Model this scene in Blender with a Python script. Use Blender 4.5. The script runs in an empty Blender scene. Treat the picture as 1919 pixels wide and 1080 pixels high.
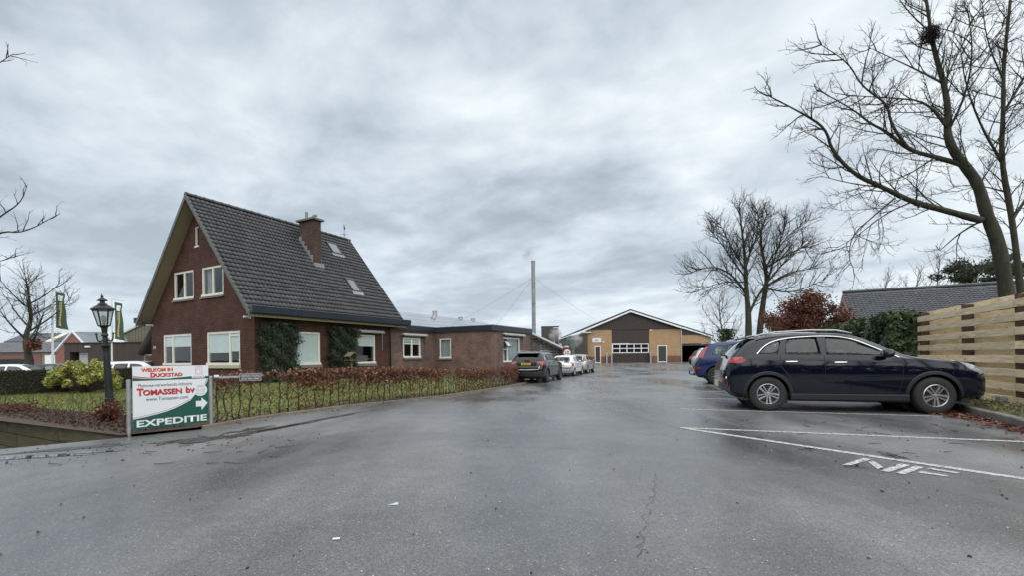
import bpy, bmesh, math, random
import numpy as np
from mathutils import Vector, Matrix, Euler
from mathutils.geometry import tessellate_polygon

# ------------------------------------------------------------------ camera, sky, sun, exposure
scene = bpy.context.scene
cam_data = bpy.data.cameras.new("camera")
cam = bpy.data.objects.new("camera", cam_data)
scene.collection.objects.link(cam)
cam.location = (0, 0, 1.1)
cam.rotation_mode = 'QUATERNION'
cam.rotation_quaternion = Euler((math.radians(90), 0, 0)).to_quaternion() @ Euler((0, 0, -0.012)).to_quaternion()
cam_data.sensor_width = 36
cam_data.lens = 36 * 850 / 1919
cam_data.shift_y = (669.5 - 540) / 1919
cam_data.clip_start = 0.05
cam_data.clip_end = 3000
scene.camera = cam

SUN_EL, SUN_AZ = math.radians(60), math.radians(165)      # azimuth from +y towards +x
world = bpy.data.worlds.new("World"); scene.world = world; world.use_nodes = True
def build_world():
    nt = world.node_tree; N = nt.nodes; L = nt.links; N.clear()
    out = N.new('ShaderNodeOutputWorld'); bg = N.new('ShaderNodeBackground')
    sky = N.new('ShaderNodeTexSky'); sky.sky_type = 'NISHITA'; sky.sun_disc = False
    sky.sun_elevation = SUN_EL; sky.sun_rotation = SUN_AZ; sky.air_density = 1.0; sky.dust_density = 2.0
    tc = N.new('ShaderNodeTexCoord'); sep = N.new('ShaderNodeSeparateXYZ'); L.new(tc.outputs['Generated'], sep.inputs[0])
    def M(op, a, b=None, clamp=False):
        n = N.new('ShaderNodeMath'); n.operation = op; n.use_clamp = clamp
        for i, q in enumerate((a, b)):
            if q is None: continue
            if isinstance(q, (int, float)): n.inputs[i].default_value = q
            else: L.new(q, n.inputs[i])
        return n.outputs[0]
    zz = M('ADD', M('MAXIMUM', sep.outputs[2], 0.0), 0.16)          # flat cloud deck seen in perspective
    cx, cy = M('DIVIDE', sep.outputs[0], zz), M('DIVIDE', sep.outputs[1], zz)
    # wind-drawn streaks: rotate and stretch
    ca, sa = math.cos(0.9), math.sin(0.9)
    rx = M('ADD', M('MULTIPLY', cx, ca), M('MULTIPLY', cy, sa)); ry = M('SUBTRACT', M('MULTIPLY', cy, ca), M('MULTIPLY', cx, sa))
    def noise(sx, sy, scale, detail, dist, off):
        comb = N.new('ShaderNodeCombineXYZ'); L.new(M('MULTIPLY', rx, sx), comb.inputs[0]); L.new(M('MULTIPLY', ry, sy), comb.inputs[1]); comb.inputs[2].default_value = off
        n = N.new('ShaderNodeTexNoise'); n.inputs['Scale'].default_value = scale; n.inputs['Detail'].default_value = detail
        n.inputs['Roughness'].default_value = 0.55; n.inputs['Distortion'].default_value = dist
        L.new(comb.outputs[0], n.inputs['Vector']); return n.outputs['Fac']
    big = noise(1.0, 0.7, 0.55, 4, 0.4, 4.2)
    mid = noise(1.0, 0.62, 1.6, 9, 0.35, 2.4)
    fine = noise(1.0, 0.85, 5.0, 10, 0.25, 1.3)
    t = M('ADD', M('ADD', M('MULTIPLY', big, 0.54), M('MULTIPLY', mid, 0.34)), M('MULTIPLY', fine, 0.15))
    ramp = N.new('ShaderNodeValToRGB'); L.new(t, ramp.inputs[0]); e = ramp.color_ramp.elements
    e[0].position = 0.425; e[0].color = (0.37, 0.435, 0.49, 1)
    e[1].position = 0.60; e[1].color = (0.92, 0.98, 1.0, 1)
    for p, c in ((0.465, (0.48, 0.55, 0.615)), (0.505, (0.61, 0.68, 0.745)), (0.55, (0.75, 0.82, 0.865))):
        k = e.new(p); k.color = (*c, 1)
    # thin cloud: some of the clear sky shines through
    skym = N.new('ShaderNodeVectorMath'); skym.operation = 'SCALE'; L.new(sky.outputs[0], skym.inputs[0]); skym.inputs['Scale'].default_value = 0.10
    mix = N.new('ShaderNodeMix'); mix.data_type = 'RGBA'; mix.inputs[0].default_value = 0.12
    L.new(ramp.outputs[0], mix.inputs[6]); L.new(skym.outputs[0], mix.inputs[7])
    # pale haze gathers towards the horizon all round
    hz = M('MULTIPLY', M('POWER', M('SUBTRACT', 1.0, M('MAXIMUM', sep.outputs[2], 0.0)), 5.0), 0.55)
    mh = N.new('ShaderNodeMix'); mh.data_type = 'RGBA'; L.new(hz, mh.inputs[0]); L.new(mix.outputs[2], mh.inputs[6]); mh.inputs[7].default_value = (0.68, 0.77, 0.86, 1)
    L.new(mh.outputs[2], bg.inputs['Color']); bg.inputs['Strength'].default_value = 0.53
    L.new(bg.outputs[0], out.inputs[0])
build_world()
sun_data = bpy.data.lights.new("sun", 'SUN'); sun_data.energy = 1.5; sun_data.angle = math.radians(120); sun_data.color = (1.0, 0.97, 0.93)
sun = bpy.data.objects.new("sun", sun_data); scene.collection.objects.link(sun)
sd = Vector((math.sin(SUN_AZ) * math.cos(SUN_EL), math.cos(SUN_AZ) * math.cos(SUN_EL), math.sin(SUN_EL)))
sun.rotation_euler = sd.to_track_quat('Z', 'Y').to_euler(); sun.location = sd * 60
scene.view_settings.view_transform = 'Standard'; scene.view_settings.look = 'None'
scene.view_settings.exposure = 1.088; scene.view_settings.gamma = 1.0; scene.view_settings.use_curve_mapping = False
scene.render.engine = 'CYCLES'
scene.cycles.use_denoising = True
scene.cycles.max_bounces = 6; scene.cycles.transparent_max_bounces = 12
scene.cycles.sample_clamp_indirect = 4

# ------------------------------------------------------------------ helpers
rnd = random.Random(7); nr = np.random.default_rng(7)
COL = scene.collection
AX, AY = (0.4663, 0.8846), (-0.8846, 0.4663)      # the house's long side (away) and its gable direction
def ss(x, a, b):
    t = min(1.0, max(0.0, (x - a) / (b - a))); return t * t * (3 - 2 * t)
def g(x, y):
    """height of the ground"""
    d = x - (2.51 + 0.385 * (y - 6.81))
    z = -0.25 * ss(y, 10, 18) * (1 - ss(y, 34, 50)) * (1 - ss(d, -4.5, -0.6)) * ss(x, -5.5, -2.0)
    e = (x + 16.5) * AY[0] + (y - 14.6) * AY[1]
    z -= 0.45 * ss(e, 1.0, 6.0)
    z += 0.12 * ss(y, 46, 58)
    return z
def tag(o, label=None, cat=None, group=None, kind=None):
    if label: o['label'] = label
    if cat: o['category'] = cat
    if group: o['group'] = group
    if kind: o['kind'] = kind
    return o
def empty(name, loc=(0, 0, 0), rz=0.0, label=None, cat=None, group=None):
    o = bpy.data.objects.new(name, None); COL.objects.link(o); o.location = loc; o.rotation_euler = (0, 0, rz)
    o.empty_display_size = 0.2
    return tag(o, label, cat, group)

class MB:
    def __init__(s): s.v = []; s.f = []
    def add(s, vs, fs):
        n = len(s.v); s.v += [tuple(p) for p in vs]; s.f += [tuple(i + n for i in q) for q in fs]; return s
    def hexa(s, p):     # p: 8 points, bottom 0-3 then top 4-7
        return s.add(p, [(0, 3, 2, 1), (4, 5, 6, 7), (0, 1, 5, 4), (1, 2, 6, 5), (2, 3, 7, 6), (3, 0, 4, 7)])
    def box(s, x0, x1, y0, y1, z0, z1):
        return s.hexa([(x0, y0, z0), (x1, y0, z0), (x1, y1, z0), (x0, y1, z0), (x0, y0, z1), (x1, y0, z1), (x1, y1, z1), (x0, y1, z1)])
    def bar(s, a, b, w, h, up=(0, 0, 1)):   # a beam of rectangular section from a to b
        a, b = Vector(a), Vector(b); d = (b - a).normalized(); sd_ = d.cross(Vector(up)).normalized() * (w / 2); u = sd_.cross(d).normalized() * (h / 2)
        return s.hexa([a - sd_ - u, a + sd_ - u, b + sd_ - u, b - sd_ - u, a - sd_ + u, a + sd_ + u, b + sd_ + u, b - sd_ + u])
    def prism(s, pts, axis, a, b):          # 2d outline swept along an axis
        n = len(pts)
        def P(p, t): return {'x': (t, p[0], p[1]), 'y': (p[0], t, p[1]), 'z': (p[0], p[1], t)}[axis]
        vs = [P(p, a) for p in pts] + [P(p, b) for p in pts]
        fs = [tuple(range(n))[::-1], tuple(range(n, 2 * n))] + [(i, (i + 1) % n, n + (i + 1) % n, n + i) for i in range(n)]
        return s.add(vs, fs)
    def tube(s, pts, rad, n=6, cap=True):
        pts = [Vector(p) for p in pts]; m = len(pts)
        if not hasattr(rad, '__len__'): rad = [rad] * m
        ref = Vector((0.13, 0.91, 0.37)); vs = []; fs = []
        for i, p in enumerate(pts):
            t = (pts[min(i + 1, m - 1)] - pts[max(i - 1, 0)])
            t = t.normalized() if t.length > 1e-9 else Vector((0, 0, 1))
            a = t.cross(ref)
            if a.length < 1e-3: a = t.cross(Vector((1, 0, 0)))
            a.normalize(); b = t.cross(a)
            for k in range(n):
                th = 2 * math.pi * k / n; vs.append(p + (a * math.cos(th) + b * math.sin(th)) * rad[i])
        for i in range(m - 1):
            for k in range(n):
                k2 = (k + 1) % n; fs.append((i * n + k, i * n + k2, (i + 1) * n + k2, (i + 1) * n + k))
        if cap: fs.append(tuple(range(n))[::-1]); fs.append(tuple(range((m - 1) * n, m * n)))
        return s.add(vs, fs)
    def lathe(s, prof, n=16, c=(0, 0, 0), axis='z', close=False):
        vs = []; fs = []; m = len(prof)
        for r, z in prof:
            for k in range(n):
                th = 2 * math.pi * k / n; x, y = r * math.cos(th), r * math.sin(th)
                q = (x, y, z) if axis == 'z' else ((x, z, y) if axis == 'y' else (z, x, y))
                vs.append((q[0] + c[0], q[1] + c[1], q[2] + c[2]))
        for i in range(m - 1 + (1 if close else 0)):
            j = (i + 1) % m
            for k in range(n):
                k2 = (k + 1) % n; fs.append((i * n + k, i * n + k2, j * n + k2, j * n + k))
        if not close: fs.append(tuple(range(n))[::-1]); fs.append(tuple(range((m - 1) * n, m * n)))
        return s.add(vs, fs)
    def face(s, pts): return s.add(pts, [tuple(range(len(pts)))])
    def mesh(s, name, recalc=True):
        me = bpy.data.meshes.new(name); me.from_pydata(s.v, [], s.f)
        if recalc and len(s.f) < 60000:
            bm = bmesh.new(); bm.from_mesh(me); bmesh.ops.recalc_face_normals(bm, faces=bm.faces); bm.to_mesh(me); bm.free()
        me.update(); return me
    def build(s, name, mat, parent=None, smooth=False, uv=False, bevel=0, recalc=True):
        return obj(name, s.mesh(name, recalc), mat, parent, smooth, uv, bevel)
def box_uv(me):
    uvl = me.uv_layers.new(name='UVMap')
    for p in me.polygons:
        nx, ny, nz = p.normal
        if abs(nz) > 0.8: t = (1, 0, 0); b = (0, 1, 0)
        else:
            l = math.hypot(nx, ny); t = (-ny / l, nx / l, 0); b = (0, 0, 1)
            if t[0] + t[1] < 0: t = (-t[0], -t[1], 0)
        for li in p.loop_indices:
            c = me.vertices[me.loops[li].vertex_index].co
            uvl.data[li].uv = (c.x * t[0] + c.y * t[1], c.x * b[0] + c.y * b[1] + c.z * b[2])
def obj(name, me, mat, parent=None, smooth=False, uv=False, bevel=0):
    o = bpy.data.objects.new(name, me); COL.objects.link(o)
    if mat: me.materials.clear(); me.materials.append(mat)
    if parent: o.parent = parent
    if smooth: me.polygons.foreach_set('use_smooth', [True] * len(me.polygons))
    if uv: box_uv(me)
    if bevel:
        b = o.modifiers.new('bevel', 'BEVEL'); b.width = bevel; b.segments = 2; b.limit_method = 'ANGLE'
    return o
def tmpobj(me):
    o = bpy.data.objects.new('tmp', me); COL.objects.link(o); return o
def boolean(me_a, me_b, op='DIFFERENCE'):
    a, b = tmpobj(me_a), tmpobj(me_b)
    m = a.modifiers.new('b', 'BOOLEAN'); m.operation = op; m.object = b; m.solver = 'EXACT'; m.use_self = False
    dg = bpy.context.evaluated_depsgraph_get(); dg.update()
    r = bpy.data.meshes.new_from_object(a.evaluated_get(dg))
    bpy.data.objects.remove(a); bpy.data.objects.remove(b)
    return r
def copy_tree(o, parent=None):
    c = o.copy(); COL.objects.link(c); c.parent = parent
    for ch in o.children: copy_tree(ch, c)
    return c
def text_mesh(s, size=1.0, bold=0.0, sx=1.0, extrude=0.001, align='LEFT', shear=0.0, spacing=1.0):
    cu = bpy.data.curves.new('t', 'FONT'); cu.body = s; cu.size = size; cu.offset = bold; cu.extrude = extrude; cu.align_x = align; cu.shear = shear; cu.space_character = spacing; cu.resolution_u = 3
    o = tmpobj(cu); dg = bpy.context.evaluated_depsgraph_get(); dg.update()
    me = bpy.data.meshes.new_from_object(o.evaluated_get(dg)); bpy.data.objects.remove(o); bpy.data.curves.remove(cu)
    if sx != 1.0:
        for v in me.vertices: v.co.x *= sx
    return me
def text_fit(name, s, mat, parent, x0, x1, z0, z1, y=0.0, bold=0.0, extrude=0.0015, group_axis='y'):
    """lettering standing in the x-z plane, facing -y, fitted into a box"""
    me = text_mesh(s, 1.0, bold, 1.0, 0.0)
    co = np.empty(len(me.vertices) * 3, np.float32); me.vertices.foreach_get('co', co); co = co.reshape(-1, 3)
    lo, hi = co.min(0), co.max(0); q = np.zeros_like(co)
    q[:, 0] = x0 + (co[:, 0] - lo[0]) / (hi[0] - lo[0]) * (x1 - x0)
    q[:, 2] = z0 + (co[:, 1] - lo[1]) / (hi[1] - lo[1]) * (z1 - z0)
    q[:, 1] = y
    me.vertices.foreach_set('co', q.ravel()); me.update()
    return obj(name, me, mat, parent)

# ------------------------------------------------------------------ materials
MATS = {}
def pm(name, col, col2=None, scale=6.0, rough=0.6, metal=0.0, bump=0.0, bscale=40.0, spec=0.5, detail=4.0, coat=0.0, rough2=None, stretch=None, lo=0.35, hi=0.65, trans=0.0, sss=0.0):
    if name in MATS: return MATS[name]
    m = bpy.data.materials.new(name); m.use_nodes = True; nt = m.node_tree; N = nt.nodes; L = nt.links
    b = N['Principled BSDF']; b.inputs['Roughness'].default_value = rough; b.inputs['Metallic'].default_value = metal
    b.inputs['Specular IOR Level'].default_value = spec; b.inputs['Coat Weight'].default_value = coat; b.inputs['Coat Roughness'].default_value = 0.04
    b.inputs['Base Color'].default_value = (*col, 1)
    if col2 or bump or rough2 is not None:
        tc = N.new('ShaderNodeTexCoord'); vec = tc.outputs['Object']
        if stretch:
            mp = N.new('ShaderNodeMapping'); mp.inputs['Scale'].default_value = stretch; L.new(vec, mp.inputs[0]); vec = mp.outputs[0]
    if col2 or rough2 is not None:
        n = N.new('ShaderNodeTexNoise'); n.inputs['Scale'].default_value = scale; n.inputs['Detail'].default_value = detail; n.inputs['Roughness'].default_value = 0.6; L.new(vec, n.inputs['Vector'])
        mr = N.new('ShaderNodeMapRange'); mr.inputs[1].default_value = lo; mr.inputs[2].default_value = hi; L.new(n.outputs['Fac'], mr.inputs[0])
        if col2:
            mx = N.new('ShaderNodeMix'); mx.data_type = 'RGBA'; mx.inputs[6].default_value = (*col, 1); mx.inputs[7].default_value = (*col2, 1)
            L.new(mr.outputs[0], mx.inputs[0]); L.new(mx.outputs[2], b.inputs['Base Color'])
        if rough2 is not None:
            m2 = N.new('ShaderNodeMapRange'); m2.inputs[3].default_value = rough; m2.inputs[4].default_value = rough2; L.new(mr.outputs[0], m2.inputs[0]); L.new(m2.outputs[0], b.inputs['Roughness'])
    if bump:
        n2 = N.new('ShaderNodeTexNoise'); n2.inputs['Scale'].default_value = bscale; n2.inputs['Detail'].default_value = 5; L.new(vec, n2.inputs['Vector'])
        bp = N.new('ShaderNodeBump'); bp.inputs['Strength'].default_value = bump; bp.inputs['Distance'].default_value = 0.02; L.new(n2.outputs['Fac'], bp.inputs['Height']); L.new(bp.outputs[0], b.inputs['Normal'])
    MATS[name] = m; return m
def leafmat(name, col, col2, col3=None, rough=0.55, trans=0.25):
    """leaves: each little leaf takes its own tint (random per island)"""
    if name in MATS: return MATS[name]
    m = bpy.data.materials.new(name); m.use_nodes = True; nt = m.node_tree; N = nt.nodes; L = nt.links
    b = N['Principled BSDF']; b.inputs['Roughness'].default_value = rough; b.inputs['Specular IOR Level'].default_value = 0.35
    ge = N.new('ShaderNodeNewGeometry'); rp = N.new('ShaderNodeValToRGB'); e = rp.color_ramp.elements
    e[0].color = (*col, 1); e[1].color = (*(col3 or col2), 1)
    if col3: k = e.new(0.5); k.color = (*col2, 1)
    L.new(ge.outputs['Random Per Island'], rp.inputs[0]); L.new(rp.outputs[0], b.inputs['Base Color'])
    tr = N.new('ShaderNodeBsdfTranslucent'); L.new(rp.outputs[0], tr.inputs[0]); ms = N.new('ShaderNodeMixShader'); ms.inputs[0].default_value = trans
    L.new(b.outputs[0], ms.inputs[1]); L.new(tr.outputs[0], ms.inputs[2]); L.new(ms.outputs[0], N['Material Output'].inputs[0])
    MATS[name] = m; return m
def brickmat(name, c1, c2, mortar, bw=0.21, bh=0.0625, msize=0.006, vary=(0.72, 1.22)):
    m = bpy.data.materials.new(name); m.use_nodes = True; nt = m.node_tree; N = nt.nodes; L = nt.links
    b = N['Principled BSDF']; b.inputs['Roughness'].default_value = 0.85; b.inputs['Specular IOR Level'].default_value = 0.25
    uv = N.new('ShaderNodeUVMap')
    br = N.new('ShaderNodeTexBrick'); br.inputs['Scale'].default_value = 1.0; br.inputs['Brick Width'].default_value = bw; br.inputs['Row Height'].default_value = bh
    br.inputs['Mortar Size'].default_value = msize; br.inputs['Mortar Smooth'].default_value = 0.2; br.inputs['Bias'].default_value = 0.0
    br.inputs['Color1'].default_value = (*c1, 1); br.inputs['Color2'].default_value = (*c2, 1); br.inputs['Mortar'].default_value = (*mortar, 1)
    L.new(uv.outputs[0], br.inputs['Vector'])
    n = N.new('ShaderNodeTexNoise'); n.inputs['Scale'].default_value = 1.3; n.inputs['Detail'].default_value = 6; L.new(uv.outputs[0], n.inputs['Vector'])
    mr = N.new('ShaderNodeMapRange'); mr.inputs[1].default_value = 0.3; mr.inputs[2].default_value = 0.7; mr.inputs[3].default_value = vary[0]; mr.inputs[4].default_value = vary[1]; L.new(n.outputs['Fac'], mr.inputs[0])
    vm = N.new('ShaderNodeVectorMath'); vm.operation = 'SCALE'; L.new(br.outputs['Color'], vm.inputs[0]); L.new(mr.outputs[0], vm.inputs['Scale'])
    L.new(vm.outputs[0], b.inputs['Base Color'])
    bp = N.new('ShaderNodeBump'); bp.inputs['Strength'].default_value = 0.7; bp.inputs['Distance'].default_value = 0.01; bp.invert = True; L.new(br.outputs['Fac'], bp.inputs['Height']); L.new(bp.outputs[0], b.inputs['Normal'])
    MATS[name] = m; return m
def glassmat(name, tint=(0.75, 0.8, 0.8), rough=0.0, extra=0.0):
    m = bpy.data.materials.new(name); m.use_nodes = True; nt = m.node_tree; N = nt.nodes; L = nt.links
    N.remove(N['Principled BSDF']); tr = N.new('ShaderNodeBsdfTransparent'); tr.inputs[0].default_value = (*tint, 1)
    gl = N.new('ShaderNodeBsdfGlossy'); gl.inputs['Roughness'].default_value = rough; gl.inputs[0].default_value = (1, 1, 1, 1)
    fr = N.new('ShaderNodeFresnel'); ge = N.new('ShaderNodeNewGeometry'); io = N.new('ShaderNodeMapRange'); io.inputs[3].default_value = 1.5; io.inputs[4].default_value = 1 / 1.5; L.new(ge.outputs['Backfacing'], io.inputs[0]); L.new(io.outputs[0], fr.inputs[0])
    ad = N.new('ShaderNodeMath'); ad.operation = 'ADD'; ad.use_clamp = True; ad.inputs[1].default_value = extra; L.new(fr.outputs[0], ad.inputs[0])
    ms = N.new('ShaderNodeMixShader'); L.new(ad.outputs[0], ms.inputs[0]); L.new(tr.outputs[0], ms.inputs[1]); L.new(gl.outputs[0], ms.inputs[2])
    L.new(ms.outputs[0], N['Material Output'].inputs[0]); MATS[name] = m; return m

def asphalt_mat():
    m = bpy.data.materials.new('wet_asphalt'); m.use_nodes = True; nt = m.node_tree; N = nt.nodes; L = nt.links
    b = N['Principled BSDF']; tc = N.new('ShaderNodeTexCoord'); vec = tc.outputs['Object']
    def noise(scale, detail=4, rough=0.6, v=None):
        n = N.new('ShaderNodeTexNoise'); n.inputs['Scale'].default_value = scale; n.inputs['Detail'].default_value = detail; n.inputs['Roughness'].default_value = rough; L.new(v or vec, n.inputs['Vector']); return n.outputs['Fac']
    def mr(s, a, b_, c, d):
        n = N.new('ShaderNodeMapRange'); n.inputs[1].default_value = a; n.inputs[2].default_value = b_; n.inputs[3].default_value = c; n.inputs[4].default_value = d; L.new(s, n.inputs[0]); return n.outputs[0]
    def mul(a, c):
        n = N.new('ShaderNodeMath'); n.operation = 'MULTIPLY'; L.new(a, n.inputs[0]); (L.new(c, n.inputs[1]) if not isinstance(c, float) else setattr(n.inputs[1], 'default_value', c)); return n.outputs[0]
    mp = N.new('ShaderNodeMapping'); mp.inputs['Rotation'].default_value = (0, 0, math.radians(21)); mp.inputs['Scale'].default_value = (1.0, 0.25, 1); L.new(vec, mp.inputs[0])
    wet = noise(0.55, 5, 0.55, mp.outputs[0])                 # drying pattern drawn out along the drive
    big = noise(0.35, 5)
    vo = N.new('ShaderNodeTexVoronoi'); vo.inputs['Scale'].default_value = 150; L.new(vec, vo.inputs['Vector'])
    st = N.new('ShaderNodeSeparateColor'); L.new(vo.outputs['Color'], st.inputs[0])
    stone = mr(st.outputs[0], 0.0, 1.0, 0.58, 1.36)
    chip = N.new('ShaderNodeMath'); chip.operation = 'GREATER_THAN'; chip.inputs[1].default_value = 0.991; L.new(st.outputs[1], chip.inputs[0])
    base = N.new('ShaderNodeValToRGB'); base.color_ramp.elements[0].position = 0.3; base.color_ramp.elements[0].color = (0.088, 0.089, 0.090, 1); base.color_ramp.elements[1].position = 0.7; base.color_ramp.elements[1].color = (0.168, 0.168, 0.168, 1); L.new(big, base.inputs[0])
    sc = N.new('ShaderNodeVectorMath'); sc.operation = 'SCALE'; L.new(base.outputs[0], sc.inputs[0]); L.new(mul(mul(stone, mr(wet, 0.36, 0.62, 0.60, 1.28)), mul(mr(noise(2.6, 8, 0.7), 0.3, 0.7, 0.82, 1.16), mr(noise(38, 4, 0.7), 0.3, 0.7, 0.85, 1.14))), sc.inputs['Scale'])
    mx = N.new('ShaderNodeMix'); mx.data_type = 'RGBA'; mx.inputs[7].default_value = (0.42, 0.41, 0.39, 1); L.new(mul(chip.outputs[0], 0.7), mx.inputs[0]); L.new(sc.outputs[0], mx.inputs[6])
    L.new(mx.outputs[2], b.inputs['Base Color'])
    L.new(mr(wet, 0.38, 0.62, 0.17, 0.44), b.inputs['Roughness']); b.inputs['Specular IOR Level'].default_value = 0.5
    bp = N.new('ShaderNodeBump'); bp.inputs['Distance'].default_value = 0.004; L.new(mr(wet, 0.38, 0.62, 0.13, 0.42), bp.inputs['Strength'])
    hs = N.new('ShaderNodeMath'); hs.operation = 'ADD'; L.new(vo.outputs['Distance'], hs.inputs[0]); L.new(noise(60, 3), hs.inputs[1]); L.new(hs.outputs[0], bp.inputs['Height']); L.new(bp.outputs[0], b.inputs['Normal'])
    MATS['asphalt'] = m; return m
def plankmat(name, c1, c2, c3):
    m = bpy.data.materials.new(name); m.use_nodes = True; nt = m.node_tree; N = nt.nodes; L = nt.links
    b = N['Principled BSDF']; b.inputs['Roughness'].default_value = 0.7; tc = N.new('ShaderNodeTexCoord'); oi = N.new('ShaderNodeObjectInfo')
    ad = N.new('ShaderNodeVectorMath'); ad.operation = 'ADD'; L.new(tc.outputs['Object'], ad.inputs[0]); cm = N.new('ShaderNodeCombineXYZ'); ml = N.new('ShaderNodeMath'); ml.operation = 'MULTIPLY'; ml.inputs[1].default_value = 40; L.new(oi.outputs['Random'], ml.inputs[0]); L.new(ml.outputs[0], cm.inputs[0]); L.new(ml.outputs[0], cm.inputs[2]); L.new(cm.outputs[0], ad.inputs[1])
    mp = N.new('ShaderNodeMapping'); mp.inputs['Scale'].default_value = (1.0, 8, 9); L.new(ad.outputs[0], mp.inputs[0])
    n = N.new('ShaderNodeTexNoise'); n.inputs['Scale'].default_value = 2.6; n.inputs['Detail'].default_value = 6; n.inputs['Distortion'].default_value = 0.8; L.new(mp.outputs[0], n.inputs['Vector'])
    r = N.new('ShaderNodeValToRGB'); e = r.color_ramp.elements; e[0].position = 0.3; e[0].color = (*c1, 1); e[1].position = 0.72; e[1].color = (*c2, 1); L.new(n.outputs['Fac'], r.inputs[0])
    mp2 = N.new('ShaderNodeMapping'); mp2.inputs['Scale'].default_value = (1.0, 2, 2.6); L.new(ad.outputs[0], mp2.inputs[0])
    vo = N.new('ShaderNodeTexVoronoi'); vo.inputs['Scale'].default_value = 2.3; L.new(mp2.outputs[0], vo.inputs['Vector'])
    k = N.new('ShaderNodeMapRange'); k.inputs[1].default_value = 0.05; k.inputs[2].default_value = 0.13; k.inputs[3].default_value = 0.85; k.inputs[4].default_value = 0.0; L.new(vo.outputs['Distance'], k.inputs[0])
    mx = N.new('ShaderNodeMix'); mx.data_type = 'RGBA'; mx.inputs[7].default_value = (*c3, 1); L.new(k.outputs[0], mx.inputs[0]); L.new(r.outputs[0], mx.inputs[6])
    hv = N.new('ShaderNodeMapRange'); hv.inputs[3].default_value = 0.8; hv.inputs[4].default_value = 1.15; L.new(oi.outputs['Random'], hv.inputs[0])
    vm = N.new('ShaderNodeVectorMath'); vm.operation = 'SCALE'; L.new(mx.outputs[2], vm.inputs[0]); L.new(hv.outputs[0], vm.inputs['Scale']); L.new(vm.outputs[0], b.inputs['Base Color'])
    bp = N.new('ShaderNodeBump'); bp.inputs['Strength'].default_value = 0.4; bp.inputs['Distance'].default_value = 0.004; L.new(n.outputs['Fac'], bp.inputs['Height']); L.new(bp.outputs[0], b.inputs['Normal'])
    MATS[name] = m; return m
asphalt_mat()
M_brick = brickmat('dark_red_brick', (0.094, 0.031, 0.021), (0.048, 0.018, 0.013), (0.084, 0.066, 0.054), 0.23, 0.078, msize=0.011)
M_brick2 = brickmat('weathered_brick', (0.185, 0.102, 0.082), (0.105, 0.057, 0.048), (0.195, 0.165, 0.145), 0.23, 0.078, msize=0.011)
M_tanbrick = brickmat('tan_brick', (0.43, 0.285, 0.165), (0.37, 0.24, 0.135), (0.40, 0.29, 0.17), vary=(0.92, 1.06))
M_redbase = brickmat('plinth_brick', (0.23, 0.095, 0.075), (0.17, 0.075, 0.06), (0.2, 0.15, 0.12))
def tilemat(name, c1, c2):
    m = bpy.data.materials.new(name); m.use_nodes = True; nt = m.node_tree; N = nt.nodes; L = nt.links; b = N['Principled BSDF']; b.inputs['Roughness'].default_value = 0.5
    oi = N.new('ShaderNodeObjectInfo'); ge = N.new('ShaderNodeNewGeometry'); ad = N.new('ShaderNodeMath'); ad.operation = 'ADD'; L.new(oi.outputs['Random'], ad.inputs[0]); L.new(ge.outputs['Random Per Island'], ad.inputs[1]); fr = N.new('ShaderNodeMath'); fr.operation = 'FRACT'; L.new(ad.outputs[0], fr.inputs[0])
    n = N.new('ShaderNodeTexNoise'); n.inputs['Scale'].default_value = 1.1; n.inputs['Detail'].default_value = 7; L.new(ge.outputs['Position'], n.inputs['Vector'])
    a2 = N.new('ShaderNodeMath'); a2.operation = 'MULTIPLY_ADD'; a2.inputs[1].default_value = 0.45; L.new(fr.outputs[0], a2.inputs[0]); L.new(n.outputs['Fac'], a2.inputs[2])
    mr = N.new('ShaderNodeMapRange'); mr.inputs[1].default_value = 0.4; mr.inputs[2].default_value = 1.05; L.new(a2.outputs[0], mr.inputs[0]); mx = N.new('ShaderNodeMix'); mx.data_type = 'RGBA'; mx.inputs[6].default_value = (*c1, 1); mx.inputs[7].default_value = (*c2, 1); L.new(mr.outputs[0], mx.inputs[0]); L.new(mx.outputs[2], b.inputs['Base Color'])
    MATS[name] = m; return m
M_tile = tilemat('roof_tile', (0.029, 0.030, 0.033), (0.066, 0.066, 0.067))
M_tile2 = pm('slate_grey_tile', (0.042, 0.046, 0.055), (0.075, 0.08, 0.09), scale=3, rough=0.42)
M_cream = pm('cream_paint', (0.74, 0.72, 0.65), (0.66, 0.64, 0.57), scale=3, rough=0.45)
M_white = pm('white_paint', (0.78, 0.79, 0.79), (0.70, 0.71, 0.71), scale=4, rough=0.4)
M_navy = pm('navy_fascia', (0.014, 0.022, 0.034), (0.02, 0.028, 0.04), scale=3, rough=0.35)
M_soffit = pm('soffit_board', (0.25, 0.215, 0.135), (0.21, 0.18, 0.115), scale=4, rough=0.7, stretch=(1, 8, 8))
M_sill = pm('stone_sill', (0.13, 0.115, 0.10), (0.20, 0.18, 0.16), scale=9, rough=0.8)
M_dark = pm('dark_interior', (0.02, 0.019, 0.018), rough=0.9)
M_blind = pm('roller_blind', (0.68, 0.74, 0.73), (0.62, 0.68, 0.67), scale=2, rough=0.85)
M_glass = glassmat('window_glass', (0.84, 0.88, 0.88), 0.0, 0.01)
M_carglass = glassmat('car_glass', (0.64, 0.72, 0.71), 0.0, 0.0)
M_carglass_dk = glassmat('tinted_car_glass', (0.10, 0.11, 0.12), 0.0, 0.02)
M_lead = pm('lead_flashing', (0.30, 0.31, 0.32), (0.22, 0.23, 0.24), scale=9, rough=0.5, metal=0.3)
M_galv = pm('galvanised_steel', (0.46, 0.47, 0.48), (0.36, 0.37, 0.38), scale=12, rough=0.42, metal=0.85)
M_grey = pm('grey_metal', (0.20, 0.205, 0.21), (0.15, 0.155, 0.16), scale=6, rough=0.5, metal=0.4)
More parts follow.
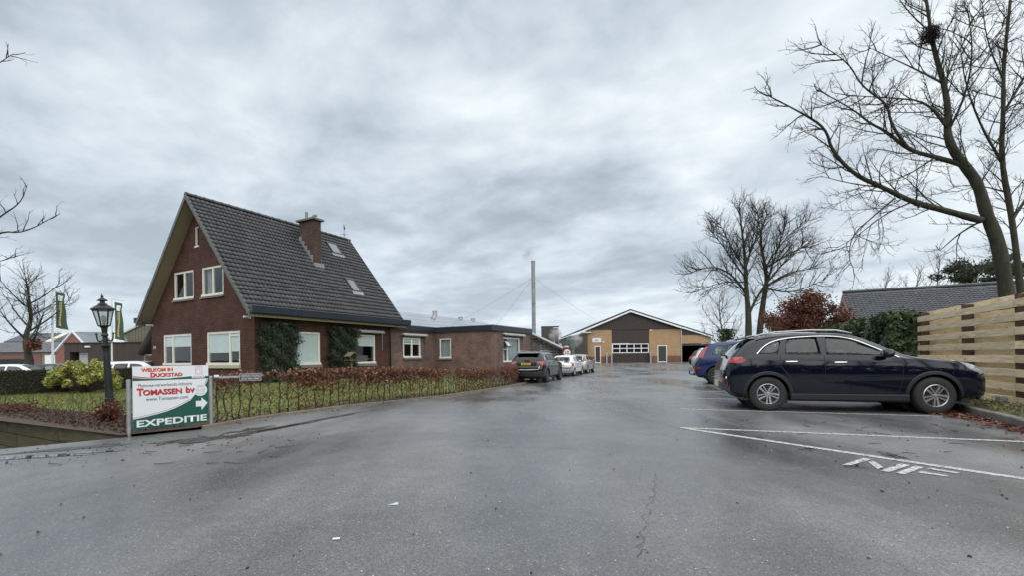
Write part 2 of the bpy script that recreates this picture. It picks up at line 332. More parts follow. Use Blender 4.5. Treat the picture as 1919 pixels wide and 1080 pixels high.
M_castiron = pm('green_black_iron', (0.005, 0.008, 0.007), (0.012, 0.017, 0.014), scale=9, rough=0.4, metal=0.2)
M_black = pm('black_plastic', (0.012, 0.012, 0.013), rough=0.45)
M_conc = pm('concrete', (0.34, 0.33, 0.31), (0.25, 0.245, 0.23), scale=5, rough=0.85, bump=0.15, bscale=50)
M_bark = pm('bark', (0.020, 0.019, 0.014), (0.045, 0.046, 0.024), scale=7, rough=0.9, bump=0.8, bscale=22, stretch=(1, 1, 0.35))
M_twig = pm('twig', (0.018, 0.014, 0.012), (0.032, 0.025, 0.021), scale=5, rough=0.85)
M_bark_far = pm('pale_bark', (0.085, 0.075, 0.062), (0.14, 0.125, 0.10), scale=4, rough=0.9, bump=0.4, bscale=20)
M_twig_far = pm('pale_twig', (0.10, 0.080, 0.068), (0.14, 0.115, 0.10), scale=4, rough=0.9)
M_stem = pm('beech_stem', (0.036, 0.024, 0.017), (0.065, 0.046, 0.032), scale=14, rough=0.85)
M_wood = plankmat('fresh_pine', (0.52, 0.39, 0.22), (0.80, 0.69, 0.49), (0.17, 0.09, 0.04))
M_oldwood = plankmat('mossy_board', (0.046, 0.042, 0.018), (0.105, 0.095, 0.042), (0.025, 0.022, 0.012))
M_postwood = pm('hardwood_post', (0.075, 0.034, 0.021), (0.05, 0.025, 0.017), scale=8, rough=0.7, stretch=(1, 1, 0.2))
M_brownwood = pm('brown_boarding', (0.035, 0.026, 0.021), (0.055, 0.042, 0.034), scale=4, rough=0.7, stretch=(1, 1, 0.1))
M_line = pm('road_paint', (0.52, 0.52, 0.50), (0.13, 0.13, 0.13), scale=34, rough=0.6, lo=0.45, hi=0.62, detail=12)
M_red = pm('red_print', (0.52, 0.025, 0.022), rough=0.5)
M_orange = pm('orange_print', (0.66, 0.13, 0.02), rough=0.5)
M_green = pm('green_print', (0.008, 0.085, 0.055), rough=0.4)
M_signwhite = pm('sign_white', (0.76, 0.78, 0.80), (0.72, 0.74, 0.77), scale=2, rough=0.35)
M_print = pm('black_print', (0.02, 0.02, 0.02), rough=0.5)
# ------------------------------------------------------------------ ground, drive, lawn, ditch
def sheet(name, pts, off, step, mat, parent=None, kind='structure', zf=None, jitter=0.0):
    bm = bmesh.new(); bm.faces.new([bm.verts.new((x, y, 0)) for x, y in pts]); bmesh.ops.triangulate(bm, faces=bm.faces)
    xs = [p[0] for p in pts]; ys = [p[1] for p in pts]
    for ax, lo, hi in ((0, min(xs), max(xs)), (1, min(ys), max(ys))):
        t = math.ceil(lo / step) * step
        while t < hi:
            co = (t, 0, 0) if ax == 0 else (0, t, 0); no = (1, 0, 0) if ax == 0 else (0, 1, 0)
            bmesh.ops.bisect_plane(bm, geom=bm.verts[:] + bm.edges[:] + bm.faces[:], plane_co=co, plane_no=no); t += step
    for v in bm.verts: v.co.z = (zf or g)(v.co.x, v.co.y) + off + (rnd.uniform(-jitter, jitter) if jitter else 0)
    for f in bm.faces:
        if f.normal.z < 0: f.normal_flip()
    me = bpy.data.meshes.new(name); bm.to_mesh(me); bm.free()
    o = obj(name, me, mat, parent, smooth=True)
    return tag(o, kind=kind) if not parent else o
def ditch(x, y):
    q = -((x + 5.72) * AX[0] + (y - 6.6) * AX[1])
    return -1.15 * ss(q, -0.7, -0.05) * (1 - ss(q, 2.2, 3.4))
def build_ground():
    def lines(lo, hi, step, far):
        a = list(np.arange(lo, hi + 1e-6, step)); s = step * 1.5; r = hi; l = lo
        while r < far: r += s; a.append(r); l -= s; a.insert(0, l); s *= 1.35
        return a
    xs = lines(-22, 16, 0.6, 1500); ys = lines(-2, 34, 0.6, 1500)
    v = [(x, y, g(x, y) - 0.07 + ditch(x, y)) for y in ys for x in xs]; nx = len(xs)
    f = [(j * nx + i, j * nx + i + 1, (j + 1) * nx + i + 1, (j + 1) * nx + i) for j in range(len(ys) - 1) for i in range(nx - 1)]
    b = MB(); b.add(v, f); o = b.build('ground', pm('rough_ground', (0.060, 0.066, 0.028), (0.085, 0.072, 0.042), scale=0.8, rough=0.95, bump=0.5, bscale=8), smooth=True, recalc=False); tag(o, kind='structure')
build_ground()
EDGE = [(-6.53, 5.77), (-5.64, 6.51), (-4.98, 7.22), (-4.72, 8.5), (-3.85, 10.2), (-2.25, 13.9), (0.05, 21.0), (1.6, 25.5), (2.4, 34.5), (5.0, 44.0), (7.5, 59.7)]
ASPH = EDGE + [(30.0, 59.7), (31.0, 56.0), (17.7, 31.5), (13.2, 18.5), (8.08, 8.01), (7.26, 6.45), (6.3, 4.6), (8.5, 2.0), (30, -8), (25, -20), (-20, -14), (-44, 8), (-40, 19), (-12, 6.2), (-8.6, 4.1)]
drive = sheet('asphalt_drive', ASPH, 0.0, 1.0, MATS['asphalt'])
sheet('ditch_water', [(-40, 21.4), (-5.0, 4.6), (-4.3, 5.7), (-39.5, 22.6)], -0.95, 3.0, pm('ditch_water_surface', (0.02, 0.022, 0.014), rough=0.08))
for o in (bpy.data.objects['ditch_water'],):
    for v in o.data.vertices: v.co.z = -0.95
LAWN = [(-5.25, 7.75), (-9.3, 9.75), (-19.5, 14.9), (-16.6, 17.5), (-17.5, 23.3), (-11.7, 20.2), (-5.6, 31.6), (-3.1, 30.3), (-0.45, 22.0), (-2.6, 14.0), (-4.2, 10.4), (-5.0, 8.6)]
M_lawn = pm('mossy_lawn', (0.110, 0.138, 0.030), (0.165, 0.168, 0.054), scale=1.6, rough=0.95, bump=0.6, bscale=30)
sheet('lawn', LAWN, 0.03, 1.0, M_lawn)
M_mulch = pm('leafy_soil', (0.050, 0.034, 0.024), (0.095, 0.060, 0.044), scale=18, rough=0.95, bump=0.9, bscale=45, detail=8)
sheet('planting_bed', [(-5.02, 7.24), (-5.66, 6.55), (-22.0, 14.3), (-21.4, 15.7), (-9.3, 9.75), (-5.25, 7.75)], 0.034, 0.7, M_mulch)
sheet('hedge_bed', [(-5.05, 7.3), (-4.98, 7.30), (-4.74, 8.5), (-3.88, 10.2), (-2.28, 13.9), (0.0, 21.0), (1.45, 25.6), (0.6, 25.9), (-0.45, 22.0), (-2.6, 14.0), (-4.2, 10.4), (-5.0, 8.6), (-5.3, 7.75)], 0.036, 0.8, M_mulch)
sheet('fence_bed', [(8.14, 7.98), (7.32, 6.42), (6.36, 4.56), (8.6, 4.3), (11.3, 11.9), (15.5, 20.5), (19.0, 31.0), (17.8, 31.5), (13.3, 18.5)], 0.10, 0.8, pm('weedy_soil', (0.075, 0.085, 0.030), (0.115, 0.095, 0.060), scale=7, rough=0.95, bump=0.8, bscale=40))
sheet('side_yard', [(-20.5, 16.2), (-26, 20), (-75, 47), (-70, 75), (-20, 75), (-9, 45), (-18, 27)], -0.015, 3.0, pm('yard_paving', (0.16, 0.16, 0.155), (0.22, 0.215, 0.21), scale=2, rough=0.8))
# edging strip between drive and hedge
def edging(name, pts, w, h0, h1, mat, label=None):
    b = MB()
    for i in range(len(pts) - 1):
        (x0, y0), (x1, y1) = pts[i], pts[i + 1]; l = math.hypot(x1 - x0, y1 - y0); nx, ny = -(y1 - y0) / l * w / 2, (x1 - x0) / l * w / 2
        za, zb = g(x0, y0), g(x1, y1)
        b.hexa([(x0 - nx, y0 - ny, za + h0), (x1 - nx, y1 - ny, zb + h0), (x1 + nx, y1 + ny, zb + h0), (x0 + nx, y0 + ny, za + h0), (x0 - nx, y0 - ny, za + h1), (x1 - nx, y1 - ny, zb + h1), (x1 + nx, y1 + ny, zb + h1), (x0 + nx, y0 + ny, za + h1)])
    return tag(b.build(name, mat, bevel=0.008), kind='structure')
edging('garden_edging', [(-4.99, 7.3), (-4.73, 8.5), (-3.86, 10.2), (-2.26, 13.9), (0.03, 21.0), (1.55, 25.6)], 0.05, -0.1, 0.05, pm('edging_plank', (0.16, 0.13, 0.09), (0.24, 0.2, 0.14), scale=6, rough=0.8))
kl = math.hypot(0.463, 0.886); kpts = [(6.3 + 0.0, 4.6)] ; kb = empty('kerb', (0, 0, 0)); kb['kind'] = 'structure'
M_kerb = pm('kerb_concrete', (0.115, 0.112, 0.10), (0.18, 0.175, 0.155), scale=6, rough=0.85, bump=0.3, bscale=40)
def kerb_run(p0, p1):
    L_ = math.hypot(p1[0] - p0[0], p1[1] - p0[1]); n = max(1, round(L_ / 1.0)); a = math.atan2(p1[1] - p0[1], p1[0] - p0[0]); ln = L_ / n
    me = None
    for i in range(n):
        if me is None:
            b = MB(); b.prism([(-0.06, -0.15), (0.06, -0.15), (0.06, 0.115), (0.045, 0.13), (-0.04, 0.13), (-0.06, 0.11)], 'x', 0.005, ln - 0.005); me = b.mesh('kerb_stone'); me.materials.append(M_kerb)
        o = bpy.data.objects.new('kerb_stone', me); COL.objects.link(o); o.parent = kb
        t = i / n; o.location = (p0[0] + (p1[0] - p0[0]) * t, p0[1] + (p1[1] - p0[1]) * t, rnd.uniform(-0.008, 0.008)); o.rotation_euler = (0, 0, a)
for p, q in (((6.3, 4.6), (7.26, 6.45)), ((7.26, 6.45), (8.08, 8.01)), ((8.08, 8.01), (13.2, 18.5))): kerb_run(p, q)

# retaining wall of boards along the ditch
rw = empty('retaining_wall', (-5.72, 6.62, 0), math.atan2(AY[1], AY[0]), 'low mossy board retaining wall holding the planting bed above the ditch', 'retaining wall')
for r_, (z0, z1) in enumerate(((-0.24, -0.005), (-0.50, -0.255), (-0.78, -0.515), (-1.25, -0.795))):
    x = -0.15 - 0.5 * (r_ % 2)
    while x < 22:
        b = MB(); b.box(0.0, 2.34, -0.05, 0.0, z0, z1); o = b.build('board', M_oldwood, rw, bevel=0.006); o.location = (x, rnd.uniform(-0.006, 0.006), rnd.uniform(-0.004, 0.004)); x += 2.36
for k in range(10):
    b = MB(); b.box(-0.07, 0.07, -0.075, -0.052, -1.25, -0.02); o = b.build('post', M_oldwood, rw); o.location = (1.1 + k * 2.3, 0, 0)
b = MB(); b.box(-0.1, 21, -0.03, 0.02, -0.004, 0.022); b.build('edge_strip', M_black, rw)
# concrete edge of the drive where it crosses the ditch
b = MB(); b.bar((-8.6, 4.1, -0.17), (-6.53, 5.77, -0.17), 0.12, 0.30); b.bar((-6.53, 5.77, -0.17), (-5.60, 6.54, -0.17), 0.12, 0.30)
tag(b.build('culvert_edge', M_conc), kind='structure')

# painted markings
marks = empty('parking_markings', (0, 0, 0)); marks['kind'] = 'structure'
def stripe(p, q, w=0.1, name='parking_line'):
    p, q = Vector(p), Vector(q); d = (q - p); L_ = d.length; d /= L_; n = Vector((-d.y, d.x)) * w / 2; b = MB(); m = max(1, int(L_ / 1.0))
    for i in range(m):
        a, c = p + d * (L_ * i / m), p + d * (L_ * (i + 1) / m)
        b.add([(a.x - n.x, a.y - n.y, g(a.x, a.y) + 0.004), (c.x - n.x, c.y - n.y, g(c.x, c.y) + 0.004), (c.x + n.x, c.y + n.y, g(c.x, c.y) + 0.004), (a.x + n.x, a.y + n.y, g(a.x, a.y) + 0.004)], [(0, 1, 2, 3)])
    return b.build(name, M_line, marks)
stripe((2.51, 6.81), (6.5, 5.33), 0.085)
stripe((2.56, 6.74), (4.9, 3.05), 0.10, 'hatching_border')
for n in range(0, 11):
    x, y = 3.4 + 0.885 * n, 9.14 + 2.28 * n
    stripe((x, y), (x + 4.15 * 0.935, y - 4.15 * 0.355), 0.085)
LET = [[(3.22, 4.439), (3.271, 4.405), (3.673, 4.645), (3.637, 4.713)], [(3.548, 4.536), (3.644, 4.59), (3.529, 4.327), (3.418, 4.257)],
       [(3.4, 4.204), (3.43, 4.143), (3.84, 4.388), (3.806, 4.457)], [(3.467, 4.114), (3.501, 4.061), (3.889, 4.298), (3.869, 4.367)],
       [(3.866, 4.247), (3.938, 4.28), (4.032, 4.097), (3.975, 4.066)], [(3.666, 4.115), (3.747, 4.17), (3.841, 3.99), (3.803, 3.969)]]
for pl in LET:
    b = MB(); b.face([(x, y, 0.005) for x, y in pl]); b.build('letter_stroke', M_line, marks)

# ------------------------------------------------------------------ the brick house
HX, HY = -11.516, 20.3; HR = math.atan2(AX[1], AX[0])
house = empty('brick_house', (HX, HY, 0), HR, 'dark red brick house with steep grey tiled gable roof behind the beech hedge', 'house')
RY, RZ, RK = 4.27, 9.15, 1.2218
def rz(y): return RZ - RK * abs(y - RY)
def mapP(kind):
    return {'gable': lambda a, d, z: (d, a, z), 'side': lambda a, d, z: (a, d, z), 'inner': lambda a, d, z: (13.08 + d, a, z), 'road': lambda a, d, z: (a, -4.6 + d, z)}[kind]
def mbox(b, P, a0, a1, d0, d1, z0, z1):
    return b.hexa([P(a0, d0, z0), P(a1, d0, z0), P(a1, d1, z0), P(a0, d1, z0), P(a0, d0, z1), P(a1, d0, z1), P(a1, d1, z1), P(a0, d1, z1)])
def window(parent, kind, a0, a1, z0, z1, mull=(), trans=(), blinds=(), frame=0.11, sill=None, sill_mat=None, mat=None, curtain=None, fr_sill=0.09):
    """frame with bars; panes, blinds and sill are its pieces"""
    P = mapP(kind); b = MB(); d0, d1 = 0.03, 0.115; mat = mat or M_cream
    mbox(b, P, a0, a0 + frame, d0, d1, z0, z1); mbox(b, P, a1 - frame, a1, d0, d1, z0, z1)
    mbox(b, P, a0 + frame, a1 - frame, d0, d1, z1 - frame, z1); mbox(b, P, a0 - 0.02, a1 + 0.02, -0.03, d1, z0 - 0.02, z0 + fr_sill)
    A = [a0 + frame] + [m for m in mull] + [a1 - frame]
    for m in mull: mbox(b, P, m - 0.055, m + 0.055, d0 + 0.005, d1 - 0.005, z0 + fr_sill, z1 - frame)
    for t, (ta, tb) in trans: mbox(b, P, ta, tb, d0 + 0.008, d1 - 0.008, t - 0.035, t + 0.035)
    w = b.build('window', mat, parent)
    for i in range(len(A) - 1):
        pb = MB(); l, r = A[i] + (0.035 if i else 0), A[i + 1] - (0.035 if i < len(A) - 2 else 0)
        pb.face([P(l, d0 + 0.045, z0 + fr_sill), P(r, d0 + 0.045, z0 + fr_sill), P(r, d0 + 0.045, z1 - frame), P(l, d0 + 0.045, z1 - frame)]); pb.build('pane', M_glass, w)
    for (l, r, zb) in blinds:
        bb = MB(); mbox(bb, P, l, r, 0.084, 0.09, zb, z1 - frame + 0.02); mbox(bb, P, l, r, 0.080, 0.096, zb - 0.02, zb); bb.build('blind', M_blind, w)
    if curtain:
        for (l, r, zb, cm) in curtain:
            cb = MB(); n = max(6, int((r - l) / 0.05)); pts = [(l + (r - l) * k / n, 0.22 + 0.035 * math.sin(k * 1.7) + 0.012 * math.sin(k * 0.9)) for k in range(n + 1)]
            for k in range(n): cb.face([P(pts[k][0], pts[k][1], zb), P(pts[k + 1][0], pts[k + 1][1], zb), P(pts[k + 1][0], pts[k + 1][1], z1), P(pts[k][0], pts[k][1], z1)])
            cb.build('curtain', cm, w, smooth=True)
    if sill:
        sb = MB(); mbox(sb, P, a0 - 0.06, a1 + 0.06, -0.09, 0.06, z0 - 0.02 - sill, z0 - 0.022); sb.build('sill', sill_mat or M_sill, w, bevel=0.008)
    return w
WIN_G = [(5.10, 7.77, 0.89, 2.46), (1.08, 3.76, 0.89, 2.46), (4.83, 6.65, 4.22, 5.66), (2.31, 4.12, 4.22, 5.66), (4.31, 4.66, 6.74, 7.75)]
WIN_S = [(1.72, 3.51, 0.83, 2.46), (5.62, 7.38, 0.83, 2.46)]
def cut_wall(me, kind, wins):
    P = mapP(kind); c = MB()
    for a0, a1, z0, z1 in wins: mbox(c, P, a0, a1, -0.5, 0.6, z0, z1)
    return boolean(me, c.mesh('c'))
b = MB(); b.prism([(0, -0.6), (8.96, -0.6), (8.96, rz(8.96) - 0.22), (RY, RZ - 0.22), (0, rz(0) - 0.22)], 'x', 0.0, 0.30)
obj('gable_wall', cut_wall(b.mesh('gable_wall'), 'gable', WIN_G), M_brick, house, uv=True)
b = MB(); b.box(0.302, 8.5, 0.0, 0.30, -0.6, rz(0) - 0.22)
obj('side_wall', cut_wall(b.mesh('side_wall'), 'side', WIN_S), M_brick, house, uv=True)
b = MB(); b.prism([(0.302, -0.6), (8.96, -0.6), (8.96, rz(8.96) - 0.22), (RY, RZ - 0.22), (0.302, rz(0.302) - 0.22)], 'x', 8.2, 8.5); b.build('rear_wall', M_brick, house, uv=True)
b = MB(); b.box(0.302, 8.198, 8.66, 8.96, -0.6, rz(8.96) - 0.22); b.build('left_wall', M_brick, house, uv=True)
b = MB(); b.box(0.31, 8.19, 0.31, 8.65, -0.1, 0.02); b.box(0.31, 8.19, 0.31, 8.65, 2.9, 3.1); b.box(4.1, 4.25, 0.31, 8.65, 0.03, 2.88); b.box(3.6, 3.7, 2.4, 6.2, 3.12, 6.3); b.build('floor', pm('inner_wall', (0.035, 0.032, 0.028), rough=0.9), house)
# windows
dkc = pm('pale_curtain', (0.34, 0.35, 0.35), (0.20, 0.21, 0.215), scale=3, rough=0.9, stretch=(6, 6, 1))
w1 = window(house, 'gable', *WIN_G[0], mull=(6.90,), blinds=((5.2, 6.84, 1.83), (6.97, 7.68, 1.86)), sill=0.07)
w2 = window(house, 'gable', *WIN_G[1], mull=(1.92,), blinds=((1.16, 1.86, 1.52), (2.0, 3.66, 1.47)), sill=0.16, sill_mat=pm('deep_cream_sill', (0.42, 0.39, 0.29), rough=0.6), trans=((2.24, (1.15, 1.90)),))
w3 = window(house, 'gable', *WIN_G[2], mull=(5.73,), sill=0.10, frame=0.10)
w4 = window(house, 'gable', *WIN_G[3], mull=(3.22,), sill=0.10, curtain=((2.40, 2.75, 4.25, dkc), (3.4, 4.05, 4.25, dkc)), frame=0.10)
w5 = window(house, 'gable', *WIN_G[4], frame=0.05, curtain=((4.33, 4.5, 6.76, dkc),), fr_sill=0.05)
w6 = window(house, 'side', *WIN_S[0], blinds=((1.75, 3.45, 0.94),), sill=0.15, frame=0.10)
w7 = window(house, 'side', *WIN_S[1], blinds=((5.65, 7.3, 1.82),), sill=0.15, frame=0.09)
# things on the window boards
b = MB(); b.lathe([(0.05, 0.99), (0.075, 1.0), (0.09, 1.14), (0.085, 1.15)], 10, (0.26, 1.45, 0)); tag(b.build('flower_pot', M_white, smooth=True), 'small white pot standing in the right ground floor gable window', 'pot').parent = None
bpy.data.objects['flower_pot'].matrix_world = Matrix.Translation((HX, HY, 0)) @ Matrix.Rotation(HR, 4, 'Z')
pl = empty('potted_plant', (HX, HY, 0), HR, 'potted green plant behind the glass of the awning window', 'potted plant')
b = MB(); b.hexa([(6.05, 0.25, 0.95), (6.95, 0.25, 0.95), (6.95, 0.5, 0.95), (6.05, 0.5, 0.95), (5.98, 0.22, 1.27), (7.02, 0.22, 1.27), (7.02, 0.53, 1.27), (5.98, 0.53, 1.27)]); b.build('planter', M_grey, pl, bevel=0.01)
# roof
roof = None
def build_roof():
    global roof
    c, s = 1 / math.hypot(1, RK), RK / math.hypot(1, RK)
    x0, x1 = -0.60, 9.45
    b = MB()
    for sgn, ye in ((1, -0.62), (-1, 9.16)):
        # deck slabs under the tiles
        yo = RY; pts = [(ye, rz(ye) - 0.06), (yo, RZ - 0.06), (yo, RZ - 0.20), (ye, rz(ye) - 0.20)]
        b.prism(pts, 'x', x0 + 0.02, x1 - 0.02)
    roof = b.build('roof', M_soffit, house)
    prof = [(t / 6 * 0.222 - 0.006, 0.026 * math.sin(2 * math.pi * (t / 6) - 0.6) + 0.008 * math.sin(4 * math.pi * t / 6)) for t in range(7)]
    tb = MB(); v = [(a, 0, 0.075 + h) for a, h in prof] + [(a, 0.33, 0.022 + h) for a, h in prof] + [(a, 0.004, 0.024 + h) for a, h in prof]
    f = [(i, i + 1, 8 + i, 7 + i) for i in range(6)] + [(14 + i, 15 + i, i + 1, i) for i in range(6)]
    tb.add(v, f); tme = tb.mesh('roof_tile', recalc=False); tme.materials.append(M_tile); tme.polygons.foreach_set('use_smooth', [True] * 6 + [False] * 6)
    W_, E_ = 0.2094, 0.295
    sl = math.hypot(RY + 0.66, rz(RY) - rz(-0.66)); rows = int(sl / E_); E_ = (sl - 0.1) / rows; cols = int((x1 - x0) / W_); W_ = (x1 - x0) / cols
    R_ = Matrix(((1, 0, 0), (0, c, -s), (0, s, c))).to_4x4()
    camp = Vector((0, 0, 1.1)); hm = Matrix.Translation((HX, HY, 0)) @ Matrix.Rotation(HR, 4, 'Z')
    sky = [(6.95, 7.78, 3.03, 3.75), (6.5, 7.22, 0.90, 1.66), (4.9, 5.33, 2.1, 3.3)]
    tiles = []
    for r in range(rows):
        for k in range(cols):
            bb = 0.0 + r * E_; y = -0.66 + bb * c; z = rz(-0.66) - 0.06 + bb * s; x = x0 + k * W_
            if any(a < x + 0.1 < a2 and ya < y + 0.12 < yb for a, a2, ya, yb in sky): continue
            tiles.append((((hm @ Vector((x, y, z))) - camp).length, x, y, z))
    tiles.sort()
    for d, x, y, z in tiles[:300]:
        o = bpy.data.objects.new('roof_tile', tme); COL.objects.link(o); o.parent = roof
        o.matrix_local = Matrix.Translation((x, y, z)) @ R_ @ Matrix.Rotation(rnd.uniform(-0.006, 0.006), 4, 'Z') @ Matrix.Rotation(rnd.uniform(-0.012, 0.012), 4, 'X')
    rest = MB()
    for d, x, y, z in tiles[300:]:
        m = Matrix.Translation((x, y, z)) @ R_ @ Matrix.Rotation(rnd.uniform(-0.006, 0.006), 4, 'Z') @ Matrix.Rotation(rnd.uniform(-0.012, 0.012), 4, 'X')
        rest.add([m @ Vector(p) for p in v], f)
    # far slope
    R2 = Matrix(((-1, 0, 0), (0, -c, s), (0, s, c))).to_4x4()
    for r in range(rows):
        for k in range(cols):
            if 4 < k < cols - 4: continue
            bb = r * E_; y = 2 * RY + 0.66 - bb * c; z = rz(-0.66) - 0.06 + bb * s; x = x0 + (k + 1) * W_
            m = Matrix.Translation((x, y, z)) @ R2; rest.add([m @ Vector(p) for p in v], f)
    me = bpy.data.meshes.new('tile_field'); me.from_pydata(rest.v, [], rest.f); o = obj('tile_field', me, M_tile, roof); o['kind'] = 'stuff'
    me.polygons.foreach_set('use_smooth', ([True] * 6 + [False] * 6) * (len(me.polygons) // 12))
    b = MB(); b.prism([(8.95, rz(8.95) - 0.055), (RY, RZ - 0.055), (RY, RZ - 0.0), (9.16, rz(9.16) - 0.0)], 'x', x0 + 0.9, x1 - 0.9); b.build('far_slope', M_tile, roof)
    # ridge tiles
    n = 25; L_ = (x1 - x0) / n; rb = MB(); pr = []
    for q, (sc, x) in enumerate(((1.12, 0.0), (1.12, 0.05), (1.0, 0.07), (0.95, L_ + 0.03))):
        pr.append([(x, 0.135 * sc * math.cos(th), 0.11 * sc * math.sin(th) - 0.03) for th in np.linspace(-0.25, math.pi + 0.25, 8)])
    vv = [p for ring in pr for p in ring]; ff = [(i * 8 + k, i * 8 + k + 1, (i + 1) * 8 + k + 1, (i + 1) * 8 + k) for i in range(3) for k in range(7)] + [tuple(range(8))]
    rb.add(vv, ff); rme = rb.mesh('ridge_tile'); rme.materials.append(M_tile)
    for i in range(n):
        o = bpy.data.objects.new('ridge_tile', rme); COL.objects.link(o); o.parent = roof; o.location = (x0 + i * L_, RY, RZ + 0.0)
    # barge boards on both gables
    M_barge = pm('barge_board', (0.085, 0.092, 0.088), (0.12, 0.125, 0.118), scale=5, rough=0.6)
    for xa, xb in ((x0 - 0.025, x0 + 0.018), (x1 - 0.018, x1 + 0.025)):
        for ye in (-0.64, 9.18):
            bb = MB(); bb.prism([(ye, rz(ye) + 0.02), (RY, RZ + 0.02), (RY, RZ - 0.24), (ye, rz(ye) - 0.24)], 'x', xa, xb); bb.build('barge_board', M_barge, roof)
    # gutter boxes and eaves boards
    b = MB(); b.prism([(-0.80, 3.44), (-0.86, 3.44), (-0.84, 3.14), (-0.64, 3.12), (-0.64, 3.36), (-0.80, 3.36)], 'x', -0.62, 9.6); g1 = b.build('gutter', M_navy, roof)
    b = MB(); b.box(-0.63, 9.61, -0.872, -0.80, 3.442, 3.456); b.build('gutter_lip', M_lead, g1)
    b = MB(); b.box(0.0, 9.4, -0.638, -0.003, 3.07, 3.10); b.build('eaves_soffit', M_soffit, roof)
    b = MB(); b.prism([(9.2, 3.40), (9.40, 3.40), (9.38, 3.12), (9.2, 3.12)], 'x', -0.62, 9.5); b.build('gutter', M_navy, roof)
    b = MB(); b.box(-0.6, 0.0, -0.64, -0.30, 3.12, 3.15); b.box(-0.6, 0.0, 8.7, 9.2, 3.10, 3.14); b.build('eaves_return', M_navy, roof)
    # chimney
    b = MB(); b.box(4.86, 5.36, 2.1, 3.3, 5.9, 9.02); ch = b.build('chimney', brickmat('sooty_brick', (0.088, 0.050, 0.038), (0.052, 0.030, 0.024), (0.09, 0.076, 0.064), 0.23, 0.078, msize=0.011), roof, uv=True)
    b = MB(); b.box(4.72, 5.50, 1.96, 3.44, 9.02, 9.13); b.box(4.80, 5.42, 2.04, 3.36, 9.13, 9.17); b.build('chimney_cap', pm('mossy_cap', (0.11, 0.105, 0.085), (0.18, 0.17, 0.14), scale=8, rough=0.9), ch, bevel=0.015)
    b = MB(); b.lathe([(0.075, 9.16), (0.075, 9.62), (0.06, 9.62), (0.06, 9.2)], 12, (5.08, 2.95, 0)); b.build('flue_pipe', M_grey, ch, smooth=False)
    b = MB(); b.tube([(5.1, 2.45, 9.16), (5.1, 2.45, 9.30), (5.1, 2.30, 9.36), (5.1, 2.15, 9.30)], 0.07, 8); b.build('cowl', M_conc, ch, smooth=True)
    b = MB()
    for k in range(5):
        y = 2.16 + k * 0.235; b.box(4.835, 4.862, y, y + 0.22, rz(y) + 0.02, rz(y) + 0.46)
    b.box(4.80, 5.42, 1.92, 2.10, rz(1.92) + 0.02, rz(2.1) + 0.06); b.box(5.358, 5.38, 2.1, 2.45, rz(2.1), rz(2.1) + 0.4); b.build('lead_flashing', M_lead, ch)
    # roof lights
    for (a, a2, ya, yb) in ((6.97, 7.74, 3.06, 3.73), (6.54, 7.20, 0.93, 1.64)):
        fb = MB(); n0 = 0.13
        def Q(x, y, h): return (x, y - s * h, rz(y) - 0.06 + c * h)
        def bx(xa, xb, y0, y1, h0, h1): fb.hexa([Q(xa, y0, h0), Q(xb, y0, h0), Q(xb, y1, h0), Q(xa, y1, h0), Q(xa, y0, h1), Q(xb, y0, h1), Q(xb, y1, h1), Q(xa, y1, h1)])
        bx(a, a + 0.06, ya, yb, 0, n0); bx(a2 - 0.06, a2, ya, yb, 0, n0); bx(a + 0.06, a2 - 0.06, ya, ya + 0.05, 0, n0); bx(a + 0.06, a2 - 0.06, yb - 0.07, yb, 0, n0)
        sk = fb.build('roof_light', pm('roof_light_frame', (0.05, 0.052, 0.055), rough=0.4), roof)
        pb = MB(); pb.face([Q(a + 0.06, ya + 0.05, 0.10), Q(a2 - 0.06, ya + 0.05, 0.10), Q(a2 - 0.06, yb - 0.07, 0.10), Q(a + 0.06, yb - 0.07, 0.10)]); pb.build('pane', pm('skylight_glass', (0.16, 0.17, 0.18), rough=0.03, spec=1.0, coat=1.0), sk)
        lb = MB(); lb.hexa([Q(a - 0.08, ya - 0.16, 0.06), Q(a2 + 0.08, ya - 0.16, 0.06), Q(a2 + 0.08, ya, 0.075), Q(a - 0.08, ya, 0.075), Q(a - 0.08, ya - 0.16, 0.075), Q(a2 + 0.08, ya - 0.16, 0.075), Q(a2 + 0.08, ya, 0.09), Q(a - 0.08, ya, 0.09)]); lb.build('apron', M_lead, sk)
    # weather vane at the far end of the ridge
    b = MB(); b.tube([(9.0, RY, RZ), (9.0, RY, RZ + 0.95)], 0.016, 5); b.tube([(8.75, RY - 0.15, RZ + 0.28), (9.25, RY + 0.15, RZ + 0.28)], 0.012, 4); b.tube([(8.85, RY + 0.2, RZ + 0.28), (9.15, RY - 0.2, RZ + 0.28)], 0.012, 4)
    b.prism([(RY - 0.1, RZ + 0.62), (RY + 0.02, RZ + 0.60), (RY + 0.03, RZ + 0.95), (RY - 0.05, RZ + 0.8)], 'x', 8.99, 9.01); b.build('weather_vane', M_black, roof)
build_roof()
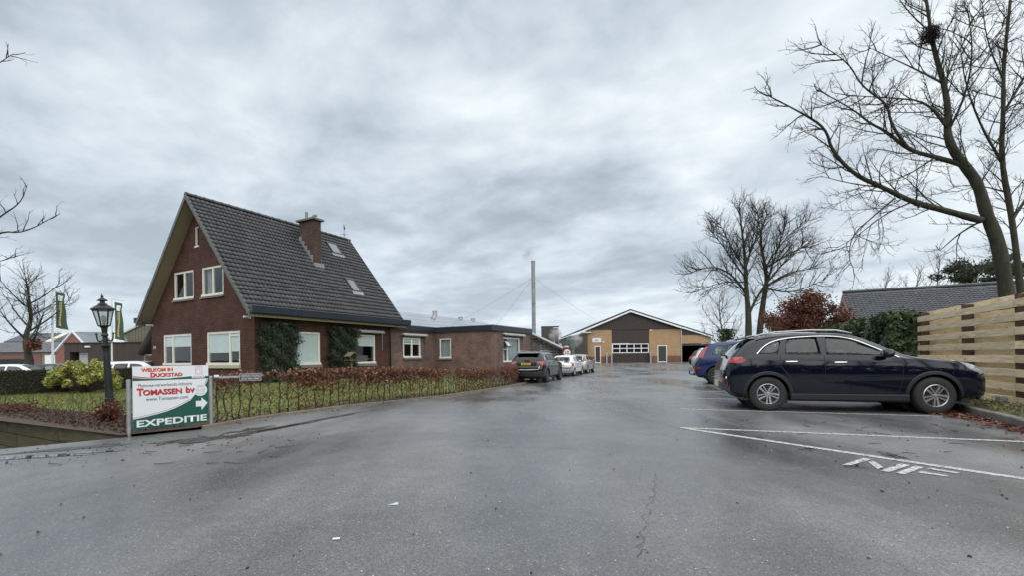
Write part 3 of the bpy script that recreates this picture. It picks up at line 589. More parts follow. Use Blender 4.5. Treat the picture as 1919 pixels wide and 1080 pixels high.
# downpipe, cameras, number, lean-to
b = MB(); b.tube([(8.55, -0.72, 3.12), (8.55, -0.1, 2.95), (8.55, -0.08, 2.8), (8.55, -0.08, 0.0)], 0.05, 8); b.build('downpipe', M_black, house, smooth=True)
for yy, zz in ((0.30, 3.02), (8.82, 3.02)):
    cm = MB(); cm.box(-0.02, 0.0, yy - 0.06, yy + 0.06, zz - 0.07, zz + 0.07); cm.lathe([(0.045, -0.25), (0.055, -0.24), (0.055, -0.02), (0.03, 0.0)], 10, (-0.05, yy, zz + 0.0), 'x'); o = cm.build('security_camera', M_white, house, smooth=False)
nm = text_mesh('134', 0.2, 0.004, 1.0, 0.004); o = obj('house_number', nm, pm('pale_metal', (0.55, 0.55, 0.55), rough=0.4), house); o.matrix_local = Matrix.Translation((-0.012, 8.78, 1.75)) @ Matrix.Rotation(math.radians(-90), 4, 'Z') @ Matrix.Rotation(math.radians(90), 4, 'X')
lt = empty('lean_to', (HX, HY, 0), HR, 'low lean-to with thick dark rounded verge at the left of the brick house', 'lean-to')
b = MB(); b.tube([(0.25, 8.97, 3.05), (0.25, 9.35, 2.75), (0.25, 10.75, 1.55)], [0.14, 0.17, 0.19], 10); b.build('verge', M_brownwood, lt, smooth=True)
b = MB(); b.hexa([(0.3, 8.97, 2.85), (0.3, 10.75, 1.40), (5.0, 10.75, 1.40), (5.0, 8.97, 2.85), (0.3, 8.97, 3.05), (0.3, 10.75, 1.6), (5.0, 10.75, 1.6), (5.0, 8.97, 3.05)]); b.build('roof', M_brownwood, lt)
b = MB(); b.prism([(8.97, -0.6), (9.78, -0.6), (9.78, 2.15), (8.97, 2.8)], 'x', 0.6, 0.7); b.build('wall', pm('cream_render', (0.60, 0.46, 0.28), rough=0.8), lt)
b = MB(); b.prism([(8.97, 2.76), (9.78, 2.11), (10.0, 1.95), (10.0, 2.15), (8.97, 2.97)], 'x', 0.5, 0.56); b.build('fascia', pm('tan_board', (0.45, 0.36, 0.22), rough=0.7), lt)
b = MB(); b.box(0.40, 0.50, 10.62, 10.72, -0.6, 1.55); b.box(0.42, 0.48, 9.8, 10.9, 1.40, 1.48); b.build('post', pm('weathered_post', (0.28, 0.25, 0.19), rough=0.8), lt)
b = MB(); b.box(0.9, 0.95, 9.8, 10.6, -0.6, 1.5); b.build('back_wall', M_dark, lt)
fl = empty('shutter', (HX, HY, 0), HR, 'small red and white painted shutter on the cream lean-to wall', 'shutter')
b = MB(); b.box(0.57, 0.60, 9.02, 9.34, 0.5, 1.35); b.build('panel', M_white, fl); b = MB(); b.prism([(9.02, 1.35), (9.34, 1.35), (9.18, 0.92)], 'x', 0.56, 0.569); b.build('triangle', M_red, fl)

# ------------------------------------------------------------------ flat-roofed brick extension
ext = empty('house_extension', (HX, HY, 0), HR, 'low flat-roofed brown brick extension with navy fascia joined to the house', 'extension')
OUT = [(8.5, 0.02), (13.08, 0.02), (13.08, -4.6), (18.96, -4.6), (18.96, 6.0), (8.5, 6.0)]
INN = [(8.75, 0.3), (13.36, 0.3), (13.36, -4.32), (18.68, -4.32), (18.68, 5.7), (8.75, 5.7)]
WIN_5, WIN_6, WIN_7 = (9.83, 11.55, 1.13, 2.42), (-1.39, -0.41, 1.06, 2.42), (14.66, 17.24, 0.74, 2.44)
b = MB(); b.prism(OUT, 'z', -0.6, 2.88); me = b.mesh('w'); b = MB(); b.prism(INN, 'z', -0.1, 2.80); me = boolean(me, b.mesh('c'))
c = MB(); mbox(c, mapP('side'), *WIN_5[:2], -0.5, 0.6, *WIN_5[2:]); mbox(c, mapP('inner'), *WIN_6[:2], -0.5, 0.6, *WIN_6[2:]); mbox(c, mapP('road'), *WIN_7[:2], -0.5, 0.6, *WIN_7[2:])
obj('wall', boolean(me, c.mesh('c')), M_brick2, ext, uv=True)
b = MB(); o_ = 0.14
for (xa, ya, xb, yb) in ((8.5, -o_ + 0.02, 12.94, 0.02), (12.94, -4.6 - o_, 13.08, 0.02), (13.08, -4.6 - o_, 19.1, -4.6), (18.96, -4.6, 19.1, 6.1)): b.box(xa, xb, ya, yb, 2.84, 3.20)
b.build('fascia', M_navy, ext)
b = MB(); b.prism([(8.5, -0.1), (12.95, -0.1), (12.95, -4.72), (19.08, -4.72), (19.08, 6.1), (8.5, 6.1)], 'z', 3.10, 3.16); b.build('flat_roof', pm('bitumen', (0.05, 0.05, 0.052), (0.08, 0.08, 0.08), scale=3, rough=0.8), ext)
b = MB(); b.box(8.5, 13.0, -0.16, -0.121, 3.205, 3.225); b.box(12.9, 19.12, -4.78, -4.741, 3.205, 3.225); b.build('roof_trim', M_lead, ext)
window(ext, 'side', *WIN_5, mull=(10.69,), trans=((2.02, (9.9, 11.48)),), blinds=((9.95, 10.62, 2.12), (10.76, 11.45, 2.12)), sill=0.12, mat=M_white, frame=0.10)
vert = pm('vertical_blind', (0.40, 0.43, 0.41), (0.24, 0.27, 0.26), scale=2.4, rough=0.8, stretch=(6, 6, 0.05))
window(ext, 'inner', *WIN_6, curtain=((-1.33, -0.47, 1.1, vert),), sill=0.10, mat=M_white, frame=0.08)
wr = window(ext, 'road', *WIN_7, mull=(15.4,), trans=((1.62, (14.73, 15.38)),), curtain=((15.45, 17.2, 0.8, vert), (14.75, 15.3, 0.8, vert)), mat=M_white, frame=0.09)
b = MB(); P = mapP('road'); b.hexa([P(14.78, 0.02, 2.3), P(15.33, 0.02, 2.3), P(15.33, 0.05, 2.32), P(14.78, 0.05, 2.32), P(14.78, -0.3, 1.78), P(15.33, -0.3, 1.78), P(15.33, -0.26, 1.78), P(14.78, -0.26, 1.78)]); b.build('open_vent_sash', M_dark, wr)
b = MB(); b.face([P(14.82, -0.012, 2.24), P(15.29, -0.012, 2.24), P(15.29, -0.29, 1.84), P(14.82, -0.29, 1.84)]); b.build('sash_pane', pm('sash_glass', (0.5, 0.52, 0.54), rough=0.05, coat=1.0), wr)
for (k, x0, x1, z, yoff) in (('side', 5.72, 7.95, 2.62, 0.0), ('side', 9.62, 12.05, 2.56, 0.02), ('road', 14.55, 17.8, 2.62, 0.0)):
    P = mapP(k); par = house if x1 < 8.5 else ext
    b = MB(); mbox(b, P, x0, x1, -0.20, -0.002 + yoff, z, z + 0.11); a = b.build('awning_case', pm('awning_grey', (0.50, 0.49, 0.46), (0.42, 0.41, 0.39), scale=4, rough=0.5), par, bevel=0.02)
    b = MB(); mbox(b, P, x0 + 0.02, x1 - 0.02, -0.27, -0.205, z - 0.05, z + 0.01); b.build('front_bar', M_galv, a)
    for xx in (x0 + 0.05, x1 - 0.05):
        b = MB(); mbox(b, P, xx - 0.02, xx + 0.02, -0.06, -0.02, z - 1.05, z); b.build('awning_arm', M_galv, a)
# ------------------------------------------------------------------ loading hall at the end of the drive
def factory():
    F = empty('loading_hall', (9.5, 60.0, 0.12), 0, 'tan brick loading hall with dark gable and big sectional door', 'hall')
    M_clad = pm('dark_brown_cladding', (0.028, 0.019, 0.016), (0.038, 0.026, 0.022), scale=3, rough=0.5)
    W_, XR = 12.9, 12.9
    def gz(x): return 6.85 - (0.405 * (6.1 - x) if x < 6.1 else 0.335 * (x - 6.1))
    # brick walls left and right of the door, plinth
    for x0, x1 in ((0.45, 3.72), (8.68, 12.9)):
        b = MB(); b.box(x0, x1, 0, 0.3, 0.85, gz(x0 if x0 < 6 else x1) - 0.05 if False else 4.35); b.build('wall', M_tanbrick, F, uv=True)
        b = MB(); b.box(x0, x1, -0.01, 0.3, -0.3, 0.85); b.build('plinth', M_redbase, F, uv=True)
    b = MB(); b.box(0.45, 0.75, 0.302, 25, -0.3, 4.2); b.box(12.6, 12.9, 0.302, 25, -0.3, 4.3); b.build('side_wall', M_tanbrick, F, uv=True)
    n = 44
    for i in range(n):      # vertical cladding sheets of the gable
        a, c = 0.1 + 12.8 * i / n, 0.1 + 12.8 * (i + 1) / n - 0.02
        top = lambda x: gz(x) - 0.12
        lo = 4.36 if 0.45 <= a else 4.2
        if min(top(a), top(c)) < lo + 0.05: continue
        b = MB(); b.prism([(a, lo), (c, lo), (c, top(c)), (a, top(a))], 'y', -0.05, 0.1); b.build('cladding_sheet', M_clad, F)
    # roof
    for (xa, xb) in ((-0.25, 6.1), (6.1, 13.0)):
        b = MB(); b.prism([(xa, gz(xa) + 0.02), (xb, gz(xb) + 0.02), (xb, gz(xb) + 0.2), (xa, gz(xa) + 0.2)], 'y', -0.55, 26); rf = b.build('roof', pm('black_roofing', (0.018, 0.02, 0.024), rough=0.6), F)
        b = MB(); b.prism([(xa, gz(xa) - 0.2), (xb, gz(xb) - 0.2), (xb, gz(xb) + 0.015), (xa, gz(xa) + 0.015)], 'y', -0.60, -0.50); b.build('barge_board', M_white, rf)
    b = MB(); b.box(-0.2, 0.9, -0.5, 1.5, gz(-0.25) - 0.28, gz(-0.25) - 0.18); b.build('eaves_soffit', M_white, F)
    # door: sections, windows
    b = MB(); b.box(3.72, 8.68, 0.05, 0.12, 2.56, 4.36); d = b.build('door_upper_panel', M_clad, F)
    dr = MB(); dr.box(3.78, 8.62, 0.06, 0.12, 0.0, 1.27); door = dr.build('sectional_door', M_clad, F)
    b = MB(); x0, x1, z0, z1 = 3.78, 8.62, 1.28, 2.50
    for z in (z0 + 0.04, (z0 + z1) / 2, z1 - 0.04): b.box(x0, x1, 0.02, 0.12, z - 0.05, z + 0.05)
    for k in range(6):
        x = x0 + 0.05 + (x1 - x0 - 0.1) * k / 5; b.box(x - 0.05, x + 0.05, 0.025, 0.115, z0 + 0.09, (z0 + z1) / 2 - 0.05); b.box(x - 0.05, x + 0.05, 0.025, 0.115, (z0 + z1) / 2 + 0.05, z1 - 0.09)
    b.build('window_frame', M_white, door)
    for k in range(5):
        for za, zb in ((z0 + 0.09, (z0 + z1) / 2 - 0.05), ((z0 + z1) / 2 + 0.05, z1 - 0.09)):
            xa = x0 + 0.1 + (x1 - x0 - 0.1) * k / 5; xb = x0 + (x1 - x0 - 0.1) * (k + 1) / 5
            b = MB(); b.face([(xa, 0.07, za), (xb, 0.07, za), (xb, 0.07, zb), (xa, 0.07, zb)]); b.build('pane', pm('dark_pane', (0.012, 0.013, 0.014), rough=0.08), door)
    for z in (0.42, 0.84):
        b = MB(); b.box(3.8, 8.6, 0.05, 0.062, z - 0.012, z + 0.012); b.build('section_joint', M_black, door)
    # personnel doors, board, lamps
    for x0, x1, m in ((1.55, 2.15, pm('maroon_door', (0.045, 0.018, 0.016), rough=0.4)), (9.85, 10.9, pm('olive_door', (0.035, 0.035, 0.026), rough=0.4))):
        b = MB(); b.box(x0 - 0.1, x0, -0.03, 0.1, 0, 2.25); b.box(x1, x1 + 0.1, -0.03, 0.1, 0, 2.25); b.box(x0, x1, -0.03, 0.1, 2.15, 2.25); b.box(x0, x1, -0.03, 0.1, 0, 0.12); fr = b.build('door_frame', M_white, F)
        b = MB(); b.box(x0, x1, -0.015, 0.05, 0.12, 2.15); dd = b.build('door_leaf', m, fr); b = MB(); b.box(x1 - 0.12, x1 - 0.06, -0.06, -0.016, 1.0, 1.06); b.build('door_handle', M_galv, dd)
    b = MB(); b.box(1.15, 2.3, -0.05, -0.012, 2.75, 3.3); s = b.build('notice_board', M_signwhite, F)
    for z, w in ((3.06, 0.24), (2.93, 0.2)):
        b = MB(); b.box(1.72 - w, 1.72 + w, -0.056, -0.051, z - 0.035, z + 0.035); b.build('text_line', M_print, s)
    for x, z in ((2.6, 2.75), (8.9, 4.25)):
        b = MB(); b.lathe([(0.02, -0.14), (0.11, -0.12), (0.12, -0.04), (0.1, 0.0)], 10, (x, 0, z), 'y'); b.build('wall_lamp', M_white, F)
    for x in (2.95, 3.6, 8.72):
        b = MB(); b.lathe([(0.13, -0.1), (0.13, 1.18), (0.11, 1.25), (0.0, 1.27)], 12, (x, -0.35, 0)); b.build('bumper_post', M_galv, F, smooth=False)
    # lean-to on the right with open bay
    b = MB(); b.box(12.86, 12.96, -0.08, -0.02, -0.1, 4.6); b.build('downpipe', M_galv, F)
    def lz(x): return 4.75 - 0.335 * (x - 12.95)
    b = MB(); b.prism([(12.95, lz(12.95) - 0.1), (17.1, lz(17.1) - 0.1), (17.1, lz(17.1) + 0.08), (12.95, lz(12.95) + 0.08)], 'y', -0.3, 12); lr = b.build('lean_to_roof', pm('black_roofing', (0.018, 0.02, 0.024)), F)
    b = MB(); b.prism([(12.95, lz(12.95) - 0.32), (17.1, lz(17.1) - 0.22), (17.1, lz(17.1) - 0.105), (12.95, lz(12.95) - 0.105)], 'y', -0.36, -0.28); b.build('barge_board', M_white, lr)
    b = MB(); b.prism([(12.97, 3.55), (16.6, 3.55), (12.97, lz(12.97) - 0.33)], 'y', -0.02, 0.1); b.build('gable_cladding', M_clad, F)
    b = MB(); b.box(12.97, 16.85, 0.0, 0.3, 2.45, 3.54); b.box(16.6, 16.85, 0.0, 0.3, -0.3, 2.45); b.build('lean_to_wall', M_tanbrick, F, uv=True)
    b = MB(); b.box(12.97, 16.6, 0.05, 0.25, 2.15, 2.44); b.build('bay_lintel', M_clad, F)
    b = MB(); b.box(12.97, 16.85, 11, 11.2, -0.3, 3.5); b.box(16.65, 16.85, 0.302, 11, -0.3, 3.3); b.build('bay_back_wall', M_dark, F)
factory()
# ------------------------------------------------------------------ works behind the house
def solar_hall():
    S = empty('solar_hall', (-12.5, 40.5, 0), HR, 'long low shed roof covered with pale reflecting solar panels behind the house', 'shed')
    # long side parallel to the house; roof slope faces the road
    L_ = 24; y0, y1, z0, z1 = -6.0, 4.0, 3.0, 6.2
    def q(x, t, h): return (x, y0 + (y1 - y0) * t - 0.3 * h, z0 + (z1 - z0) * t + 0.95 * h)
    def slab(b, xa, xb, t0, t1, h0, h1): b.hexa([q(xa, t0, h0), q(xb, t0, h0), q(xb, t1, h0), q(xa, t1, h0), q(xa, t0, h1), q(xb, t0, h1), q(xb, t1, h1), q(xa, t1, h1)])
    b = MB(); slab(b, -6, L_, 0, 1, -0.12, 0); b.hexa([(-6, y1, z1 - .1), (L_, y1, z1 - .1), (L_, y1 + 10, z0), (-6, y1 + 10, z0), (-6, y1, z1), (L_, y1, z1), (L_, y1 + 10, z0 + .1), (-6, y1 + 10, z0 + .1)]); rf = b.build('roof', pm('sheet_roof', (0.10, 0.10, 0.105), (0.14, 0.14, 0.145), scale=3, rough=0.5), S)
    b = MB(); b.box(-6, L_, y0 + 0.3, y1 + 9, -0.5, z0 - 0.1); b.build('wall', M_brick2, S, uv=True)
    M_pv = pm('solar_panel', (0.15, 0.145, 0.165), (0.19, 0.185, 0.20), scale=0.7, rough=0.15, spec=0.9, coat=1.0)
    pmesh = None
    for r in range(5):
        for k in range(17):
            x = -5.4 + k * 1.72
            b = MB(); slab(b, x, x + 1.66, 0.03 + r * 0.185, 0.03 + r * 0.185 + 0.178, 0.06, 0.10); b.build('solar_panel', M_pv, rf)
    for (x, t, h) in ((1.2, 0.98, 0.9), (13.5, 0.93, 0.8), (19.5, 0.97, 0.35), (22.5, 0.97, 0.35)):
        p = q(x, t, 0); b = MB(); b.lathe([(0.28, -0.2), (0.28, h * 0.5), (0.2, h * 0.52), (0.2, h * 0.65), (0.32, h * 0.67), (0.32, h * 0.8), (0.05, h)], 12, p); b.build('roof_vent', M_galv, rf)
solar_hall()
def small_flue(name, x, y, z0, z1, r, label, m):
    b = MB(); b.lathe([(r, z0), (r, z1 - 0.15), (r * 1.25, z1 - 0.14), (r * 1.25, z1)], 12, (0, 0, 0)); o = b.build(name, m); o.location = (x, y, 0); tag(o, label, 'vent pipe')
hm = Matrix.Translation((HX, HY, 0)) @ Matrix.Rotation(HR, 4, 'Z')
for (lx, ly, z1, r, lab) in ((10.6, 2.2, 4.65, 0.09, 'tall dark vent pipe on the flat extension roof'), (9.6, 2.6, 4.05, 0.06, 'short dark vent pipe on the flat roof beside the house')):
    p = hm @ Vector((lx, ly, 0)); small_flue('vent_pipe', p.x, p.y, 3.12, z1, r, lab, M_grey)
st = empty('flue_stack', (2.35, 48, 0), 0, 'tall slender steel chimney stack held by guy wires', 'chimney stack')
b = MB(); prof = []
for k in range(5):
    z = k * 2.25; prof += [(0.20, z), (0.20, z + 2.16), (0.235, z + 2.17), (0.235, z + 2.24)]
b.lathe(prof + [(0.19, 11.3), (0.15, 11.3), (0.15, 10.9)], 14); b.build('pipe', pm('stack_steel', (0.20, 0.20, 0.205), (0.28, 0.28, 0.285), scale=2, rough=0.5, metal=0.5), st)
for e in ((-9.0, 2.0, 4.7), (-4.4, 4.0, 4.5), (8.0, 8.0, 5.6)):
    b = MB(); pts = [Vector((0, 0, 9.6)).lerp(Vector(e), t) - Vector((0, 0, 1.0 * t * (1 - t))) for t in np.linspace(0, 1, 7)]; b.tube(pts, 0.009, 4); b.build('guy_wire', M_grey, st)
def slatted_shed():
    S = empty('slatted_shed', (1.55, 37.0, -0.2), 0, 'dark slatted timber shed with sloping white-edged roof beside the extension', 'shed')
    def tz(x): return 3.15 - 0.49 * x
    k = 0
    for z in np.arange(0.0, 3.0, 0.2):
        x1 = min(2.3, (3.05 - (z + 0.17)) / 0.49)
        if x1 < 0.2: continue
        b = MB(); b.box(-0.2, x1, 0, 0.05, z, z + 0.165); b.build('slat', pm('grey_slat', (0.09, 0.082, 0.072), (0.14, 0.13, 0.115), scale=5, rough=0.8, stretch=(0.3, 1, 6)), S)
    b = MB(); b.prism([(-0.3, tz(-0.3)), (2.55, tz(2.55)), (2.55, tz(2.55) + 0.14), (-0.3, tz(-0.3) + 0.14)], 'y', -0.5, 10); rf = b.build('roof', pm('pale_sheet', (0.55, 0.56, 0.58), rough=0.3), S)
    b = MB(); b.prism([(-0.3, tz(-0.3) - 0.16), (2.55, tz(2.55) - 0.16), (2.55, tz(2.55) - 0.004), (-0.3, tz(-0.3) - 0.004)], 'y', -0.56, -0.48); b.build('barge_board', M_brownwood, rf)
    b = MB(); b.box(2.3, 2.42, -0.05, 0.07, -0.2, 1.9); b.box(-0.2, 2.3, 0.2, 0.3, -0.2, 1.7); b.build('post', M_dark, S)
slatted_shed()
tk = empty('cooling_tower', (3.35, 50, 0), 0, 'boxy dark brown steel tower rising behind the slatted shed', 'tower')
M_tower = pm('tower_cladding', (0.040, 0.036, 0.028), (0.058, 0.052, 0.042), scale=2, rough=0.6)
b = MB(); b.box(0, 1.25, 0, 1.5, 0, 4.35); b.build('casing', M_tower, tk); b = MB(); b.box(1.252, 1.85, 0.4, 1.5, 0, 4.2); b.build('rear_casing', M_tower, tk)
b = MB(); b.box(-0.04, 1.9, -0.04, 1.54, 4.352, 4.42); b.build('top_rim', M_tower, tk); b = MB(); b.box(1.28, 1.42, 0.2, 0.38, 0, 3.4); b.build('white_riser_pipe', M_white, tk)
dk = empty('dark_store', (7.55, 59.0, 0.1), 0, 'dark brown clad store between the tan hall and the tanks', 'building')
b = MB(); b.prism([(0, 0), (2.3, 0), (2.3, 3.85), (0, 3.55)], 'y', 0, 14); b.build('wall', M_tower, dk); b = MB(); b.prism([(-0.1, 3.53), (2.3, 3.86), (2.3, 3.92), (-0.1, 3.60)], 'y', -0.15, 14); b.build('roof_edge', M_grey, dk)
mt = empty('maroon_cabin', (4.2, 46.0, -0.05), 0, 'maroon cabin with pale roof behind the speed sign', 'cabin')
b = MB(); b.box(0, 1.7, 0, 4, 0, 1.75); b.build('wall', pm('maroon_paint', (0.085, 0.014, 0.016), (0.06, 0.012, 0.013), scale=3, rough=0.5), mt); b = MB(); b.box(-0.5, 1.9, -0.3, 4.2, 1.752, 1.87); b.build('roof', M_dark, mt)
gt = empty('green_tank', (7.05, 54, 0.05), 0, 'green upright steel tank left of the dark store', 'tank')
b = MB(); b.lathe([(0.42, 0), (0.42, 2.95), (0.36, 3.05), (0.0, 3.1)], 18); b.build('shell', pm('tank_green', (0.075, 0.12, 0.105), (0.10, 0.15, 0.13), scale=3, rough=0.5), gt, smooth=False)
b = MB(); b.tube([(-0.6, -0.2, 3.2), (0.4, -0.2, 3.3)], 0.05, 6); b.tube([(-0.5, -0.2, 0), (-0.5, -0.2, 3.2)], 0.05, 6); b.build('pipework', M_grey, gt)
wt = empty('white_tank', (6.2, 52, 0.05), 0, 'white upright tank behind the speed sign', 'tank')
b = MB(); b.lathe([(0.4, 0), (0.4, 2.0), (0.33, 2.15), (0.1, 2.22)], 18); b.build('shell', pm('tank_pale', (0.40, 0.41, 0.42), rough=0.5), wt); b = MB(); b.tube([(-0.9, 0, 2.3), (-0.9, 0, 2.9), (-0.5, 0, 3.0)], 0.07, 6); b.box(-1.1, -0.5, -0.2, 0.2, 1.9, 2.5); b.build('pump_unit', M_galv, wt)
sg = empty('speed_sign', (5.05, 41.5, -0.1), 0, 'dark red square sign with white disc and black number 10', 'sign')
b = MB(); b.tube([(0, 0.03, 0), (0, 0.03, 1.9)], 0.03, 8); b.build('post', M_galv, sg)
b = MB(); b.box(-0.42, 0.42, 0, 0.02, 1.12, 2.0); pnl = b.build('panel', pm('maroon_sign', (0.13, 0.008, 0.012), rough=0.4), sg)
b = MB(); b.lathe([(0.31, -0.006), (0.31, -0.002)], 28, (0, 0, 1.5), 'y'); b.build('disc', M_signwhite, pnl); text_fit('digits', '10', M_print, pnl, -0.2, 0.2, 1.33, 1.67, -0.008, 0.02)

# ------------------------------------------------------------------ far left: works across the yard
def left_works():
    H = empty('long_hall', (-75, 64, -0.3), 0, 'long grey roofed works hall with pale skylight strips far left', 'hall')
    b = MB(); b.box(0, 21, 0, 18, 0, 3.0); b.build('wall', pm('khaki_brick', (0.17, 0.145, 0.10), (0.21, 0.18, 0.13), scale=1, rough=0.85), H)
    def q(x, t, h=0.0): return (x, -0.4 + 7.4 * t, 2.95 + 2.9 * t + h)
    ribm = pm('ribbed_grey_roof', (0.13, 0.135, 0.145), (0.17, 0.175, 0.185), scale=1, rough=0.5)
    b = MB(); b.hexa([q(-0.5, 0, -0.1), q(21.5, 0, -0.1), q(21.5, 1, -0.1), q(-0.5, 1, -0.1), q(-0.5, 0), q(21.5, 0), q(21.5, 1), q(-0.5, 1)]); rf = b.build('roof', ribm, H)
    for k in range(44):
        x = -0.4 + k * 0.5; b = MB(); b.hexa([q(x, 0.01, 0), q(x + 0.07, 0.01, 0), q(x + 0.07, 0.46, 0), q(x, 0.46, 0), q(x, 0.01, 0.07), q(x + 0.07, 0.01, 0.07), q(x + 0.07, 0.46, 0.07), q(x, 0.46, 0.07)]); b.build('roof_rib', ribm, rf)
    pv = pm('dark_roof_field', (0.040, 0.038, 0.046), (0.055, 0.052, 0.06), scale=1.5, rough=0.35)
    for (a, c) in ((-0.4, 5.6), (6.7, 11.4), (12.4, 17.0), (18.0, 21.4)):
        b = MB(); b.hexa([q(a, 0.5, 0.02), q(c, 0.5, 0.02), q(c - 0.9, 0.99, 0.02), q(a - 0.9, 0.99, 0.02), q(a, 0.5, 0.12), q(c, 0.5, 0.12), q(c - 0.9, 0.99, 0.12), q(a - 0.9, 0.99, 0.12)]); b.build('solar_field', pv, rf)
    for a in (5.7, 11.5, 17.1):
        b = MB(); b.hexa([q(a, 0.5, 0.02), q(a + 0.95, 0.5, 0.02), q(a + 0.05, 0.99, 0.02), q(a - 0.9, 0.99, 0.02), q(a, 0.5, 0.1), q(a + 0.95, 0.5, 0.1), q(a + 0.05, 0.99, 0.1), q(a - 0.9, 0.99, 0.1)]); b.build('skylight_strip', pm('yellowed_sheet', (0.62, 0.60, 0.42), rough=0.5), rf)
    b = MB(); b.box(0.2, 8.6, -0.08, -0.01, 0, 2.6); b.build('red_wall_bay', pm('pinkish_wall', (0.17, 0.085, 0.075), rough=0.8), H)
    b = MB(); b.box(2.0, 7.6, -0.16, -0.09, 1.0, 1.9); b.build('dark_window', M_black, H); b = MB(); b.box(2.0, 7.6, -0.18, -0.165, 0.95, 1.15); b.build('window_bar', M_white, H)
    b = MB(); b.box(9.2, 10.6, -0.12, -0.01, 0, 2.4); b.build('door', M_white, H)
    b = MB(); b.box(15.4, 20.2, -0.06, -0.01, 0.0, 1.55); b.build('roller_shutter', pm('grey_shutter', (0.30, 0.30, 0.29), rough=0.6), H)
    b = MB(); b.box(12.0, 14.0, -0.14, -0.06, 0.6, 1.9); nb = b.build('notice_board', M_signwhite, H); b = MB(); b.prism([(12.6, 0.65), (13.95, 0.65), (13.95, 1.1)], 'y', -0.15, -0.145); b.build('notice_swoosh', M_print, nb)
    G_ = empty('brick_gable_house', (-52.3, 52.0, -0.3), 0, 'small red brick gabled building with white verge and grey roof', 'building')
    b = MB(); b.prism([(0, 0), (3.6, 0), (3.6, 3.0), (2.05, 4.75), (0, 2.4)], 'y', 0, 6); b.build('wall', pm('pale_red_brick', (0.24, 0.115, 0.09), (0.19, 0.09, 0.075), scale=3, rough=0.85), G_)
    b = MB(); b.prism([(-0.3, 2.15), (2.05, 4.78), (2.05, 4.98), (-0.45, 2.2)], 'y', -0.2, -0.05); b.prism([(2.05, 4.78), (3.75, 2.95), (3.85, 3.02), (2.05, 4.98)], 'y', -0.2, -0.05); b.build('verge_board', M_white, G_)
    b = MB(); b.hexa([(2.1, -0.04, 4.75), (3.75, -0.04, 3.0), (7.6, 1.2, 3.0), (6.6, 1.2, 4.75), (2.1, -0.04, 4.85), (3.75, -0.04, 3.1), (7.6, 1.2, 3.1), (6.6, 1.2, 4.85)]); r2 = b.build('roof', pm('blue_grey_sheet', (0.17, 0.20, 0.22), (0.21, 0.24, 0.26), scale=2, rough=0.4), G_)
    b = MB(); b.hexa([(4.9, 0.72, 4.78), (6.2, 0.85, 3.1), (7.3, 1.15, 3.1), (6.2, 1.05, 4.78), (4.9, 0.70, 4.92), (6.2, 0.83, 3.2), (7.3, 1.13, 3.2), (6.2, 1.03, 4.92)]); b.build('skylight', M_white, r2)
    A_ = empty('brown_garage', (-45.4, 46.0, -0.4), 0, 'long flat brown clad garage with pale roller door behind the lamp', 'garage')
    b = MB(); b.box(0, 0.55, 0, 10, 0, 3.35); b.box(2.4, 9.5, 0, 10, 0, 3.35); b.box(0.55, 2.4, 0, 10, 2.5, 3.35); b.box(0.56, 2.39, 0.9, 9.9, 0, 2.49); b.build('wall', M_brownwood, A_)
    for i in range(10):
        b = MB(); b.box(1.0, 2.35, 0.55, 0.6, 0.25 * i, 0.25 * i + 0.235); b.build('door_section', pm('grey_shutter_lath', (0.44, 0.46, 0.48), rough=0.5), A_)
    b = MB(); b.box(2.2, 2.7, -0.15, -0.01, 2.95, 3.1); b.build('floodlight', M_white, A_); b = MB(); b.box(-0.1, 9.6, -0.1, 10.1, 3.352, 3.45); b.build('roof_edge', M_dark, A_)
    O = empty('olive_shed', (-49.3, 57.5, -0.3), 0, 'tall olive grey corrugated shed left of the brick house', 'shed')
    M_ol = pm('olive_sheet', (0.125, 0.118, 0.080), (0.155, 0.148, 0.105), scale=2, rough=0.6)
    for k in range(26):
        x0 = k * 0.4; zt = lambda x: 4.75 + 0.47 * min(x, 6.0) - 0.47 * max(0, x - 6.0)
        b = MB(); b.prism([(x0, 0), (x0 + 0.36, 0), (x0 + 0.36, zt(x0 + 0.36)), (x0, zt(x0))], 'y', 0, 0.12); b.build('cladding_sheet', M_ol, O)
    b = MB(); b.box(0.05, 10.3, 0.13, 12, 0, 4.4); b.build('body', M_ol, O)
    b = MB(); b.prism([(-0.2, 4.72), (6.0, 7.6), (6.0, 7.8), (-0.2, 4.9)], 'y', -0.2, 12); b.prism([(6.0, 7.6), (10.6, 5.5), (10.6, 5.7), (6.0, 7.8)], 'y', -0.2, 12); b.build('roof', pm('pale_roof_sheet', (0.42, 0.43, 0.42), rough=0.5), O)
    b = MB(); b.box(-0.1, 10.5, -0.15, -0.01, 3.2, 3.6); b.build('eaves_band', pm('drab_band', (0.20, 0.19, 0.15), rough=0.6), O)
left_works()

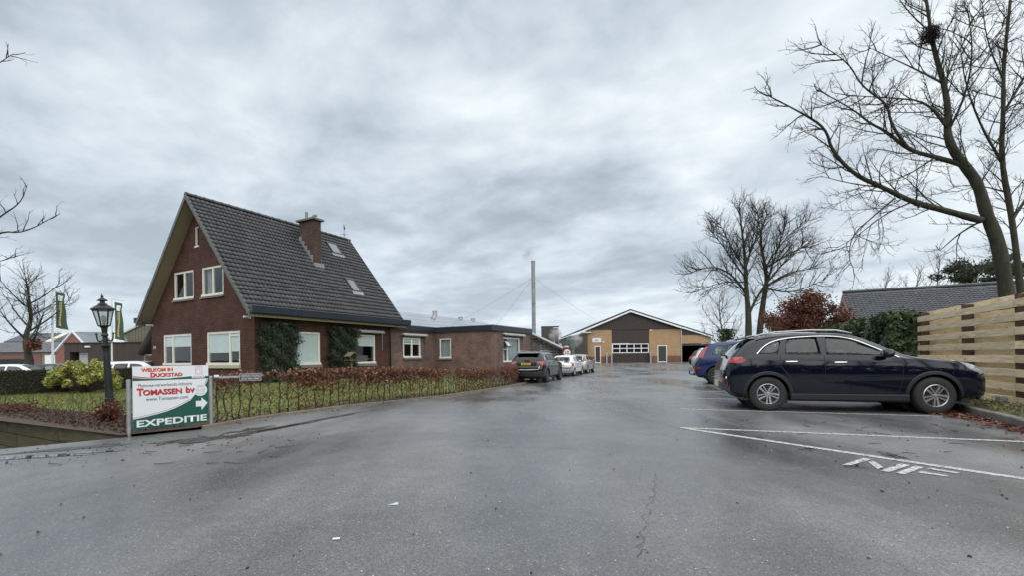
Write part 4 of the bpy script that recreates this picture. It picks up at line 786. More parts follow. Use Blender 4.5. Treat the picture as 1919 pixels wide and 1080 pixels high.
# ------------------------------------------------------------------ neighbour's bungalow on the right
def bungalow():
    Bq = empty('bungalow', (21.9, 30.0, 0), math.atan2(-AY[1], -AY[0]), 'low bungalow with dark grey wavy tiled roof and pinkish gable behind the fence', 'house')
    # local x along the ridge (towards the right), local -y... slope faces local -y direction = towards camera
    L_ = 15.0; run, rise = 4.1, 2.67; RZ_ = 5.1
    c, s = run / math.hypot(run, rise), rise / math.hypot(run, rise); sl = math.hypot(run, rise)
    b = MB(); b.prism([(-run, RZ_ - rise - 0.05), (0, RZ_ - 0.05), (run, RZ_ - rise - 0.05), (run, RZ_ - rise - 0.15), (0, RZ_ - 0.15), (-run, RZ_ - rise - 0.15)], 'x', 0.02, L_); rf = b.build('roof', M_tile2, Bq)
    prof = [(t / 6 * 0.21, 0.022 * math.sin(2 * math.pi * t / 6)) for t in range(7)]
    v = [(a, 0, 0.06 + h) for a, h in prof] + [(a, 0.36, 0.02 + h) for a, h in prof] + [(a, 0.0, 0.02 + h) for a, h in prof]
    f = [(i, i + 1, 8 + i, 7 + i) for i in range(6)] + [(14 + i, 15 + i, i + 1, i) for i in range(6)]
    rows, cols = int(sl / 0.245), int(L_ / 0.207); fld = MB()
    for r in range(rows):
        for k in range(cols):
            y0 = -run + r * 0.245 * c; z0 = RZ_ - rise - 0.05 + r * 0.245 * s
            fld.add([(p[0] + k * 0.207, y0 + p[1] * 0.72 * c - p[2] * s, z0 + p[1] * 0.72 * s + p[2] * c) for p in v], f)
    me = bpy.data.meshes.new('tile_field'); me.from_pydata(fld.v, [], fld.f); me.polygons.foreach_set('use_smooth', ([True] * 6 + [False] * 6) * (len(me.polygons) // 12)); o = obj('tile_field', me, M_tile2, rf); o['kind'] = 'stuff'
    b = MB(); b.tube([(0, 0, RZ_ + 0.02), (L_, 0, RZ_ + 0.02)], 0.09, 8); b.build('ridge', M_tile2, rf)
    b = MB(); b.prism([(-run + 0.5, -0.3), (run - 0.5, -0.3), (run - 0.5, RZ_ - rise * (run - .5) / run - 0.15), (0, RZ_ - 0.16), (-run + 0.5, RZ_ - rise * (run - .5) / run - 0.15)], 'x', -0.02, L_ - 0.3); b.build('wall', pm('pink_brick', (0.36, 0.235, 0.20), (0.30, 0.20, 0.17), scale=4, rough=0.85), Bq)
    b = MB(); b.box(-0.05, -0.021, -2.35, -2.25, 2.5, 3.4); b.build('gable_slit', M_dark, Bq)
bungalow()

# ------------------------------------------------------------------ timber fence
def fence():
    p0, p1 = Vector((10.85, 12.05)), Vector((8.35, 6.5)); d = (p1 - p0).normalized(); L_ = 5.35
    F = empty('timber_fence', (p0.x, p0.y, 0.1), math.atan2(d.y, d.x), 'new pale pine board fence with gaps along the car park edge', 'fence')
    posts = [0.1, 2.35, 4.3, 5.25]      # local x along the fence, front (car park) side = local -y
    M_p = M_postwood
    for x in posts:
        b = MB(); b.box(x - 0.045, x + 0.045, -0.03, 0.145, -0.1, 2.02); b.build('post', M_p, F, bevel=0.004)
    for k in range(8):                       # front boards, butted at the posts
        z = 0.02 + 0.252 * k
        for a, c in ((0.0, 4.29), (4.305, L_)):
            b = MB(); b.box(-(c - a) / 2, (c - a) / 2, -0.012, 0.012, -0.07, 0.07); o = b.build('board', M_wood, F, bevel=0.004); o.location = ((a + c) / 2, -0.045, z + 0.07 + rnd.uniform(-0.004, 0.004)); o.rotation_euler = (0, rnd.uniform(-0.0015, 0.0015), 0)
    for k in range(8):                       # back boards in the gaps
        z = 0.145 + 0.252 * k
        for a, c in ((0.0, 4.29), (4.305, L_)):
            b = MB(); b.box(-(c - a) / 2, (c - a) / 2, -0.012, 0.012, -0.07, 0.07); o = b.build('board', M_wood, F, bevel=0.004); o.location = ((a + c) / 2, 0.16, z + 0.07 + rnd.uniform(-0.004, 0.004))
    b = MB(); b.box(3.9, 4.08, -0.16, -0.06, -0.1, 0.16); b.build('steel_post_foot', M_galv, F, bevel=0.01)
    b = MB(); b.bar((3.25, -0.12, 0.02), (3.0, -0.08, 0.24), 0.02, 0.02); b.build('metal_stake', M_black, F)
fence()

# ------------------------------------------------------------------ company sign, small notice
def sign():
    S = empty('company_sign', (-5.62, 6.64, 0), math.atan2(0.86, 0.63), 'white and green company sign board on two steel posts beside the drive', 'sign')
    for x, h in ((0.0, 0.83), (1.07, 0.84)):
        b = MB(); b.lathe([(0.028, -0.3), (0.028, h - 0.005), (0.02, h)], 14, (x, 0, 0)); b.build('post', M_galv, S, smooth=False)
    b = MB(); b.box(0.045, 1.03, -0.012, 0.0, 0.085, 0.805); lo = b.build('lower_panel', M_signwhite, S)
    b = MB(); b.box(0.045, 1.03, -0.014, -0.002, 0.807, 1.02); up = b.build('upper_panel', M_signwhite, S)
    U0, V0, UW, VH = 0.045, 0.085, 0.985, 0.72
    def fl(name, pts, mat, par, y):         # flat printed shape given in panel fractions
        P3 = [Vector((U0 + u * UW, y, V0 + v * VH)) for u, v in pts]; b = MB(); n = len(P3)
        b.add(P3, [t for t in tessellate_polygon([P3])]); return b.build(name, mat, par, recalc=False)
    curve = [(0.0, 0.215), (0.15, 0.245), (0.30, 0.285), (0.432, 0.331), (0.55, 0.392), (0.655, 0.463), (0.74, 0.527), (0.82, 0.600)]
    arc = [(0.883 + 0.098 * math.cos(t), 0.742 + 0.134 * math.sin(t)) for t in np.linspace(math.radians(-140), math.radians(48), 16)]
    tail = [(0.962, 0.88), (0.985, 0.94), (0.992, 1.0), (1.0, 1.0), (1.0, 0.0), (0.0, 0.0)]
    fl('green_field', [c for c in curve if c[0] < 0.79] + arc + tail, M_green, lo, -0.0128)
    def ribbon(name, pts, w, mat, par, y):
        b = MB(); q = [Vector((U0 + u * UW, y, V0 + v * VH)) for u, v in pts]
        for i in range(len(q) - 1):
            d = (q[i + 1] - q[i]).normalized(); nrm = Vector((-d.z, 0, d.x)) * w; b.face([q[i] - nrm, q[i + 1] - nrm, q[i + 1] + nrm, q[i] + nrm])
        return b.build(name, mat, par, recalc=False)
    ribbon('white_line', [(u, v + 0.004) for u, v in curve[:-1]], 0.0030, M_signwhite, lo, -0.0136)
    ribbon('red_line', [(u, v + 0.026) for u, v in curve[:-1]], 0.0028, pm('maroon_print', (0.13, 0.02, 0.03), rough=0.5), lo, -0.0132)
    ribbon('dark_line', [(0.945, 0.87), (0.965, 0.93), (0.975, 1.0)], 0.0028, M_print, lo, -0.0134)
    fl('arrow', [(0.815, 0.375), (0.815, 0.50), (0.895, 0.50), (0.895, 0.575), (0.985, 0.445), (0.895, 0.285), (0.895, 0.372)], M_signwhite, lo, -0.0138)
    def tx(s, u0, u1, v0, v1, mat, par, bold, y=-0.0136, name='lettering'): return text_fit(name, s, mat, par, U0 + u0 * UW, U0 + u1 * UW, V0 + v0 * VH, V0 + v1 * VH, y, bold)
    tx('EXPEDITIE', 0.042, 0.972, 0.045, 0.185, M_signwhite, lo, 0.028)
    tx('Pluimvee-verwerkende industrie', 0.065, 0.765, 0.865, 0.935, pm('grey_print', (0.06, 0.06, 0.06), rough=0.5), lo, 0.004)
    sh = pm('red_shadow', (0.22, 0.02, 0.02), rough=0.5)
    for dx, dz, m, y in ((0.006, -0.012, sh, -0.0132), (0, 0, M_red, -0.0138)):
        tx('T', 0.045 + dx, 0.125 + dx, 0.692 + dz, 0.845 + dz, m, lo, 0.03, y); tx('OMASSEN', 0.12 + dx, 0.62 + dx, 0.695 + dz, 0.812 + dz, m, lo, 0.03, y); tx('bv', 0.675 + dx, 0.80 + dx, 0.70 + dz, 0.835 + dz, m, lo, 0.03, y)
    tx('www.Tomassen.com', 0.155, 0.705, 0.572, 0.648, M_print, lo, 0.004)
    # round emblem: dome on a line, bowl below
    def EP(x, z): return (0.883 + x, 0.742 + z * UW / VH)
    dome = [EP(0.06 * math.cos(t), 0.005 + 0.05 * math.sin(t)) for t in np.linspace(0, math.pi, 14)]; bowl = [EP(0.05 * math.cos(t), -0.002 + 0.038 * math.sin(t)) for t in np.linspace(math.pi, 2 * math.pi, 12)]
    gp = pm('emblem_grey', (0.22, 0.22, 0.23), rough=0.5)
    ribbon('emblem_dome', dome, 0.0016, gp, lo, -0.0142); ribbon('emblem_bowl', bowl, 0.0016, gp, lo, -0.0142); ribbon('emblem_line', [EP(-0.064, 0.0), EP(0.064, 0.0)], 0.0016, M_print, lo, -0.0143)
    ribbon('emblem_underline', [EP(0.075 * math.cos(t), -0.005 + 0.062 * math.sin(t)) for t in np.linspace(math.radians(215), math.radians(325), 10)], 0.0026, gp, lo, -0.0142)
    tx('DUCK-TO', 0.835, 0.935, 0.825, 0.852, gp, lo, 0.01, -0.0142)
    # upper panel
    U0, V0, UW, VH = 0.045, 0.807, 0.985, 0.213
    fl('green_swoosh', [(0, 0), (1, 0), (1, 0.17), (0.79, 0.20), (0.62, 0.15), (0.42, 0.08), (0.25, 0.09), (0.1, 0.15), (0, 0.22)], M_green, up, -0.0148)
    fl('red_swoosh', [(0, 0.26), (0.1, 0.19), (0.25, 0.12), (0.40, 0.115), (0.25, 0.165), (0.1, 0.26), (0, 0.34)], M_red, up, -0.0149)
    for dx, dz, m, y in ((0.006, -0.03, M_red, -0.0149), (0, 0, M_orange, -0.0156)):
        tx('WELKOM IN', 0.10 + dx, 0.50 + dx, 0.62 + dz, 0.88 + dz, m, up, 0.03, y)
    for dx, dz, m, y in ((0.006, -0.03, sh, -0.0149), (0, 0, pm('orange_red_print', (0.58, 0.05, 0.015), rough=0.5), -0.0156)):
        tx('D', 0.215 + dx, 0.275 + dx, 0.225 + dz, 0.545 + dz, m, up, 0.03, y); tx('UCKSTAD', 0.278 + dx, 0.63 + dx, 0.235 + dz, 0.50 + dz, m, up, 0.03, y)
    fl('label_patch', [(0.765, 0.06), (0.945, 0.06), (0.955, 0.22), (0.755, 0.22)], M_signwhite, up, -0.0152)
    rose = pm('rose_line', (0.42, 0.07, 0.10), rough=0.5)
    ribbon('emblem_box', [(0.815, 0.30), (0.815, 0.92), (0.905, 0.92), (0.905, 0.30), (0.815, 0.30)], 0.0012, rose, up, -0.0152)
    duck = [(0.82, 0.70), (0.84, 0.74), (0.838, 0.84), (0.85, 0.91), (0.868, 0.91), (0.878, 0.84), (0.872, 0.72), (0.876, 0.60), (0.895, 0.50), (0.915, 0.44), (0.90, 0.38), (0.86, 0.35), (0.83, 0.40), (0.815, 0.52), (0.82, 0.62), (0.845, 0.69), (0.82, 0.70)]
    ribbon('duck_outline', duck, 0.0014, rose, up, -0.0154)
    tx('TOMASSEN DUCK-TO', 0.77, 0.94, 0.10, 0.18, rose, up, 0.01, -0.0156)
    # arm with small notice
    N_ = empty('small_notice', (-4.95, 7.56, 0), math.atan2(0.86, 0.63) - 0.25, 'small dark rectangular no-entry notice on an arm beside the company sign', 'sign')
    b = MB(); b.box(0.0, 0.36, 0.0, 0.03, 0.795, 0.83); b.build('arm', M_galv, N_)
    b = MB(); b.box(0.345, 0.68, -0.012, 0.0, 0.735, 0.865); pl_ = b.build('plate', M_galv, N_)
    b = MB(); b.box(0.355, 0.67, -0.0145, -0.0122, 0.748, 0.852); b.build('dark_face', pm('notice_dark', (0.05, 0.055, 0.06), rough=0.4), pl_)
    text_fit('lettering', 'VERBODEN TOEGANG', pm('notice_grey', (0.5, 0.52, 0.52), rough=0.5), pl_, 0.365, 0.66, 0.80, 0.842, -0.0152, 0.01); text_fit('lettering', 'ART 461 WETB V STRAFR', M_signwhite, pl_, 0.375, 0.65, 0.76, 0.785, -0.0152, 0.012)
    b = MB(); b.tube([(-0.02, 0.0, 0.82), (0.05, 0.0, 0.82)], 0.035, 10); b.build('clamp', M_galv, N_)
sign()

# ------------------------------------------------------------------ garden lamp
def lamp():
    Lp = empty('garden_lamp', (-7.30, 8.25, 0.0), 0.2, 'old fashioned black lantern on a leaning dark green iron post', 'lamp post')
    Lp.rotation_euler = (0.0, -0.055, 0.2); Lp.scale = (0.78, 0.78, 0.9)
    b = MB(); b.lathe([(0.115, -0.2), (0.115, 0.02), (0.105, 0.05), (0.085, 0.42), (0.083, 0.44), (0.10, 0.45), (0.10, 0.475), (0.078, 0.49), (0.072, 0.9), (0.060, 1.36), (0.056, 1.45)], 16); b.build('post', M_castiron, Lp, smooth=False)
    b = MB(); b.lathe([(0.055, 1.45), (0.085, 1.455), (0.085, 1.48), (0.06, 1.49), (0.075, 1.52), (0.095, 1.53), (0.095, 1.55), (0.05, 1.57), (0.045, 1.72), (0.07, 1.75), (0.05, 1.80), (0.06, 1.90), (0.085, 1.93), (0.075, 1.94)], 16); b.build('collar', M_castiron, Lp)
    for a in (0, math.pi):
        b = MB(); ca, sa = math.cos(a), math.sin(a); sp = [(0.04 + 0.12 * t + 0.03 * math.sin(3 * t), 1.66 + 0.10 * t * t - 0.05 * math.sin(2.5 * t)) for t in np.linspace(0, 1.15, 9)] + [(0.20, 1.79), (0.17, 1.80), (0.155, 1.765)]
        b.tube([(ca * r, sa * r, z) for r, z in sp], 0.016, 6); b.build('scroll_arm', M_castiron, Lp, smooth=True)
    n = 6; zb, zt, rb, rt = 1.945, 2.265, 0.105, 0.185
    def ring(r, z): return [(r * math.cos(2 * math.pi * (k + 0.5) / n), r * math.sin(2 * math.pi * (k + 0.5) / n), z) for k in range(n)]
    b = MB(); lo, hi = ring(rb, zb), ring(rt, zt)
    for k in range(n): b.bar(lo[k], hi[k], 0.022, 0.022, up=(hi[k][0], hi[k][1], 0)); b.bar(lo[k], lo[(k + 1) % n], 0.02, 0.02); b.bar(hi[k], hi[(k + 1) % n], 0.03, 0.03)
    ln = b.build('lantern_frame', M_castiron, Lp)
    for k in range(n):
        b = MB(); sc = 0.985; b.face([(lo[k][0] * sc, lo[k][1] * sc, zb), (lo[(k + 1) % n][0] * sc, lo[(k + 1) % n][1] * sc, zb), (hi[(k + 1) % n][0] * sc, hi[(k + 1) % n][1] * sc, zt), (hi[k][0] * sc, hi[k][1] * sc, zt)]); b.build('pane', glassmat_cached('lamp_glass'), ln)
    b = MB(); b.lathe([(0.03, 1.95), (0.03, 2.02), (0.045, 2.06), (0.05, 2.11), (0.03, 2.15), (0.0, 2.16)], 12); b.build('bulb', pm('grey_bulb', (0.35, 0.36, 0.36), rough=0.3), Lp, smooth=True)
    b = MB(); b.add(ring(0.225, 2.268) + ring(0.225, 2.29) + ring(0.09, 2.375) + ring(0.075, 2.40), [tuple(range(6))[::-1]] + [(r * 6 + k, r * 6 + (k + 1) % 6, (r + 1) * 6 + (k + 1) % 6, (r + 1) * 6 + k) for r in range(3) for k in range(6)] + [tuple(range(18, 24))]); b.build('hood', M_castiron, Lp)
    b = MB(); b.lathe([(0.05, 2.40), (0.045, 2.445), (0.105, 2.455), (0.08, 2.48), (0.035, 2.505), (0.018, 2.53), (0.03, 2.545), (0.012, 2.57), (0.004, 2.60)], 14); b.build('finial', M_castiron, Lp)
def glassmat_cached(n):
    return MATS.get(n) or glassmat(n, (0.75, 0.78, 0.76), 0.15, 0.12)
lamp()

# ------------------------------------------------------------------ flags
def flag(x, y, ztop, zf0, zf1, w, label, lean=0.0):
    F = empty('flag_pole', (x, y, -0.4), 0, label, 'flag'); h = ztop + 0.4
    b = MB(); b.lathe([(0.09, 0), (0.085, h * 0.5), (0.06, h), (0.0, h + 0.04)], 12); b.build('pole', pm('pole_white', (0.66, 0.68, 0.70), rough=0.4), F)
    b = MB(); b.tube([(0, 0, h - 0.12), (0.3 + w, 0, h - 0.3)], 0.025, 6); b.build('banner_arm', M_galv, F)
    n, m = 8, 20; vs = []; fs = []
    def P(i, j, off=0.0):
        u, v = i / n, j / m; return (0.3 + u * w + 0.10 * math.sin(v * 9 + x) * u * 0.6 * (1 if v > .1 else 0), 0.16 * math.sin(u * 4 + v * 3) * (0.3 + u) + off, (zf1 + 0.4) - u * 0.22 - v * (zf1 - zf0))
    for j in range(m + 1):
        for i in range(n + 1): vs.append(P(i, j))
    fs = [(j * (n + 1) + i, j * (n + 1) + i + 1, (j + 1) * (n + 1) + i + 1, (j + 1) * (n + 1) + i) for j in range(m) for i in range(n)]
    b = MB(); b.add(vs, fs); bn = b.build('banner', pm('flag_green', (0.035, 0.085, 0.055), (0.05, 0.10, 0.07), scale=1, rough=0.8), F, smooth=True, recalc=False)
    def patch(i0, i1, j0, j1, mat, nm):
        b = MB(); st = 2
        for j in np.arange(j0, j1, 0.5):
            for i in np.arange(i0, i1, 0.5): b.face([P(i, j, -0.03), P(i + 0.5, j, -0.03), P(i + 0.5, min(j + 0.5, j1), -0.03), P(i, min(j + 0.5, j1), -0.03)])
        return b.build(nm, mat, bn, recalc=False)
    patch(1.5, 5.5, 1.5, 4.5, M_signwhite, 'emblem_square'); patch(2.6, 4.1, 2.2, 3.6, pm('lilac_print', (0.42, 0.40, 0.55), rough=0.6), 'emblem')
    yl = pm('amber_print', (0.60, 0.38, 0.13), rough=0.7)
    for j in range(10): patch(3.3, 5.0, 5.2 + j * 1.35, 5.2 + j * 1.35 + 1.1, yl, 'letter_block')
    patch(2.3, 2.8, 5.4, 9.6, pm('pale_print', (0.5, 0.52, 0.42), rough=0.7), 'side_letters')
flag(-40.5, 40, 7.5, 4.15, 7.3, 1.02, 'green banner with amber letters on the flag pole beside the bare tree')
flag(-40.55, 46, 7.55, 3.4, 7.15, 0.95, 'green banner with amber letters on the flag pole behind the lantern')
# ------------------------------------------------------------------ bare trees
def interp_path(P, t):
    n = len(P) - 1; f = min(t * n, n - 1e-6); i = int(f); return P[i].lerp(P[i + 1], f - i), (P[i + 1] - P[i]).normalized()
def wander(rg, p, d, L_, seg, bend, up):
    P = [p.copy()]; d = d.copy()
    for k in range(seg):
        d = (d + Vector((rg.gauss(0, bend), rg.gauss(0, bend), rg.gauss(0, bend) + up))).normalized(); P.append(P[-1] + d * (L_ / seg))
    return P
def smooth_path(P, k=2):
    P = [Vector(p) for p in P]
    for _ in range(k):
        Q = [P[0]]
        for a, b in zip(P, P[1:]): Q += [a.lerp(b, 0.25), a.lerp(b, 0.75)]
        P = Q + [P[-1]]
    return P
def sprout(rg, out, P, Lp, r, lev, spec):
    """children along a branch path; spec[lev] = (per metre, length, length spread, radius, angle, bend, up, t0)"""
    if lev >= len(spec): return
    dens, L0, sp, rad, ang, bend, up, t0 = spec[lev]
    n = max(1, int(dens * Lp * rg.uniform(0.8, 1.2)))
    for k in range(n):
        t = t0 + (1 - t0) * (k + rg.random()) / n; p, tan = interp_path(P, t)
        ax = tan.cross(Vector((rg.gauss(0, 1), rg.gauss(0, 1), rg.gauss(0, 1))))
        if ax.length < 1e-3: continue
        d = Matrix.Rotation(ang * rg.uniform(0.6, 1.3), 3, ax.normalized()) @ tan
        L_ = L0 * rg.uniform(1 - sp, 1 + sp) * (1.0 - (0.68 if spec is SPEC_NEAR else 0.5) * t); seg = 5 if lev == 0 else (4 if lev == 1 else 3)
        Q = wander(rg, p, d, L_, seg, bend, up); rr = min(rad, r * 0.6)
        out[min(lev, len(out) - 1)].tube(Q, [rr * (1 - 0.75 * i / seg) for i in range(seg + 1)], 5 if lev == 0 else 3, cap=False)
        sprout(rg, out, Q, L_, rr, lev + 1, spec)
    # leader carries on past the end
def tree(name, label, limbs, spec, seed, mb, mt, n_trunk=1, group=None, base=None, cat='tree'):
    rg = random.Random(seed); b0 = base or limbs[0][0][0]
    T = empty(name, (b0[0], b0[1], 0), 0, label, cat, group); off = Vector((b0[0], b0[1], 0))
    outs = [MB() for _ in spec]
    for i, (P, r0, r1) in enumerate(limbs):
        Q = smooth_path([Vector(p) - off for p in P], 2); n = len(Q); b = MB()
        rad = [(r0 + (r1 - r0) * (k / (n - 1)) ** 0.8) * rg.uniform(0.93, 1.07) for k in range(n)]
        rad = [q * (0.82 if i >= n_trunk else 0.92) for q in rad]
        if i < n_trunk: rad[0] *= 1.25
        b.tube(Q, rad, 10 if i < n_trunk else 7); b.build('trunk' if i < n_trunk else 'limb', mb, T, smooth=True)
        Lp = sum((Q[k + 1] - Q[k]).length for k in range(n - 1)); sprout(rg, outs, Q if i >= n_trunk else Q[n // 3:], Lp * (1 if i >= n_trunk else 0.67), r0 * 0.6, 0, spec)
    for k, o in enumerate(outs):
        if o.f:
            me = bpy.data.meshes.new('twigs'); me.from_pydata(o.v, [], o.f); q = obj('branches' if k == 0 else 'twigs', me, mt if k else mb, T, smooth=True); q['kind'] = 'stuff'
    return T
TR1 = [
    ([(13.72, 12.50, 0.0), (13.71, 12.50, 1.37), (13.70, 12.50, 1.96), (13.68, 12.50, 2.49), (13.46, 12.50, 4.08), (13.11, 12.50, 4.91), (12.91, 12.50, 5.73), (12.55, 12.50, 6.22), (12.23, 12.50, 6.64), (12.06, 12.50, 7.12), (12.11, 12.50, 7.70), (12.00, 12.50, 8.51), (11.76, 12.50, 9.33), (11.65, 12.50, 9.91), (11.54, 12.50, 10.81), (11.42, 12.50, 11.54)], 0.245, 0.020),
    ([(12.96, 12.50, 4.73), (11.72, 12.34, 4.99), (10.78, 12.18, 5.15), (9.85, 12.01, 5.50), (9.02, 11.85, 5.75), (8.30, 11.69, 6.32), (8.04, 11.52, 6.84), (7.33, 11.36, 7.14), (6.39, 11.20, 7.50)], 0.125, 0.012),
    ([(12.46, 12.50, 6.27), (11.90, 12.68, 6.56), (11.32, 12.87, 6.85), (10.81, 13.05, 7.50), (10.53, 13.23, 7.80), (10.16, 13.42, 8.34), (9.23, 13.60, 9.03)], 0.100, 0.010),
    ([(11.30, 12.85, 6.88), (10.70, 12.72, 7.50), (10.51, 12.59, 8.02), (9.68, 12.46, 8.44), (9.26, 12.33, 9.00), (8.30, 12.20, 9.49)], 0.060, 0.008),
    ([(12.07, 12.50, 7.27), (11.17, 12.13, 7.83), (9.91, 11.77, 7.72), (8.53, 11.40, 7.59)], 0.050, 0.008),
    ([(11.91, 12.50, 8.55), (11.59, 12.95, 9.21), (10.69, 13.40, 10.12)], 0.045, 0.007),
    ([(10.16, 12.00, 5.18), (9.36, 11.80, 4.58), (8.74, 11.60, 4.14), (8.48, 11.40, 3.54), (8.46, 11.20, 3.17)], 0.030, 0.006),
    ([(13.02, 12.50, 4.73), (12.89, 13.00, 4.53), (12.77, 13.50, 4.12)], 0.045, 0.008),
    ([(12.06, 12.50, 7.12), (12.28, 12.20, 7.98), (12.20, 11.90, 8.93), (11.77, 11.60, 9.82)], 0.050, 0.008),
    ([(12.00, 12.50, 8.51), (12.90, 12.95, 9.77), (13.99, 13.40, 11.17)], 0.040, 0.008),
    ([(10.08, 12.30, 5.60), (9.51, 12.55, 5.78), (8.79, 12.80, 6.11)], 0.035, 0.006),
    ([(11.65, 12.50, 9.91), (10.82, 12.30, 10.37), (10.09, 12.10, 11.08)], 0.030, 0.006),
    ([(11.82, 12.60, 6.52), (11.29, 12.90, 6.12), (10.62, 13.20, 6.01)], 0.035, 0.006),
    ([(10.89, 12.30, 5.19), (10.34, 12.50, 4.94), (9.75, 12.70, 4.41), (9.14, 12.90, 4.02)], 0.030, 0.005)]
TR2 = [
    ([(16.45, 14.50, 0.0), (16.42, 14.50, 1.41), (16.37, 14.50, 2.09), (16.30, 14.50, 2.86), (16.05, 14.50, 5.32), (15.70, 14.50, 7.22), (15.80, 14.50, 8.73), (15.82, 14.50, 10.25), (15.99, 14.50, 11.65), (16.18, 14.50, 13.35)], 0.150, 0.030),
    ([(15.70, 14.50, 7.22), (14.79, 14.20, 8.10), (14.00, 13.90, 9.26), (13.55, 13.60, 10.21)], 0.060, 0.008),
    ([(16.05, 14.50, 5.32), (17.25, 14.75, 6.78), (18.44, 15.00, 8.28)], 0.070, 0.010),
    ([(15.80, 14.50, 8.73), (16.94, 14.75, 10.26), (17.78, 15.00, 12.00)], 0.060, 0.010),
    ([(15.89, 14.50, 6.19), (15.16, 14.75, 6.55), (14.54, 15.00, 6.56)], 0.040, 0.006),
    ([(15.82, 14.50, 9.77), (14.99, 14.20, 10.77), (14.52, 13.90, 11.87)], 0.045, 0.008),
    ([(16.16, 14.50, 4.31), (15.65, 14.75, 3.85), (14.86, 15.00, 3.82)], 0.035, 0.006),
    ([(15.80, 14.50, 8.73), (15.71, 14.05, 8.84), (15.93, 13.60, 8.42)], 0.040, 0.008)]
TR3 = [
    ([(17.68, 34.00, 0.0), (17.68, 34.00, 1.11), (17.72, 34.00, 4.27), (17.58, 34.00, 5.87), (17.53, 34.00, 8.47), (17.32, 34.00, 10.87), (17.06, 34.00, 13.08)], 0.40, 0.020),
    ([(18.60, 34.50, 0.0), (18.67, 34.50, 1.10), (19.27, 34.60, 5.33), (19.67, 34.70, 6.97), (19.54, 34.80, 8.62), (19.21, 34.90, 11.11), (19.91, 35.00, 12.99)], 0.36, 0.020),
    ([(17.54, 34.00, 5.87), (16.32, 33.67, 7.42), (14.60, 33.33, 8.16), (12.70, 33.00, 7.53)], 0.140, 0.015),
    ([(17.60, 34.00, 7.67), (16.55, 34.50, 10.22), (15.99, 35.00, 12.21)], 0.110, 0.015),
    ([(17.72, 34.00, 4.07), (18.55, 33.80, 6.03), (20.25, 33.60, 8.35), (21.72, 33.40, 9.86)], 0.160, 0.015),
    ([(19.58, 34.70, 6.56), (21.56, 35.10, 7.84), (24.31, 35.50, 8.31)], 0.140, 0.015),
    ([(19.67, 34.70, 6.97), (20.31, 34.35, 9.73), (20.93, 34.00, 12.03)], 0.130, 0.015),
    ([(19.66, 34.70, 6.36), (21.48, 34.35, 5.87), (23.87, 34.00, 6.99)], 0.100, 0.015),
    ([(19.52, 34.70, 8.19), (22.58, 35.35, 10.0), (24.3, 36.00, 10.4)], 0.110, 0.015),
    ([(17.53, 34.00, 8.47), (18.25, 33.50, 10.71), (18.00, 33.00, 12.51)], 0.100, 0.015),
    ([(17.47, 34.00, 6.87), (15.81, 34.75, 7.02), (14.26, 35.50, 6.34)], 0.080, 0.010),
    ([(17.55, 34.00, 8.0), (18.3, 34.3, 10.3), (18.7, 34.5, 13.0)], 0.090, 0.012),
    ([(19.5, 34.7, 8.2), (20.8, 34.2, 10.6), (22.4, 34.0, 12.0)], 0.090, 0.012),
    ([(17.5, 34.00, 7.2), (15.6, 33.4, 9.6), (14.4, 33.2, 11.0)], 0.090, 0.012)]
SPEC_NEAR = [(3.6, 1.65, 0.4, 0.020, 0.85, 0.12, 0.05, 0.10), (6.4, 0.70, 0.45, 0.0088, 0.85, 0.16, 0.08, 0.12), (9.0, 0.28, 0.4, 0.0060, 0.8, 0.16, 0.10, 0.15)]
SPEC_MID = [(3.7, 2.2, 0.4, 0.038, 0.72, 0.10, 0.07, 0.15), (4.0, 1.15, 0.4, 0.014, 0.8, 0.14, 0.08, 0.15), (5.2, 0.55, 0.4, 0.009, 0.8, 0.15, 0.08, 0.1)]
tree('bare_tree', 'large bare tree with a long low limb behind the timber fence, carrying a nest', TR1, SPEC_NEAR, 3, M_bark, M_twig)
tree('bare_tree', 'bare tree at the right picture edge, slimmer and behind the large fence tree', TR2, SPEC_NEAR, 5, M_bark, M_twig)
TR3 = [([(18.4 + (x - 18.4) * 0.93, y, z if z < 4 else 4 + (z - 4) * 0.88) for x, y, z in P], a, c) for P, a, c in TR3]
tree('bare_tree', 'broad twin-trunked bare tree beyond the parked cars', TR3, SPEC_MID, 8, M_bark, M_twig, n_trunk=2)
